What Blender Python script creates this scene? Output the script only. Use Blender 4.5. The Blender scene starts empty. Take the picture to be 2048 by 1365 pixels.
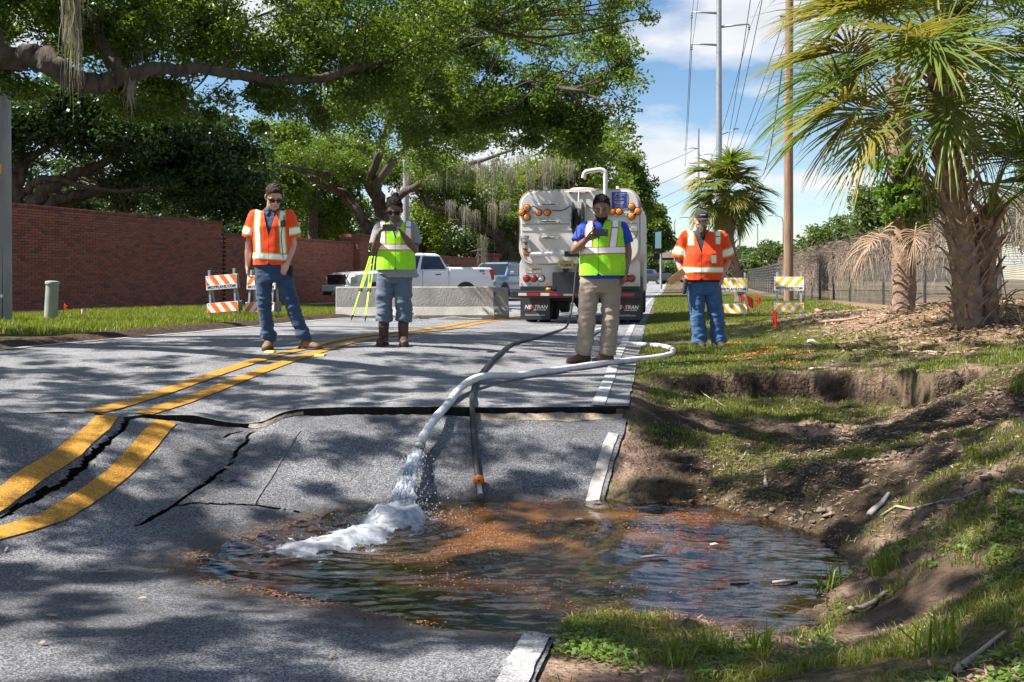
import bpy, bmesh, math, random
import numpy as np
from mathutils import Vector, Matrix, noise
R = math.radians
rng = np.random.default_rng(7)
random.seed(7)
scene = bpy.context.scene
C = scene.collection

# ------------------------------------------------------------------ camera
F, H, HORIZON = 1991.0, 0.95, 560.0          # focal length and horizon of the 2048 px photograph
YAW = math.atan2(1310 - 1024, F)
cam_data = bpy.data.cameras.new('camera')
cam_data.lens, cam_data.sensor_width = 35.0, 36.0
cam_data.shift_y = -(682.5 - HORIZON) / 2048
cam_data.clip_start, cam_data.clip_end = 0.05, 3000
cam = bpy.data.objects.new('camera', cam_data)
cam.location = (0, 0, H)
cam.rotation_euler = (R(90), 0, YAW)
C.objects.link(cam)
scene.camera = cam

# ------------------------------------------------------------------ sky, sun, exposure
CLOUD_SEED = 2.6
SUN_AZ, SUN_EL = R(-106), R(53)               # azimuth clockwise from +Y (the road): high, from the left
world = bpy.data.worlds.new('World')
scene.world = world
world.use_nodes = True
nt = world.node_tree
nt.nodes.clear()
def wn(kind, **kw):
    n = nt.nodes.new(kind)
    for k, v in kw.items(): setattr(n, k, v)
    return n
out = wn('ShaderNodeOutputWorld'); bg = wn('ShaderNodeBackground')
sky = wn('ShaderNodeTexSky', sky_type='NISHITA', sun_disc=False, sun_elevation=SUN_EL, sun_rotation=SUN_AZ,
         air_density=1.0, dust_density=0.1, ozone_density=1.6)
tc = wn('ShaderNodeTexCoord'); sep = wn('ShaderNodeSeparateXYZ')
nt.links.new(tc.outputs['Generated'], sep.inputs[0])
def wmath(op, a, b=None):
    n = wn('ShaderNodeMath', operation=op)
    for i, s in enumerate((a, b)):
        if s is None: continue
        if isinstance(s, (int, float)): n.inputs[i].default_value = s
        else: nt.links.new(s, n.inputs[i])
    return n.outputs[0]
zz = wmath('ADD', wmath('MAXIMUM', sep.outputs[2], 0.0), 0.22)
cmb = wn('ShaderNodeCombineXYZ')
nt.links.new(wmath('DIVIDE', sep.outputs[0], zz), cmb.inputs[0])
nt.links.new(wmath('DIVIDE', sep.outputs[1], zz), cmb.inputs[1])
cmb.inputs[2].default_value = CLOUD_SEED
cn = wn('ShaderNodeTexNoise'); cn.inputs['Scale'].default_value = 1.55; cn.inputs['Detail'].default_value = 10
cn.inputs['Roughness'].default_value = 0.52; cn.inputs['Distortion'].default_value = 0.0
nt.links.new(cmb.outputs[0], cn.inputs['Vector'])
cr = wn('ShaderNodeValToRGB')
cr.color_ramp.elements[0].position, cr.color_ramp.elements[1].position = 0.475, 0.575
nt.links.new(cn.outputs[0], cr.inputs[0])
cn2 = wn('ShaderNodeTexNoise'); cn2.inputs['Scale'].default_value = 4.5; cn2.inputs['Detail'].default_value = 6
nt.links.new(cmb.outputs[0], cn2.inputs['Vector'])
cshade = wn('ShaderNodeMix', data_type='RGBA')
cshade.inputs[6].default_value = (5.4, 5.7, 6.3, 1); cshade.inputs[7].default_value = (8.8, 8.7, 8.7, 1)
nt.links.new(cn2.outputs[0], cshade.inputs[0])
mix = wn('ShaderNodeMix', data_type='RGBA')
nt.links.new(wmath('MULTIPLY', cr.outputs[0], 0.92), mix.inputs[0])
hs_ = wn('ShaderNodeHueSaturation'); hs_.inputs['Saturation'].default_value = 1.18; hs_.inputs['Hue'].default_value = .502; hs_.inputs['Value'].default_value = 1.12; nt.links.new(sky.outputs[0], hs_.inputs['Color']); nt.links.new(hs_.outputs[0], mix.inputs[6]); nt.links.new(cshade.outputs[2], mix.inputs[7])
nt.links.new(mix.outputs[2], bg.inputs[0])
bg.inputs[1].default_value = 0.057
nt.links.new(bg.outputs[0], out.inputs[0])

sun_data = bpy.data.lights.new('sun', 'SUN')
sun_data.energy, sun_data.angle, sun_data.color = 5.0, R(0.53), (1.0, 0.94, 0.85)
sun = bpy.data.objects.new('sun', sun_data)
SUN_DIR = Vector((math.sin(SUN_AZ) * math.cos(SUN_EL), math.cos(SUN_AZ) * math.cos(SUN_EL), math.sin(SUN_EL)))
sun.rotation_euler = SUN_DIR.to_track_quat('Z', 'Y').to_euler()
sun.location = SUN_DIR * 60
C.objects.link(sun)

scene.view_settings.view_transform = 'Standard'
scene.view_settings.look = 'None'
scene.view_settings.exposure = 1.25
scene.view_settings.gamma = 1
scene.view_settings.use_curve_mapping = False
scene.render.engine = 'CYCLES'
scene.cycles.use_denoising = True
scene.cycles.max_bounces = 6
scene.cycles.transparent_max_bounces = 12
scene.cycles.caustics_reflective = False
scene.cycles.caustics_refractive = False

# ------------------------------------------------------------------ helpers
CA, SA = math.cos(YAW), math.sin(YAW)
def W(px, d, z=0.0):
    """world point seen in photo column px at depth d (metres along the view axis)"""
    u = (px - 1024) / F * d
    return Vector((u * CA - d * SA, u * SA + d * CA, z))
def WP(px, py, d):
    """world point from photo pixel and depth"""
    return W(px, d, H - (py - HORIZON) * d / F)
def GP(px, py, z):
    """world point from photo pixel on the level z"""
    return W(px, (H - z) * F / (py - HORIZON), z)

def tag(o, label=None, cat=None, group=None, kind=None):
    if label: o['label'] = label
    if cat: o['category'] = cat
    if group: o['group'] = group
    if kind: o['kind'] = kind
    return o
def thing(name, label, cat, loc=(0, 0, 0), rotz=0, group=None):
    o = bpy.data.objects.new(name, None)
    C.objects.link(o); o.location = loc; o.rotation_euler = (0, 0, rotz)
    o.empty_display_size = 0.1
    return tag(o, label, cat, group)
def link_mesh(name, me, mat, parent=None, smooth=False):
    o = bpy.data.objects.new(name, me); C.objects.link(o)
    if mat is not None and len(me.materials) == 0: me.materials.append(mat)
    if parent is not None: o.parent = parent
    if smooth and len(me.polygons): me.polygons.foreach_set('use_smooth', np.ones(len(me.polygons), bool))
    return o
def np_mesh(name, verts, faces):
    """verts (n,3), faces (m,k) with one k, or a list of such arrays"""
    me = bpy.data.meshes.new(name)
    verts = np.asarray(verts, np.float32)
    fl = faces if isinstance(faces, list) else [faces]
    fl = [np.asarray(f, np.int32) for f in fl if len(f)]
    nf = sum(len(f) for f in fl); nl = sum(f.size for f in fl)
    me.vertices.add(len(verts)); me.vertices.foreach_set('co', verts.ravel())
    me.loops.add(nl); me.loops.foreach_set('vertex_index', np.concatenate([f.ravel() for f in fl]))
    me.polygons.add(nf)
    tot = np.concatenate([np.full(len(f), f.shape[1], np.int32) for f in fl])
    st = np.concatenate([[0], np.cumsum(tot)[:-1]]).astype(np.int32)
    me.polygons.foreach_set('loop_start', st); me.polygons.foreach_set('loop_total', tot)
    me.update(calc_edges=True)
    return me
def copy_tree(o, parent=None):
    c = o.copy(); C.objects.link(c); c.parent = parent
    for ch in list(o.children):
        copy_tree(ch, c)
    return c

def frame_from(d):
    d = d.normalized()
    a = Vector((0, 0, 1)) if abs(d.z) < 0.9 else Vector((1, 0, 0))
    s = d.cross(a).normalized()
    return s, s.cross(d).normalized()
class MB:
    def __init__(s): s.v, s.f = [], []
    def add(s, vs, fs):
        n = len(s.v); s.v += [tuple(v) for v in vs]; s.f += [tuple(i + n for i in f) for f in fs]; return s
    def box(s, c, size, rot=None):
        c = Vector(c); hx, hy, hz = (x / 2 for x in size)
        vs = [Vector((x, y, z)) for x in (-hx, hx) for y in (-hy, hy) for z in (-hz, hz)]
        if rot is not None:
            m = rot if isinstance(rot, Matrix) else Matrix.Rotation(rot, 3, 'Z')
            vs = [m @ v for v in vs]
        return s.add([v + c for v in vs], [(0, 1, 3, 2), (4, 6, 7, 5), (0, 4, 5, 1), (2, 3, 7, 6), (0, 2, 6, 4), (1, 5, 7, 3)])
    def bar(s, a, b, w, h, up=None):
        a, b = Vector(a), Vector(b); d = (b - a)
        if up is None: sx, sy = frame_from(d)
        else:
            sy = Vector(up); sx = d.cross(sy).normalized(); sy = sx.cross(d).normalized()
        vs = [p + sx * (i * w / 2) + sy * (j * h / 2) for p in (a, b) for i, j in ((-1, -1), (1, -1), (1, 1), (-1, 1))]
        return s.add(vs, [(3, 2, 1, 0), (4, 5, 6, 7), (0, 1, 5, 4), (1, 2, 6, 5), (2, 3, 7, 6), (3, 0, 4, 7)])
    def tube(s, pts, rad, n=8, caps=True, flat=1.0):
        pts = [Vector(p) for p in pts]
        if not hasattr(rad, '__len__'): rad = [rad] * len(pts)
        vs, fs = [], []
        px = None
        for i, p in enumerate(pts):
            d = (pts[min(i + 1, len(pts) - 1)] - pts[max(i - 1, 0)])
            if d.length < 1e-9: d = Vector((0, 0, 1))
            d.normalize()
            if px is None: px, py = frame_from(d)
            else:
                px = (px - d * px.dot(d))
                if px.length < 1e-6: px, py = frame_from(d)
                px.normalize()
            py = d.cross(px)
            for k in range(n):
                t = 2 * math.pi * k / n
                vs.append(p + (px * math.cos(t) + py * math.sin(t) * flat) * rad[i])
        for i in range(len(pts) - 1):
            for k in range(n):
                a, b = i * n + k, i * n + (k + 1) % n
                fs.append((a, b, b + n, a + n))
        if caps:
            fs.append(tuple(range(n - 1, -1, -1))); m = (len(pts) - 1) * n
            fs.append(tuple(range(m, m + n)))
        return s.add(vs, fs)
    def cyl(s, a, b, r, r2=None, n=12): return s.tube([a, b], [r, r if r2 is None else r2], n)
    def lathe(s, prof, n=16, c=(0, 0, 0), axis=None):
        """prof: (radius, height) pairs about local z; axis = Matrix 3x3"""
        c = Vector(c); vs, fs = [], []
        for r, h in prof:
            for k in range(n):
                t = 2 * math.pi * k / n; v = Vector((r * math.cos(t), r * math.sin(t), h))
                vs.append((axis @ v if axis is not None else v) + c)
        for i in range(len(prof) - 1):
            for k in range(n):
                a, b = i * n + k, i * n + (k + 1) % n
                fs.append((a, b, b + n, a + n))
        fs.append(tuple(range(n - 1, -1, -1))); m = (len(prof) - 1) * n
        fs.append(tuple(range(m, m + n)))
        return s.add(vs, fs)
    def prism(s, poly, a, b, axis='y'):
        """2-D outline extruded from a to b along axis; poly in the other two axes"""
        def mk(p, t): return {'y': (p[0], t, p[1]), 'x': (t, p[0], p[1]), 'z': (p[0], p[1], t)}[axis]
        n = len(poly)
        vs = [mk(p, a) for p in poly] + [mk(p, b) for p in poly]
        return s.add(vs, [tuple(range(n)), tuple(range(2 * n - 1, n - 1, -1))] + [(i, i + n, (i + 1) % n + n, (i + 1) % n) for i in range(n)])
    def loft(s, rings, caps=True):
        n = len(rings[0]); vs = [v for r in rings for v in r]; fs = []
        for i in range(len(rings) - 1):
            for k in range(n):
                a, b = i * n + k, i * n + (k + 1) % n
                fs.append((a, b, b + n, a + n))
        if caps:
            fs.append(tuple(range(n - 1, -1, -1))); m = (len(rings) - 1) * n
            fs.append(tuple(range(m, m + n)))
        return s.add(vs, fs)
    def mesh(s, name, fix=True):
        me = bpy.data.meshes.new(name); me.from_pydata(s.v, [], s.f)
        if fix:
            bm = bmesh.new(); bm.from_mesh(me)
            bmesh.ops.recalc_face_normals(bm, faces=bm.faces); bm.to_mesh(me); bm.free()
        me.update(); return me
    def build(s, name, mat, parent=None, smooth=False, bevel=0, seg=2, loc=None, rot=None, auto=None):
        o = link_mesh(name, s.mesh(name), mat, parent, smooth)
        if loc is not None: o.location = loc
        if rot is not None: o.rotation_euler = rot
        if bevel:
            m = o.modifiers.new('bevel', 'BEVEL'); m.width = bevel; m.segments = seg; m.limit_method = 'ANGLE'; m.angle_limit = R(35)
            m.harden_normals = False
        if auto:
            try: o.data.set_sharp_from_angle(angle=R(auto))
            except Exception: pass
        return o
def text_part(name, body, size, mat, parent, loc, rot=(R(90), 0, 0), extrude=0.0012, align='CENTER', shear=0.0, bold=0.0, sx=1.0):
    cu = bpy.data.curves.new(name, 'FONT'); cu.body = body; cu.size = size; cu.align_x = align; cu.align_y = 'CENTER'
    cu.extrude = extrude; cu.shear = shear; cu.offset = bold; cu.resolution_u = 3
    t = bpy.data.objects.new(name + '_curve', cu); C.objects.link(t)
    me = bpy.data.meshes.new_from_object(t.evaluated_get(bpy.context.evaluated_depsgraph_get()))
    bpy.data.objects.remove(t); bpy.data.curves.remove(cu)
    me.name = name; me.materials.clear()
    o = link_mesh(name, me, mat, parent); o.location = loc; o.rotation_euler = rot; o.scale = (sx, 1, 1)
    return o
def catmull(pts, n=6):
    pts = [Vector(p) for p in pts]; out = []
    for i in range(len(pts) - 1):
        p0, p1, p2, p3 = pts[max(i - 1, 0)], pts[i], pts[i + 1], pts[min(i + 2, len(pts) - 1)]
        for k in range(n):
            t = k / n
            out.append(0.5 * ((2 * p1) + (p2 - p0) * t + (2 * p0 - 5 * p1 + 4 * p2 - p3) * t * t + (3 * p1 - p0 - 3 * p2 + p3) * t ** 3))
    return out + [pts[-1]]
def lerpn(vals, n):
    """resample a list of numbers like catmull(...) with n steps per span"""
    out = []
    for i in range(len(vals) - 1):
        out += [vals[i] + (vals[i + 1] - vals[i]) * k / n for k in range(n)]
    return out + [vals[-1]]

# ------------------------------------------------------------------ materials
MATS = {}
def mat(name, col, col2=None, scale=6.0, rough=0.6, bump=0.0, bscale=40.0, metal=0.0, spec=0.5, lo=0.35, hi=0.65,
        detail=6, stretch=None, coat=0.0, trans=0.0, coords='Object', speck=None, speck_scale=200, sheen=0.0, alpha=1.0):
    if name in MATS: return MATS[name]
    m = bpy.data.materials.new(name); m.use_nodes = True; n = m.node_tree; L = n.links
    b = n.nodes['Principled BSDF']; o = n.nodes['Material Output']
    b.inputs['Base Color'].default_value = (*col, 1); b.inputs['Roughness'].default_value = rough
    b.inputs['Metallic'].default_value = metal; b.inputs['Specular IOR Level'].default_value = spec
    if coat: b.inputs['Coat Weight'].default_value = coat; b.inputs['Coat Roughness'].default_value = 0.06
    if sheen: b.inputs['Sheen Weight'].default_value = sheen
    t = n.nodes.new('ShaderNodeTexCoord'); vec = t.outputs[coords]
    if stretch:
        mp = n.nodes.new('ShaderNodeMapping'); mp.inputs['Scale'].default_value = stretch
        L.new(vec, mp.inputs[0]); vec = mp.outputs[0]
    csock = None
    if col2 is not None:
        nz = n.nodes.new('ShaderNodeTexNoise'); nz.inputs['Scale'].default_value = scale; nz.inputs['Detail'].default_value = detail
        L.new(vec, nz.inputs['Vector'])
        r = n.nodes.new('ShaderNodeValToRGB'); e = r.color_ramp.elements
        e[0].position, e[1].position = lo, hi; e[0].color = (*col, 1); e[1].color = (*col2, 1)
        L.new(nz.outputs[0], r.inputs[0]); csock = r.outputs[0]
    if speck is not None:
        vz = n.nodes.new('ShaderNodeTexVoronoi'); vz.inputs['Scale'].default_value = speck_scale
        L.new(vec, vz.inputs['Vector'])
        sp = n.nodes.new('ShaderNodeSeparateColor'); L.new(vz.outputs['Color'], sp.inputs[0])
        r2 = n.nodes.new('ShaderNodeValToRGB'); e = r2.color_ramp.elements
        e[0].position, e[1].position = 0.3, 0.95; e[0].color = (0.55, 0.55, 0.55, 1); e[1].color = (*speck, 1)
        L.new(sp.outputs[0], r2.inputs[0])
        mx = n.nodes.new('ShaderNodeMix'); mx.data_type = 'RGBA'; mx.blend_type = 'MULTIPLY'; mx.inputs[0].default_value = 1
        if csock is not None: L.new(csock, mx.inputs[6])
        else: mx.inputs[6].default_value = (*col, 1)
        L.new(r2.outputs[0], mx.inputs[7]); csock = mx.outputs[2]
    if csock is not None: L.new(csock, b.inputs['Base Color'])
    if bump:
        nb = n.nodes.new('ShaderNodeTexNoise'); nb.inputs['Scale'].default_value = bscale; nb.inputs['Detail'].default_value = 5
        L.new(vec, nb.inputs['Vector'])
        bp = n.nodes.new('ShaderNodeBump'); bp.inputs['Strength'].default_value = min(1, bump); bp.inputs['Distance'].default_value = 0.02
        L.new(nb.outputs[0], bp.inputs['Height']); L.new(bp.outputs[0], b.inputs['Normal'])
    if trans:
        tr = n.nodes.new('ShaderNodeBsdfTranslucent')
        tcol = n.nodes.new('ShaderNodeMix'); tcol.data_type = 'RGBA'; tcol.blend_type = 'MULTIPLY'; tcol.inputs[0].default_value = 1
        if csock is not None: L.new(csock, tcol.inputs[6])
        else: tcol.inputs[6].default_value = (*col, 1)
        tcol.inputs[7].default_value = (1.5, 1.5, 0.6, 1)
        L.new(tcol.outputs[2], tr.inputs[0])
        ms = n.nodes.new('ShaderNodeMixShader'); ms.inputs[0].default_value = trans
        L.new(b.outputs[0], ms.inputs[1]); L.new(tr.outputs[0], ms.inputs[2]); L.new(ms.outputs[0], o.inputs[0])
    MATS[name] = m
    return m
def glass_mat(name, col, rough=0.03):
    if name in MATS: return MATS[name]
    m = mat(name, col, rough=rough, spec=0.9); return m
# ------------------------------------------------------------------ terrain functions
def tps(P, lam=1e-4):
    P = np.array([tuple(p) for p in P], float); n = len(P); xy = P[:, :2]
    def k(r2): return np.where(r2 > 1e-12, 0.5 * r2 * np.log(np.maximum(r2, 1e-12)), 0)
    A = np.zeros((n + 3, n + 3))
    A[:n, :n] = k(((xy[:, None] - xy[None]) ** 2).sum(-1)) + lam * np.eye(n)
    A[:n, n] = 1; A[:n, n + 1:] = xy; A[n, :n] = 1; A[n + 1:, :n] = xy.T
    w = np.linalg.solve(A, np.concatenate([P[:, 2], np.zeros(3)]))
    def f(x, y):
        x = np.asarray(x, float); y = np.asarray(y, float); sh = np.broadcast(x, y).shape
        x = np.broadcast_to(x, sh).ravel(); y = np.broadcast_to(y, sh).ravel(); out = np.empty(len(x))
        for i in range(0, len(x), 40000):
            q = slice(i, i + 40000)
            r2 = (x[q, None] - xy[None, :, 0]) ** 2 + (y[q, None] - xy[None, :, 1]) ** 2
            out[q] = k(r2) @ w[:n] + w[n] + w[n + 1] * x[q] + w[n + 2] * y[q]
        return out.reshape(sh)
    return f
def sstep(a, b, x):
    t = np.clip((np.asarray(x, float) - a) / (b - a), 0, 1); return t * t * (3 - 2 * t)
_lat = np.random.default_rng(3).random((256, 256))
def vnoise(x, y):
    x = np.asarray(x, float); y = np.asarray(y, float)
    xi = np.floor(x).astype(int); yi = np.floor(y).astype(int); fx = x - xi; fy = y - yi
    fx = fx * fx * (3 - 2 * fx); fy = fy * fy * (3 - 2 * fy)
    g = lambda i, j: _lat[i & 255, j & 255]
    return (g(xi, yi) * (1 - fx) + g(xi + 1, yi) * fx) * (1 - fy) + (g(xi, yi + 1) * (1 - fx) + g(xi + 1, yi + 1) * fx) * fy
def fbm(x, y, o=4):
    s = 0; a = 0.5; t = 0
    for i in range(o):
        s = s + a * vnoise(x * 2 ** i + 17.3 * i, y * 2 ** i + 5.1 * i); t += a; a *= 0.5
    return s / t
def bend(y):
    """the road swings gently to the right far ahead"""
    t = np.clip(np.asarray(y, float) - 14, 0, 60); return 0.00022 * t * t + 0.0264 * np.clip(np.asarray(y, float) - 74, 0, None) * 0.6
WATER_Z = -0.45
# the lip of the standing road along the break
crack_px = [(-420, 826, .10), (-200, 828, .08), (0, 829, .05), (137, 824, .04), (191, 827, .03), (239, 836, .02), (284, 830, .01), (342, 831, 0), (393, 832, -.01),
            (437, 843, -.05), (495, 848, -.075), (533, 841, -.05), (560, 827, -.01), (598, 819, 0), (700, 814, 0), (879, 814, 0), (1000, 815, 0), (1120, 814, 0),
            (1220, 813, 0), (1260, 812, 0)]
crack_w = [GP(*p) for p in crack_px]
_cx = np.array([p.x for p in crack_w]); _cy = np.array([p.y for p in crack_w])
def Yc(x): return np.interp(x, _cx, _cy) + 0.03 * (fbm(np.asarray(x) * 6, 3.3) - .5) + 0.025 * (fbm(np.asarray(x) * 30, 9.3, 3) - .5)
u_pts = [tuple(p) for p in crack_w] + [tuple(W(*q)) for q in ((580, 10.97, .18), (785, 11.2, .215), (1180, 10.54, .065), (1100, 11.5, .09), (400, 10.6, .2), (950, 9.0, .06), (700, 9.0, .10), (350, 8.6, .11))] + [
    (-.5, 8.5, .01), (-.5, 10, .02), (-.5, 14, .02), (-.5, 20, .03), (-1.5, 20.4, .04), (-3.7, 14, .17), (-3.7, 18, .08), (-3.7, 24, -.03),
    (-6.9, 8, .2), (-6.9, 10.6, .205), (-6.9, 13.8, .167), (-6.9, 21.3, .1), (-5.5, 25, -.05), (-7.5, 31, -.11), (-3.7, 31, -.08), (-.5, 31, 0),
    (-7, 45, 0), (-3.7, 45, 0), (-.5, 45, 0), (-7, 60, 0), (-.5, 60, 0)]
_U = tps(u_pts, 1e-3)
def U(x, y):
    f = 1 - sstep(40, 58, y); return _U(x, np.clip(y, 4, 60)) * f + .62 * sstep(70, 170, y)
def low(px, py, zu=0.0, up=None):
    d = (H - zu) * F / (up - HORIZON) - 0.03
    return WP(px, py, d)
s_pts = [low(-200, 838, .08, 828), low(0, 841, .05, 829), low(137, 837, .04, 824), low(239, 847, .02, 836), low(342, 842, 0, 831), low(437, 854, -.05, 843), low(513, 856, -.066, 846),
         low(560, 840, -.01, 827), low(640, 830, 0, 816), low(800, 828, 0, 814), low(1000, 834, 0, 815), low(1225, 835, 0, 813)]
s_pts += [GP(*q) for q in ((200, 950, -.22), (60, 950, -.17), (0, 1070, -.33), (480, 930, -.24), (640, 990, -.38), (900, 920, -.27), (1100, 920, -.27), (1215, 920, -.27), (330, 1010, -.33),
                           (600, 1050, -.455), (880, 1006, -.455), (1050, 1003, -.455), (1190, 1001, -.455), (430, 1100, -.45), (480, 1175, -.45), (700, 1217, -.45), (880, 1252, -.45), (1060, 1272, -.45),
                           (800, 1100, -.56), (1000, 1130, -.68), (1150, 1120, -.68), (700, 1120, -.53), (985, 1365, -.36), (600, 1365, -.35), (300, 1365, -.33), (0, 1365, -.28), (0, 1200, -.34), (250, 1200, -.38))]
s_pts = [tuple(p) for p in s_pts] + [(-6, 4, 0), (-5, 2.5, -.1), (-7, 7, .12), (-7, 0, .1), (-3, 1, -.2), (-.5, 1.5, -.25), (-.5, 0, -.15), (-3, -3, 0), (-7, -3, .1), (0, -3, 0)]
_S = tps(s_pts, 1e-3)
def S(x, y): return _S(x, np.clip(y, -4, 12))
def Xe(y): return np.interp(y, [-4, 2, 4, 6.3, 7.2, 7.6], [-.40, -.39, -.39, -.33, -.22, -.20]) + 0.02 * (fbm(np.asarray(y) * 9, 1.7, 3) - .5)
gu_pts = [tuple(GP(*q)) for q in ((1300, 745, .03), (1500, 745, .05), (1700, 745, .08), (1800, 745, .12), (1880, 735, .2))] + [
    tuple(W(*q)) for q in ((1415, 12.9, .075), (1465, 21.3, .115), (1578, 21.3, .13), (1940, 11.5, .42), (1805, 14.0, .5), (2000, 21.7, .36), (1659, 33, .25), (1850, 12, .36), (1700, 14, .2), (1700, 20, .3), (2048, 11, .45), (2300, 12, .5))] + [
    (-.3, 8, -.02), (-.3, 10, 0), (-.3, 14, 0), (-.3, 21, .02), (-.3, 31, -.02), (-.3, 45, -.01), (-.3, 60, -.02), (6, 60, .1), (7, 40, .2), (12, 22, .35), (12, 10, .5), (12, 60, .1), (3, 8, .3), (5, 5, .5),
    (-7.1, 8, .22), (-7.1, 14, .19), (-7.1, 21, .13), (-7.1, 31, -.08), (-9, 10, .24), (-9, 17, .19), (-10, 25, .13), (-9, 31, 0), (-14, 10, .2), (-14, 20, .16), (-14, 32, .1), (-7.3, 45, 0), (-12, 45, .1), (-7.3, 60, 0), (-13, 60, .05)]
_GU = tps(gu_pts, 1e-3)
gl_pts = [GP(*q) for q in ((1255, 830, -.06), (1300, 800, -.08), (1400, 800, -.13), (1500, 805, -.20), (1700, 815, -.2), (1850, 822, -.14), (1930, 800, .0), (1300, 815, -.1), (1250, 920, -.27), (1215, 1000, -.44), (1350, 900, -.26), (1500, 900, -.28), (1650, 900, -.22),
                           (1800, 900, -.12), (1300, 1008, -.45), (1500, 1030, -.45), (1620, 1060, -.45), (1700, 1150, -.45), (1640, 1210, -.45), (1530, 1275, -.45), (1350, 1235, -.45), (1200, 1240, -.43), (1120, 1275, -.42), (1400, 1120, -.72), (1550, 1130, -.62), (1250, 1120, -.7),
                           (1100, 1365, -.36), (1300, 1365, -.34), (1500, 1365, -.32), (1750, 1365, -.2), (2048, 1365, -.02), (1750, 1230, -.34), (1900, 1230, -.2), (2048, 1200, -.06), (1800, 1100, -.3), (1900, 1000, -.12), (2048, 1040, 0), (1750, 1000, -.26), (1950, 850, .02), (2048, 850, .14), (2048, 750, .3), (1960, 770, .13))]
gl_pts = [tuple(p) for p in gl_pts] + [(3, 2, .2), (1.5, 0, .0), (0, 0, -.25), (4, 5, .5), (5, 8, .5), (0, -3, 0), (4, -3, .2)]
_GL = tps(gl_pts, 1e-3)
_sx = [GP(p, q, z) for p, q, z in ((1240, 770, 0), (1300, 756, .03), (1420, 752, .04), (1500, 748, .05), (1560, 745, .06), (1700, 745, .08), (1800, 746, .12), (1870, 760, .16), (1960, 760, .15), (2048, 752, .3), (2250, 740, .4))]
_sxx = np.array([p.x for p in _sx]); _sxy = np.array([p.y for p in _sx])
def Ys(x): return np.interp(x, _sxx, _sxy) + 0.16 * (fbm(np.asarray(x) * 2.2, 7.7) - .5) + 0.06 * (fbm(np.asarray(x) * 11, 2.7, 3) - .5)
def rise(y): return .62 * sstep(70, 170, y)
def GUp(x, y): return rise(y) + _GU(np.clip(x, -14, 12), np.clip(y, 4, 60)) * (1 - sstep(60, 140, np.abs(y)) ) * (1 - sstep(14, 60, np.abs(x)))
def rough_w(x, y):
    """1 in the torn ground round the hole"""
    return sstep(-.3, .05, x) * (1 - sstep(2.2, 3.4, x)) * (1 - sstep(-.1, .25, y - Ys(x))) * sstep(3.2, 4.4, y)
def GR(x, y, nz=True):
    x = np.asarray(x, float); y = np.asarray(y, float)
    up = GUp(x, y); lo_ = _GL(np.clip(x, -1, 5), np.clip(y, -4, 14))
    t = sstep(-.07, .05, y - Ys(x) + .10 * (fbm(x * 9, y * 26, 3) - .5))
    z = np.where(y < 12.5, lo_ * (1 - t) + up * t, up)
    if nz:
        z = z + 0.03 * (fbm(x * 1.7, y * 1.7) - .5) * sstep(-.38, .2, x)
        rw = rough_w(x, y)
        z = z + rw * (0.09 * (fbm(x * 2.6, y * 2.6, 3) - .5) + 0.075 * np.abs(fbm(x * 6.5 + 3, y * 6.5, 4) - .5) + 0.05 * (fbm(x * 15, y * 15, 3) - .5))
        z = z + 0.012 * (fbm(x * 13, y * 13, 3) - .5)
    return z
def groundz(x, y):
    """what a thing set down at (x, y) stands on"""
    x = float(x); y = float(y)
    if x < -7.0 + float(bend(y)) or x > -.22 + float(bend(y)): return float(GR(x, y))
    if y > float(Yc(x)): return float(U(x, y))
    return float(S(x, y))
def hit(px, py, fn, d0=2.2, d1=60.0):
    ds = np.geomspace(d0, d1, 900); u = (px - 1024) / F * ds
    x = u * CA - ds * SA; y = u * SA + ds * CA; z = H - (py - HORIZON) * ds / F
    g = z - fn(x, y); i = int(np.argmax(g < 0))
    if i == 0: return GP(px, py, 0)
    t = g[i - 1] / (g[i - 1] - g[i]); d = ds[i - 1] + t * (ds[i] - ds[i - 1])
    return WP(px, py, d)
def up_hit(px, py): return hit(px, py, U, 6.0)
def slab_hit(px, py): return hit(px, py, S, 2.2, 7.6)

# ------------------------------------------------------------------ asphalt, ground materials
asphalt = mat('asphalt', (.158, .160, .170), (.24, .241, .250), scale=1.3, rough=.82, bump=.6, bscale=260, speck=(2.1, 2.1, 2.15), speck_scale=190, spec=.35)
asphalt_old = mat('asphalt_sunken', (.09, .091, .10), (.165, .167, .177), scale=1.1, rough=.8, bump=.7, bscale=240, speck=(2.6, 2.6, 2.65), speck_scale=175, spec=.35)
asphalt_edge = mat('asphalt_broken', (.012, .012, .013), (.034, .031, .029), scale=40, rough=.9, bump=1, bscale=70)  # dark broken asphalt, the shade of the break put into its colour
yellow_paint = mat('yellow_paint', (.60, .285, .016), (.42, .20, .02), scale=14, rough=.7, lo=.5, hi=.75, bump=.5, bscale=130, speck=(1.12, 1.1, 1.0), speck_scale=150)
white_paint = mat('white_paint', (.54, .54, .55), (.30, .30, .31), scale=11, rough=.7, lo=.5, hi=.8, bump=.5, bscale=130, speck=(1.1, 1.1, 1.1), speck_scale=150)
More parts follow.
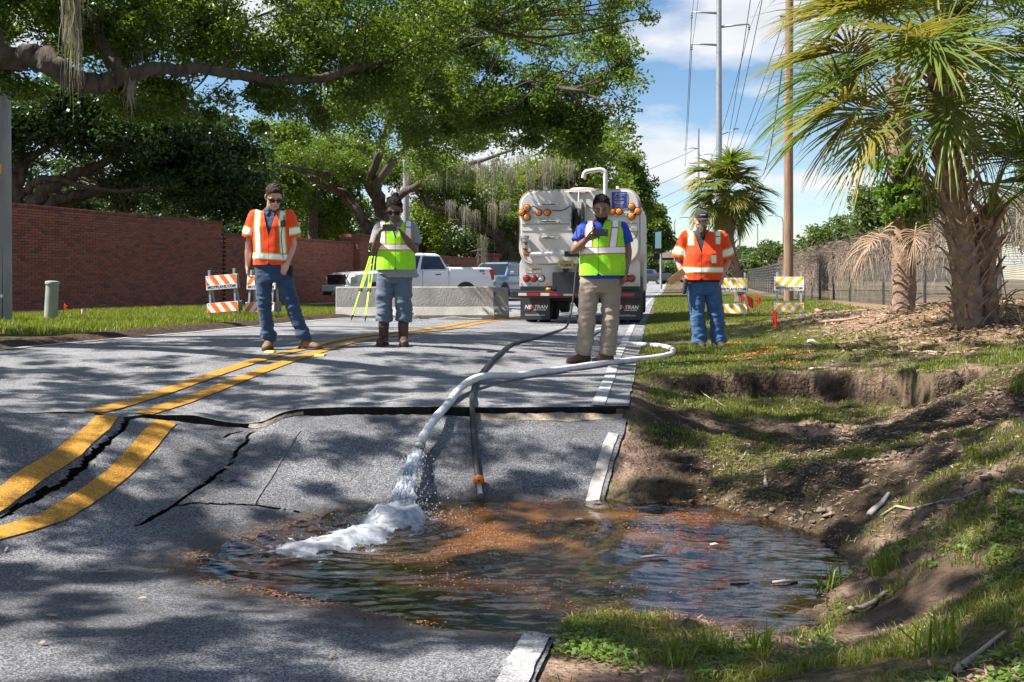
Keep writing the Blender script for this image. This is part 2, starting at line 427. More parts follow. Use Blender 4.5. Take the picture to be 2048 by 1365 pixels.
def worn(m, scale, lo, hi, under=(.11, .11, .115)):
    n = m.node_tree; L = n.links; b = n.nodes['Principled BSDF']; src = b.inputs['Base Color'].links[0].from_socket
    t = n.nodes.new('ShaderNodeTexCoord'); nz = n.nodes.new('ShaderNodeTexNoise'); nz.inputs['Scale'].default_value = scale; nz.inputs['Detail'].default_value = 9; nz.inputs['Roughness'].default_value = .72
    r = n.nodes.new('ShaderNodeValToRGB'); e = r.color_ramp.elements; e[0].position, e[1].position = lo, hi
    mx = n.nodes.new('ShaderNodeMix'); mx.data_type = 'RGBA'; mx.inputs[7].default_value = (*under, 1)
    L.new(t.outputs['Object'], nz.inputs['Vector']); L.new(nz.outputs[0], r.inputs[0]); L.new(r.outputs[0], mx.inputs[0]); L.new(src, mx.inputs[6]); L.new(mx.outputs[2], b.inputs['Base Color'])
def wet_edge(m):
    """asphalt soaked just above the water line"""
    n = m.node_tree; L = n.links; b = n.nodes['Principled BSDF']; src = b.inputs['Base Color'].links[0].from_socket
    g = n.nodes.new('ShaderNodeNewGeometry'); sx = n.nodes.new('ShaderNodeSeparateXYZ'); L.new(g.outputs['Position'], sx.inputs[0])
    nz = n.nodes.new('ShaderNodeTexNoise'); nz.inputs['Scale'].default_value = 5; nz.inputs['Detail'].default_value = 6; L.new(g.outputs['Position'], nz.inputs['Vector'])
    a = n.nodes.new('ShaderNodeMath'); a.operation = 'MULTIPLY_ADD'; a.inputs[1].default_value = -.07; L.new(nz.outputs[0], a.inputs[0]); L.new(sx.outputs[2], a.inputs[2])
    mr = n.nodes.new('ShaderNodeMapRange'); mr.inputs[1].default_value = WATER_Z - .025; mr.inputs[2].default_value = WATER_Z + .012; mr.inputs[3].default_value = 1; mr.inputs[4].default_value = 0; L.new(a.outputs[0], mr.inputs[0])
    mx = n.nodes.new('ShaderNodeMix'); mx.data_type = 'RGBA'; mx.blend_type = 'MULTIPLY'; L.new(mr.outputs[0], mx.inputs[0]); L.new(src, mx.inputs[6]); mx.inputs[7].default_value = (.34, .32, .31, 1); L.new(mx.outputs[2], b.inputs['Base Color'])
    rr = n.nodes.new('ShaderNodeMapRange'); rr.inputs[3].default_value = .8; rr.inputs[4].default_value = .3; L.new(mr.outputs[0], rr.inputs[0]); L.new(rr.outputs[0], b.inputs['Roughness'])
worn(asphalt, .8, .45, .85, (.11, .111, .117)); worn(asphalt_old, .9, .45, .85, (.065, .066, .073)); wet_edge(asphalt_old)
worn(yellow_paint, 9, .60, .70); worn(white_paint, 8, .56, .68)
white_dirty = mat('white_paint_dirty', (.46, .44, .42), (.25, .235, .22), scale=9, rough=.8, lo=.4, hi=.65, bump=.5, bscale=130); worn(white_dirty, 10, .5, .62, (.16, .13, .11))
chalk = mat('marking_chalk', (.32, .32, .335), (.16, .16, .17), scale=30, rough=.8, lo=.4, hi=.7)

def grid_mesh(name, X, Y, Z, m, kind='structure', smooth=True, keep=None):
    ny, nx = X.shape
    v = np.stack([X, Y, Z], -1).reshape(-1, 3)
    i = np.arange(ny * nx).reshape(ny, nx)
    f = np.stack([i[:-1, :-1], i[:-1, 1:], i[1:, 1:], i[1:, :-1]], -1).reshape(-1, 4)
    if keep is not None: f = f[(keep[:-1, :-1].astype(int) + keep[1:, 1:] + keep[:-1, 1:] + keep[1:, :-1] > 2).ravel()]
    o = link_mesh(name, np_mesh(name, v, f), m, None, smooth)
    if kind: o['kind'] = kind
    return o
def spaced(*segs):
    """(start, end, step) runs joined; growing steps allowed as (start, end, step0, step1)"""
    out = []
    for s in segs:
        if len(s) == 3: out += list(np.arange(s[0], s[1] - 1e-6, s[2]))
        else:
            v, st = s[0], s[2]; n = 0
            while v < s[1] - 1e-6:
                out.append(v); v += st; st = min(s[3], st * 1.12)
    return np.array(out)

# ---- the standing road
def build_road():
    cx = np.concatenate([spaced((-6.95, -4.9, .12), (-4.9, -.20, .022)), [-.20]])
    s = np.concatenate([[-.03, -.012, 0.0], spaced((.02, .3, .03), (.3, 3, .08), (3, 30, .25), (30, 520, .6, 12)), [520]])
    Xg, Sg = np.meshgrid(cx, s)
    Yg = Yc(Xg) + np.maximum(Sg, 0)
    ragged = 0.03 * (fbm(Yg[:, -1] * 5, 4.4, 3) - .5)
    Xb = Xg + bend(Yg) + (Xg > -.21) * ragged[:, None]
    Z = U(Xg, Yg) + 0.006 * (fbm(Xg * 3, Yg * 3, 3) - .5)
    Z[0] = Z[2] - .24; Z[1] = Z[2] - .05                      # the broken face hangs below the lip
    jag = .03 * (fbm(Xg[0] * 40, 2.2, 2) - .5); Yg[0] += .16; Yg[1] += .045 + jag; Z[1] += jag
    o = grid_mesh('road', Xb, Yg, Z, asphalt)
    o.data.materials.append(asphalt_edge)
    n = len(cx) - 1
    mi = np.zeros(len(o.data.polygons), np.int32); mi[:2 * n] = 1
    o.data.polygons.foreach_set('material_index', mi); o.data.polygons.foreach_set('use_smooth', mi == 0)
    return o
road = build_road()

# ---- the sunken slab of road, with its cracks pressed into it
slab_cracks = [[(505, 862), (498, 873), (490, 885), (478, 900), (468, 915), (455, 935), (440, 945), (425, 953), (405, 968), (385, 985), (345, 1010), (325, 1022), (305, 1035), (275, 1050)],
               [(345, 1010), (400, 1006), (470, 1006), (520, 1009), (560, 1016), (600, 1026), (640, 1036)],
               [(480, 862), (462, 866), (448, 875)], [(425, 953), (440, 962), (455, 965), (470, 960)]]
long_crack = [(262, 838), (245, 855), (225, 878), (205, 900), (180, 922), (150, 950), (120, 968), (90, 985), (50, 1008), (0, 1034), (-70, 1062)]
def seg_dist(X, Y, poly):
    D = np.full(X.shape, 1e9)
    for a, b in zip(poly[:-1], poly[1:]):
        ax, ay, bx, by = a[0], a[1], b[0], b[1]; l2 = (bx - ax) ** 2 + (by - ay) ** 2 + 1e-12
        t = np.clip(((X - ax) * (bx - ax) + (Y - ay) * (by - ay)) / l2, 0, 1)
        D = np.minimum(D, np.hypot(X - ax - t * (bx - ax), Y - ay - t * (by - ay)))
    return D
def build_slab():
    cx = np.concatenate([spaced((-6.95, -4.7, .12), (-4.7, -.2, .0115)), [-.2]])
    s = np.concatenate([[-1], spaced((0, 4.9, .0125), (4.9, 11, .12)), [11]])
    Xg, Sg = np.meshgrid(cx, s)
    gap = np.interp(Xg, [-7, -5.2, -3.4, -2.9, -1.5, -.2], [.0, .03, .035, .05, .045, .04]) + .02 * (fbm(Xg * 22, 1.2, 3) - .3)
    Yg = Yc(Xg) - gap - np.maximum(Sg, 0)
    t = np.clip((Xg + 4.7) / 4.5, 0, 1)
    Xw = np.where(Xg < -4.7, Xg, -4.7 + t * (Xe(Yg) + 4.7))
    Z = S(Xw, Yg) + 0.012 * (fbm(Xw * 2.3, Yg * 2.3, 3) - .5)
    jx, jy = .055 * (fbm(Xw * 9, Yg * 9, 4) - .5), .055 * (fbm(Xw * 9 + 50, Yg * 9, 4) - .5)
    void = np.zeros(Xw.shape, bool)
    for k, pl in enumerate(slab_cracks):
        d = seg_dist(Xw + jx, Yg + jy, [slab_hit(*p) for p in pl]); t_ = fbm(Xw * 5 + 3 * k, Yg * 5, 3)
        void |= d < (.0095 if k == 0 else .0062) * (.45 + t_); Z -= .012 * (1 - sstep(.0, .05, d)) * t_
    w = [slab_hit(*p) for p in long_crack]
    d = seg_dist(Xw + jx, Yg + jy, w)
    void |= d < .021 * (.15 + fbm(Xw * 4, Yg * 4, 3))
    lx = np.interp(Yg, [p.y for p in w][::-1], [p.x for p in w][::-1])
    Z += .035 * (1 - sstep(-.04, .0, Xw - lx)) * sstep(4.6, 5.2, Yg) * (1 - sstep(6.6, 7.0, Yg))
    Z[0] = Z[1] - .25
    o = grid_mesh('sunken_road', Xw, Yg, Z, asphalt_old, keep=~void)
    return o, (Xw, Yg, Z)
slab, slab_grid = build_slab()

# ---- ground: one sheet out to the horizon
def ground_mat():
    m = bpy.data.materials.new('ground_soil'); m.use_nodes = True; n = m.node_tree; L = n.links; b = n.nodes['Principled BSDF']
    at = n.nodes.new('ShaderNodeAttribute'); at.attribute_name = 'cover'
    sp = n.nodes.new('ShaderNodeSeparateColor'); L.new(at.outputs['Color'], sp.inputs[0])
    t = n.nodes.new('ShaderNodeTexCoord')
    def nz(scale, detail=6):
        x = n.nodes.new('ShaderNodeTexNoise'); x.inputs['Scale'].default_value = scale; x.inputs['Detail'].default_value = detail; L.new(t.outputs['Object'], x.inputs['Vector']); return x.outputs[0]
    def ramp(s, c0, c1, p0=.35, p1=.65):
        r = n.nodes.new('ShaderNodeValToRGB'); e = r.color_ramp.elements; e[0].position, e[1].position = p0, p1
        e[0].color, e[1].color = (*c0, 1), (*c1, 1); L.new(s, r.inputs[0]); return r.outputs[0]
    def mixc(f, a, c):
        x = n.nodes.new('ShaderNodeMix'); x.data_type = 'RGBA'; L.new(f, x.inputs[0]); L.new(a, x.inputs[6]); L.new(c, x.inputs[7]); return x.outputs[2]
    sand = ramp(nz(7, 10), (.125, .082, .062), (.34, .235, .18))
    soil = ramp(nz(11, 10), (.026, .018, .014), (.085, .057, .042))
    mulch = ramp(nz(38, 8), (.16, .085, .05), (.46, .32, .22))
    green = ramp(nz(17, 8), (.06, .058, .024), (.17, .13, .075))
    c = mixc(sp.outputs[0], sand, soil); c = mixc(sp.outputs[2], c, mulch); c = mixc(sp.outputs[1], c, green)
    L.new(c, b.inputs['Base Color']); b.inputs['Roughness'].default_value = .95; b.inputs['Specular IOR Level'].default_value = .15
    bp = n.nodes.new('ShaderNodeBump'); bp.inputs['Distance'].default_value = .07; bp.inputs['Strength'].default_value = 1.0
    L.new(nz(30, 12), bp.inputs['Height']); L.new(bp.outputs[0], b.inputs['Normal'])
    return m
def cover(x, y):
    """(dark soil and scarp shade, grass, mulch) weights, 0..1"""
    n1 = fbm(x * 1.3, y * 1.3, 4); n2 = fbm(x * .5 + 9, y * .5, 3); n3 = fbm(x * 4 + 3, y * 4, 3)
    left = x < -3
    grass = np.where(left, sstep(.02, .25, -7.35 - x + .5 * (n1 - .5)), sstep(.40, .56, n1 + .12 * (n3 - .5) + .10))
    up = sstep(-.02, .1, y - Ys(x))
    rw = rough_w(x, y)
    grass = grass * np.where(left, 1, (1 - .75 * rw))
    pm = sstep(1.9, 3.2, x + 1.4 * (n2 - .5)) * sstep(9.5, 11, y) * (1 - sstep(30, 40, y))       # mulch and litter under the palms
    grass = np.where(left, grass, grass * (1 - .8 * pm))
    nearbank = (1 - sstep(4.2, 5.0, y)) * sstep(-.45, -.2, x)
    grass = np.maximum(grass, nearbank * sstep(.42, .56, n1 + .15 * (n3 - .5)) * (1 - .25 * sstep(.9, 1.7, x)))
    grass = np.where((y > 20) & (x > -.4) & (x < 5), np.maximum(grass, .8), grass)
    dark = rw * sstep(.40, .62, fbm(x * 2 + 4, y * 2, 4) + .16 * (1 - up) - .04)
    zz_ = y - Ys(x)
    dark = np.maximum(dark, np.where((zz_ > -.2) & (zz_ < .02) & (x > .15) & (x < 3.7), .95, 0))  # scarp face: dark soil, with its shade put into the colour
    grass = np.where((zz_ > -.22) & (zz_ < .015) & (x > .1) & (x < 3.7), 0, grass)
    return np.clip(dark, 0, 1), np.clip(grass, 0, 1), np.clip(pm * .85, 0, 1)
def build_ground():
    gx = np.concatenate([-spaced((13, 700, 1, 60))[::-1], spaced((-12, -7.8, .35), (-7.8, -6.8, .06), (-6.8, -.8, .5), (-.8, 3.2, .03), (3.2, 5, .1), (5, 13, .3), (13, 700, 1, 60))])
    gy = np.concatenate([-spaced((4, 300, 1, 60))[::-1], spaced((-3, 2, .3), (2, 10.4, .032), (10.4, 14, .09), (14, 40, .3), (40, 1500, .6, 80))])
    X, Y = np.meshgrid(gx, gy)
    Z = GR(X, Y)
    b = bend(Y); Xr = X - b
    edge = np.where(Y > Yc(np.clip(Xr, -6.9, -.2)), -.20, Xe(Y))
    under = np.where(Y > Yc(np.clip(Xr, -6.9, -.2)), U(np.clip(Xr, -7, -.2), Y), S(np.clip(X, -7, -.2), Y))
    inside = (Xr > -6.9) & (Xr < edge - .09)
    rimz = (Xr >= edge - .09) & (Xr < edge)
    t = sstep(.0, .22, Xr - edge)
    Zr = under * (1 - t) + Z * t - .012 * (1 - t)
    tl = sstep(0, .3, -6.9 - Xr)
    Zl = (under - .01) * (1 - tl) + (Z + .05 * np.exp(-((Xr + 7.35) / .3) ** 2) * (1 - sstep(20, 26, Y))) * tl
    lim = (Y > -3) & (Y < 600)
    Z = np.where((Xr >= edge) & (Xr < edge + .25), Zr, Z)
    Z = np.where((Xr <= -6.9) & (Xr > -9) & lim, Zl, Z)
    bowl = np.where(Y < Yc(np.clip(Xr, -6.9, -.2)) + .5, np.minimum(under, S(np.clip(X, -7, -.2), Y)) - .3, under - .1)
    Z = np.where(inside, bowl, Z); Z = np.where(rimz, under - .022, Z)
    o = grid_mesh('ground', X, Y, Z, ground_mat())
    dk, gr, mu = cover(X.ravel(), Y.ravel())
    bm_ = (Xr.ravel() < -6.85) & (Xr.ravel() > -7.55); gr = np.where(bm_, gr * .25, gr); dk = np.where(bm_, .9, dk)
    col = np.stack([dk, gr, mu, np.ones_like(dk)], -1).astype(np.float32)
    a = o.data.color_attributes.new('cover', 'FLOAT_COLOR', 'POINT'); a.data.foreach_set('color', col.ravel())
    return o
ground = build_ground()

# ---- painted lines: sheets 4 mm above the asphalt
def ribbon(name, pts, width, fn, m, dz=.005, shift=False, step=.06):
    P = [Vector((p[0], p[1], 0)) for p in pts]
    out = [P[0]]
    for a, b in zip(P[:-1], P[1:]):
        n = max(1, int((b - a).length / (step * (1 + .12 * max(0, a.y - 8))))); out += [a.lerp(b, k / n) for k in range(1, n + 1)]
    rows = []
    for i, p in enumerate(out):
        d = (out[min(i + 1, len(out) - 1)] - out[max(i - 1, 0)]).normalized(); s = Vector((d.y, -d.x, 0))
        w = width[0] + (width[1] - width[0]) * i / (len(out) - 1) if hasattr(width, '__len__') else width
        j = .006 * (random.random() - .5)
        rows.append([p + s * (q * w / 2 + j) for q in (-1, -.33, .33, 1)])
    X = np.array([[v.x for v in r] for r in rows]); Y = np.array([[v.y for v in r] for r in rows])
    Z = fn(X, Y) + dz
    return grid_mesh(name, X + (bend(Y) if shift else 0), Y, Z, m)
def Udz(x, y): return U(x, y) + .0035
def Sdz(x, y): return S(x, y) + 0.012 * (fbm(x * 2.3, y * 2.3, 3) - .5) + .003
for cx, w in ((-3.845, .15), (-3.535, .145)):
    ys = float(Yc(cx)) + .01
    ribbon('yellow_line', [(cx, ys), (cx, 12), (cx, 30), (cx, 60), (cx, 300)], w, Udz, yellow_paint, shift=True)
for tx_, pl, wd in ((-3.85, [(216, 843), (196, 868), (165, 893), (122, 930), (75, 958), (35, 985), (-10, 1012), (-80, 1045)], (.15, .15)),
               (-3.54, [(334, 844), (290, 893), (237, 949), (170, 997), (108, 1036), (50, 1055), (-10, 1070), (-90, 1095)], (.145, .145))):
    w_ = [slab_hit(*p) for p in pl]; w_ += [Vector((w_[-1].x * .4 + .6 * tx_ , 3.0, 0)), Vector((tx_, 1.2, 0)), Vector((tx_, -3.5, 0))]
    ribbon('yellow_line', w_, wd, lambda x, y: Sdz(x, y) + .035 * (1 if pl[0][0] < 300 else 0) * sstep(4.6, 5.2, y) * (1 - sstep(6.6, 7.0, y)), yellow_paint)
ribbon('white_edge_line', [(-.425, float(Yc(-.42)) + .01), (-.43, 9), (-.45, 14), (-.45, 40), (-.45, 300)], .10, Udz, white_paint, shift=True)
ribbon('white_edge_line', [(float(Xe(y)) - .07, y) for y in np.arange(7.15, 5.2, -.25)], (.075, .09), Sdz, white_dirty)
ribbon('white_edge_line', [(float(Xe(y)) - .07, y) for y in np.arange(4.2, 1.4, -.25)], .105, Sdz, white_paint)
ribbon('white_edge_line', [(-6.8, 8), (-6.8, 20), (-6.8, 40), (-6.8, 300)], .1, Udz, white_paint, shift=True)
for pl in ([(-60, 790), (0, 785), (140, 778), (273, 769), (380, 760), (461, 753), (560, 752), (700, 754), (890, 756), (1026, 751), (1100, 748), (1190, 742)],
           [(180, 703), (300, 702), (420, 702), (510, 703)], [(700, 704), (800, 703), (923, 704), (1080, 705), (1140, 706)], [(690, 810), (760, 806), (800, 800), (830, 796)]):
    ribbon('survey_line', [up_hit(*p) for p in pl], .022 if pl[0][0] < 600 else .016, Udz, chalk)
ribbon('survey_line', [slab_hit(*p) for p in ((600, 862), (575, 900), (545, 950), (508, 1008))], .009, Sdz, mat('faint_chalk', (.2, .2, .21), (.11, .11, .115), scale=14, rough=.9))
# ------------------------------------------------------------------ brick wall
def brick_mat(name, c0, c1, dark):
    m = bpy.data.materials.new(name); m.use_nodes = True; n = m.node_tree; L = n.links; b = n.nodes['Principled BSDF']
    g = n.nodes.new('ShaderNodeNewGeometry'); oi = n.nodes.new('ShaderNodeObjectInfo')
    a = n.nodes.new('ShaderNodeMath'); a.operation = 'ADD'; L.new(g.outputs['Random Per Island'], a.inputs[0]); L.new(oi.outputs['Random'], a.inputs[1])
    fr = n.nodes.new('ShaderNodeMath'); fr.operation = 'FRACT'; L.new(a.outputs[0], fr.inputs[0])
    r = n.nodes.new('ShaderNodeValToRGB'); e = r.color_ramp.elements
    e[0].position, e[0].color = 0, (*c0, 1); e[1].position, e[1].color = .82, (*c1, 1)
    k = e.new(.93); k.color = (*dark, 1)
    L.new(fr.outputs[0], r.inputs[0])
    t = n.nodes.new('ShaderNodeTexCoord'); nz = n.nodes.new('ShaderNodeTexNoise'); nz.inputs['Scale'].default_value = 22; nz.inputs['Detail'].default_value = 8
    L.new(t.outputs['Object'], nz.inputs['Vector'])
    mx = n.nodes.new('ShaderNodeMix'); mx.data_type = 'RGBA'; mx.blend_type = 'MULTIPLY'; mx.inputs[0].default_value = .55
    L.new(r.outputs[0], mx.inputs[6]); L.new(nz.outputs[0], mx.inputs[7]); L.new(mx.outputs[2], b.inputs['Base Color'])
    b.inputs['Roughness'].default_value = .88
    bp = n.nodes.new('ShaderNodeBump'); bp.inputs['Strength'].default_value = .6; bp.inputs['Distance'].default_value = .006; L.new(nz.outputs[0], bp.inputs['Height']); L.new(bp.outputs[0], b.inputs['Normal'])
    return m
brick_m = brick_mat('red_brick', (.35, .115, .075), (.46, .175, .115), (.20, .115, .095))
cope_m = brick_mat('coping_brick', (.22, .075, .06), (.34, .13, .10), (.16, .07, .06))
mortar_m = mat('mortar', (.20, .15, .13), (.13, .10, .09), scale=9, rough=.95)
wA, wB = W(22, 23.9), W(438, 31.6); wdir = (wB - wA).normalized(); wA0 = wA - wdir * 5.0
wall = thing('brick_wall', 'long red brick wall with stepped top and square brick piers beside the pavement', 'wall', (wA0.x, wA0.y, 0), math.atan2(wdir.y, wdir.x))
# local frame of the wall: x along it, -y towards the road
L1 = (wB - wA0).length; L2 = L1 + (W(720, 40) - wB).dot(wdir); L3 = L1 + (W(990, 54.5) - wB).dot(wdir)
BH, BL = .0677, .2135
def brick_box(mb, x, z, dy, w=.2035, h=.0575, dpt=.1):
    mb.box((x + w / 2, -dpt / 2 - dy, z + h / 2), (w, dpt, h))
bricks = []
mb_core, mb_far, mb_cope = MB(), MB(), MB()
for (x0, x1, z0, z1) in ((0, L1, .0, 2.69), (L1, L2 - .38, -.03, 2.35), (L2 + .38, L3 - .35, -.1, 2.0)):
    mb_core.box(((x0 + x1) / 2, .02, (z0 + z1) / 2), (x1 - x0, .224, z1 - z0 - .002))
    nrow = int((z1 - z0) / BH)
    for r in range(nrow):
        x = x0 + (BL / 2 if r % 2 else 0); z = z1 - (r + 1) * BH
        while x + .2 < x1:
            bricks.append((x, z)); x += BL
    x = x0
    while x < x1 - .05:
        mb_cope.box((x + .03, -.0, z1 + .05 + random.uniform(-.003, .003)), (.056, .30, .098)); x += .0667
cam_l = (Matrix.Rotation(-wall.rotation_euler.z, 3, 'Z') @ (Vector((0, 0, H)) - wall.location))
cand = [(abs(b[0] - cam_l.x) ** 2, i) for i, b in enumerate(bricks) if b[0] > 5.0]
near_ids = set(i for _, i in sorted(cand)[:300])
unit = MB(); brick_box(unit, -.10175, -.02875, 0); unit_me = unit.mesh('brick'); unit_me.materials.append(brick_m)
for i, (x, z) in enumerate(bricks):
    dy = .092 + random.uniform(-.003, .004)
    if i in near_ids:
        o = bpy.data.objects.new('brick', unit_me); C.objects.link(o); o.parent = wall; o.location = (x + .10175, -dy, z + .02875)
    else:
        brick_box(mb_far, x, z, dy, h=.0575)
mb_core.build('mortar_core', mortar_m, wall)
tag(mb_far.build('brick_courses', brick_m, wall), kind='stuff')
tag(mb_cope.build('coping_bricks', cope_m, wall), kind='stuff')
for xp, zt, hw in ((L2, 2.5, .38), (L3, 2.12, .34)):
    pb = MB(); pm = MB(); pm.box((xp, -.02, zt / 2), (hw * 2 - .03, hw * 2 - .03, zt))
    nrow = int(zt / BH)
    for r in range(nrow):
        off = BL / 2 if r % 2 else 0
        for sx in np.arange(-hw + off * .5, hw - .12, BL):
            w = min(.2035, hw - sx); pb.box((xp + sx + w / 2, -.02 - hw + .03, zt - (r + .5) * BH), (w, .08, .0575))
        for sy in np.arange(-hw + .05 + off * .3, hw - .12, BL):
            w = min(.2035, hw - sy)
            for s in (-1, 1): pb.box((xp + s * (hw - .03), sy + w / 2 - .02, zt - (r + .5) * BH), (.08, w, .0575))
    p = pm.build('pier', mortar_m, wall); tag(pb.build('pier_bricks', brick_m, p), kind='stuff')
    cb = MB()
    for k, e in enumerate((.03, .07, .11, .07)):
        cb.box((xp, -.02, zt + .035 + k * .068), (2 * (hw + e), 2 * (hw + e), .064))
    cb.build('pier_cap', cope_m, p, bevel=.006)
# pavement at the foot of the wall
concrete = mat('concrete', (.30, .29, .27), (.42, .40, .37), scale=3, rough=.9, bump=.5, bscale=60)
nrm = Vector((wdir.y, -wdir.x, 0))
sw = MB()
for k in range(26):
    a = wA0 + wdir * (k * 1.5) + nrm * .22; b = a + wdir * 1.488
    for p in (a,):
        q = [a, b, b + nrm * 1.25, a + nrm * 1.25]
        zt = [groundz(v.x, v.y) + .03 for v in q]; zt = [max(zt)] * 4 if k < 18 else zt
        sw.add([(v.x, v.y, z) for v, z in zip(q, zt)] + [(v.x, v.y, z - .3) for v, z in zip(q, zt)], [(0, 1, 2, 3), (0, 4, 5, 1), (1, 5, 6, 2), (2, 6, 7, 3), (3, 7, 4, 0)])
tag(sw.build('pavement', concrete), kind='structure')

# ------------------------------------------------------------------ poles, wires, lamps
pole_conc = mat('pole_concrete', (.33, .34, .36), (.24, .25, .27), scale=5, rough=.85, bump=.3, bscale=50, stretch=(1, 1, .3))
steel_m = mat('galvanised_steel', (.36, .38, .41), (.30, .32, .36), scale=3, rough=.5, metal=.6)
dark_steel = mat('dark_steel', (.05, .05, .055), (.08, .08, .085), scale=9, rough=.55, metal=.4)
wood_pole_m = mat('weathered_pole_wood', (.34, .22, .15), (.20, .125, .085), scale=4, rough=.9, stretch=(6, 6, .35), bump=.7, bscale=16)
wire_m = mat('cable_black', (.03, .03, .033), rough=.6)
yellow_tag = mat('tag_yellow', (.85, .55, .02), rough=.5)
white_sticker = mat('sticker_white', (.8, .8, .8), rough=.5)
def at_ground(px, d, dz=0):
    p = W(px, d); p.z = groundz(p.x, p.y) + dz; return p
p = at_ground(0, 16.6, -.05)
po = thing('utility_pole', 'grey concrete utility pole with a small yellow tag standing in front of the brick wall', 'pole', p)
MB().tube([(0, 0, 0), (0, 0, 4), (0, 0, 10.5)], [.185, .165, .13], 20).build('shaft', pole_conc, po, smooth=True, auto=40)
MB().box((.085, -.15, 2.62), (.075, .02, .16), Matrix.Rotation(R(28), 3, 'Z')).build('number_tag', yellow_tag, po)
MB().box((.12, -.145, .52), (.05, .02, .055), Matrix.Rotation(R(38), 3, 'Z')).build('sticker', white_sticker, po)
MB().cyl((.13, -.12, 0), (.115, -.11, 2.0), .012, n=6).build('ground_wire', dark_steel, po)
# wooden pole
p = at_ground(1577, 34, -.1)
po = thing('utility_pole', 'tall weathered wooden utility pole behind the yellow striped barricade', 'pole', p)
MB().tube([(0, 0, 0), (.0, 0, 6), (.05, 0, 13.2)], [.165, .15, .125], 18).build('shaft', wood_pole_m, po, smooth=True, auto=40)
MB().box((.05, -.12, 12.2), (2.4, .1, .12)).build('crossarm', wood_pole_m, po)
for x in (-1.05, -.55, .65, 1.1): MB().lathe([(.03, 0), (.05, .03), (.03, .06), (.05, .09), (.02, .14)], 8, (x + .05, -.12, 12.26)).build('insulator', pole_conc, po, smooth=True)
for z, s in ((10.0, 1), (9.85, -1), (8.2, -1)): MB().box((s * .2, 0, z), (.16, .05, .05)).build('bracket', dark_steel, po)
WOOD = p
# steel transmission poles
def steel_pole(px, d, top, arms, label, lamp=False):
    p = at_ground(px, d, -.3); o = thing('transmission_pole', label, 'pole', p)
    k = 1 if d < 150 else .8
    MB().tube([(0, 0, 0), (0, 0, top)], [.36 * k, .24 * k], 12).build('shaft', steel_m, o, smooth=True, auto=50)
    tips = []
    for z, s, l in arms:
        MB().tube([(s * .2, 0, z - .05), (s * l * .6, 0, z + .08), (s * l, 0, z + .12)], [.13, .1, .06], 8).build('cross_arm', steel_m, o, smooth=True)
        MB().lathe([(.06, 0), (.11, .1), (.06, .2), (.11, .3), (.06, .4), (.05, .6)], 8, (s * l, 0, z - .5)).build('insulator', dark_steel, o)
        tips.append(p + Vector((s * l, 0, z - .5)))
    if lamp:
        MB().tube([(.2, 0, 15.6), (1.0, 0, 15.9), (1.5, 0, 16.15)], [.05, .05, .05], 6).build('lamp_arm', steel_m, o)
        MB().box((1.65, 0, 16.2), (.6, .3, .16)).build('lamp_head', steel_m, o, bevel=.04)
    return o, tips
_, t1 = steel_pole(1438, 100, 34, ((27.9, -1, 2.7), (24.7, -1, 2.7), (26.5, 1, 2.95)), 'tall steel transmission pole with cross arms rising behind the small palm', True)
_, t2 = steel_pole(1397, 210, 32.6, ((28.4, -1, 2.8), (25.2, -1, 2.8), (27, 1, 2.8)), 'distant steel transmission pole beyond the small palm')
def cable(name, a, b, sag, r, label, n=18, group='overhead wires'):
    pts = [Vector(a).lerp(Vector(b), k / n) - Vector((0, 0, 4 * sag * (k / n) * (1 - k / n))) for k in range(n + 1)]
    return tag(MB().tube(pts, r, 4, False).build(name, wire_m), label, 'wire', group)
for k, (a, b) in enumerate(zip(t1, t2)):
    w = ('upper wire on the left arms', 'lower wire on the left arms', 'wire on the right arm')[k]
    cable('overhead_wire', a, b, 1.2, .035, w + ' running on from the steel transmission pole into the distance')
    cable('overhead_wire', a, (a.x - 1.2, -14, a.z + .5), 1.0, .02, w + ' of the steel transmission pole coming towards the viewer')
wl = [(-1.05, 'outermost'), (-.55, 'second'), (.65, 'third'), (1.1, 'last')]
for k, (x, nme) in enumerate(wl):
    a = WOOD + Vector((x + .05, -.12, 12.4)); b = W(1440 - 3 * k, 100, 11.2 - .8 * k)
    cable('overhead_wire', a, b, .9, .016, nme + ' of the four distribution wires sloping from the wooden pole to the steel pole')
cable('overhead_wire', WOOD + Vector((-.2, 0, 8.2)), W(1520, 60, 7.2), 1.1, .022, 'slack lowest cable hanging off the wooden pole bracket')
for k, (y0, y1) in enumerate(((345, 306), (386, 343), (422, 370), (455, 394))):
    cable('overhead_wire', WP(1393, y1 - 8, 205), WP(1180, y0 + 32, 150), .5, .04, ('top', 'second', 'third', 'bottom')[k] + ' of four thin far wires crossing the sky beside the truck')
for k, (x0, y0, x1, y1) in enumerate(((560, 190, 760, 290), (560, 215, 750, 312))):
    cable('overhead_wire', WP(x0, y0, 30), WP(x1, y1, 45), .2, .018, ('upper', 'lower')[k] + ' of two dark cables glimpsed in the gap of the oak leaves')
# pole behind the woman
p = at_ground(812, 46, -.2)
po = thing('utility_pole', 'pale concrete pole standing among the oaks behind the woman', 'pole', p)
MB().tube([(0, 0, 0), (0, 0, 9)], [.17, .13], 12).build('shaft', pole_conc, po, smooth=True, auto=50)
p = at_ground(1322, 92, -.2)
po = thing('utility_pole', 'thin grey pole among far trees beside the road', 'pole', p)
MB().tube([(0, 0, 0), (0, 0, 7.5)], [.13, .1], 10).build('shaft', pole_conc, po, smooth=True, auto=50)

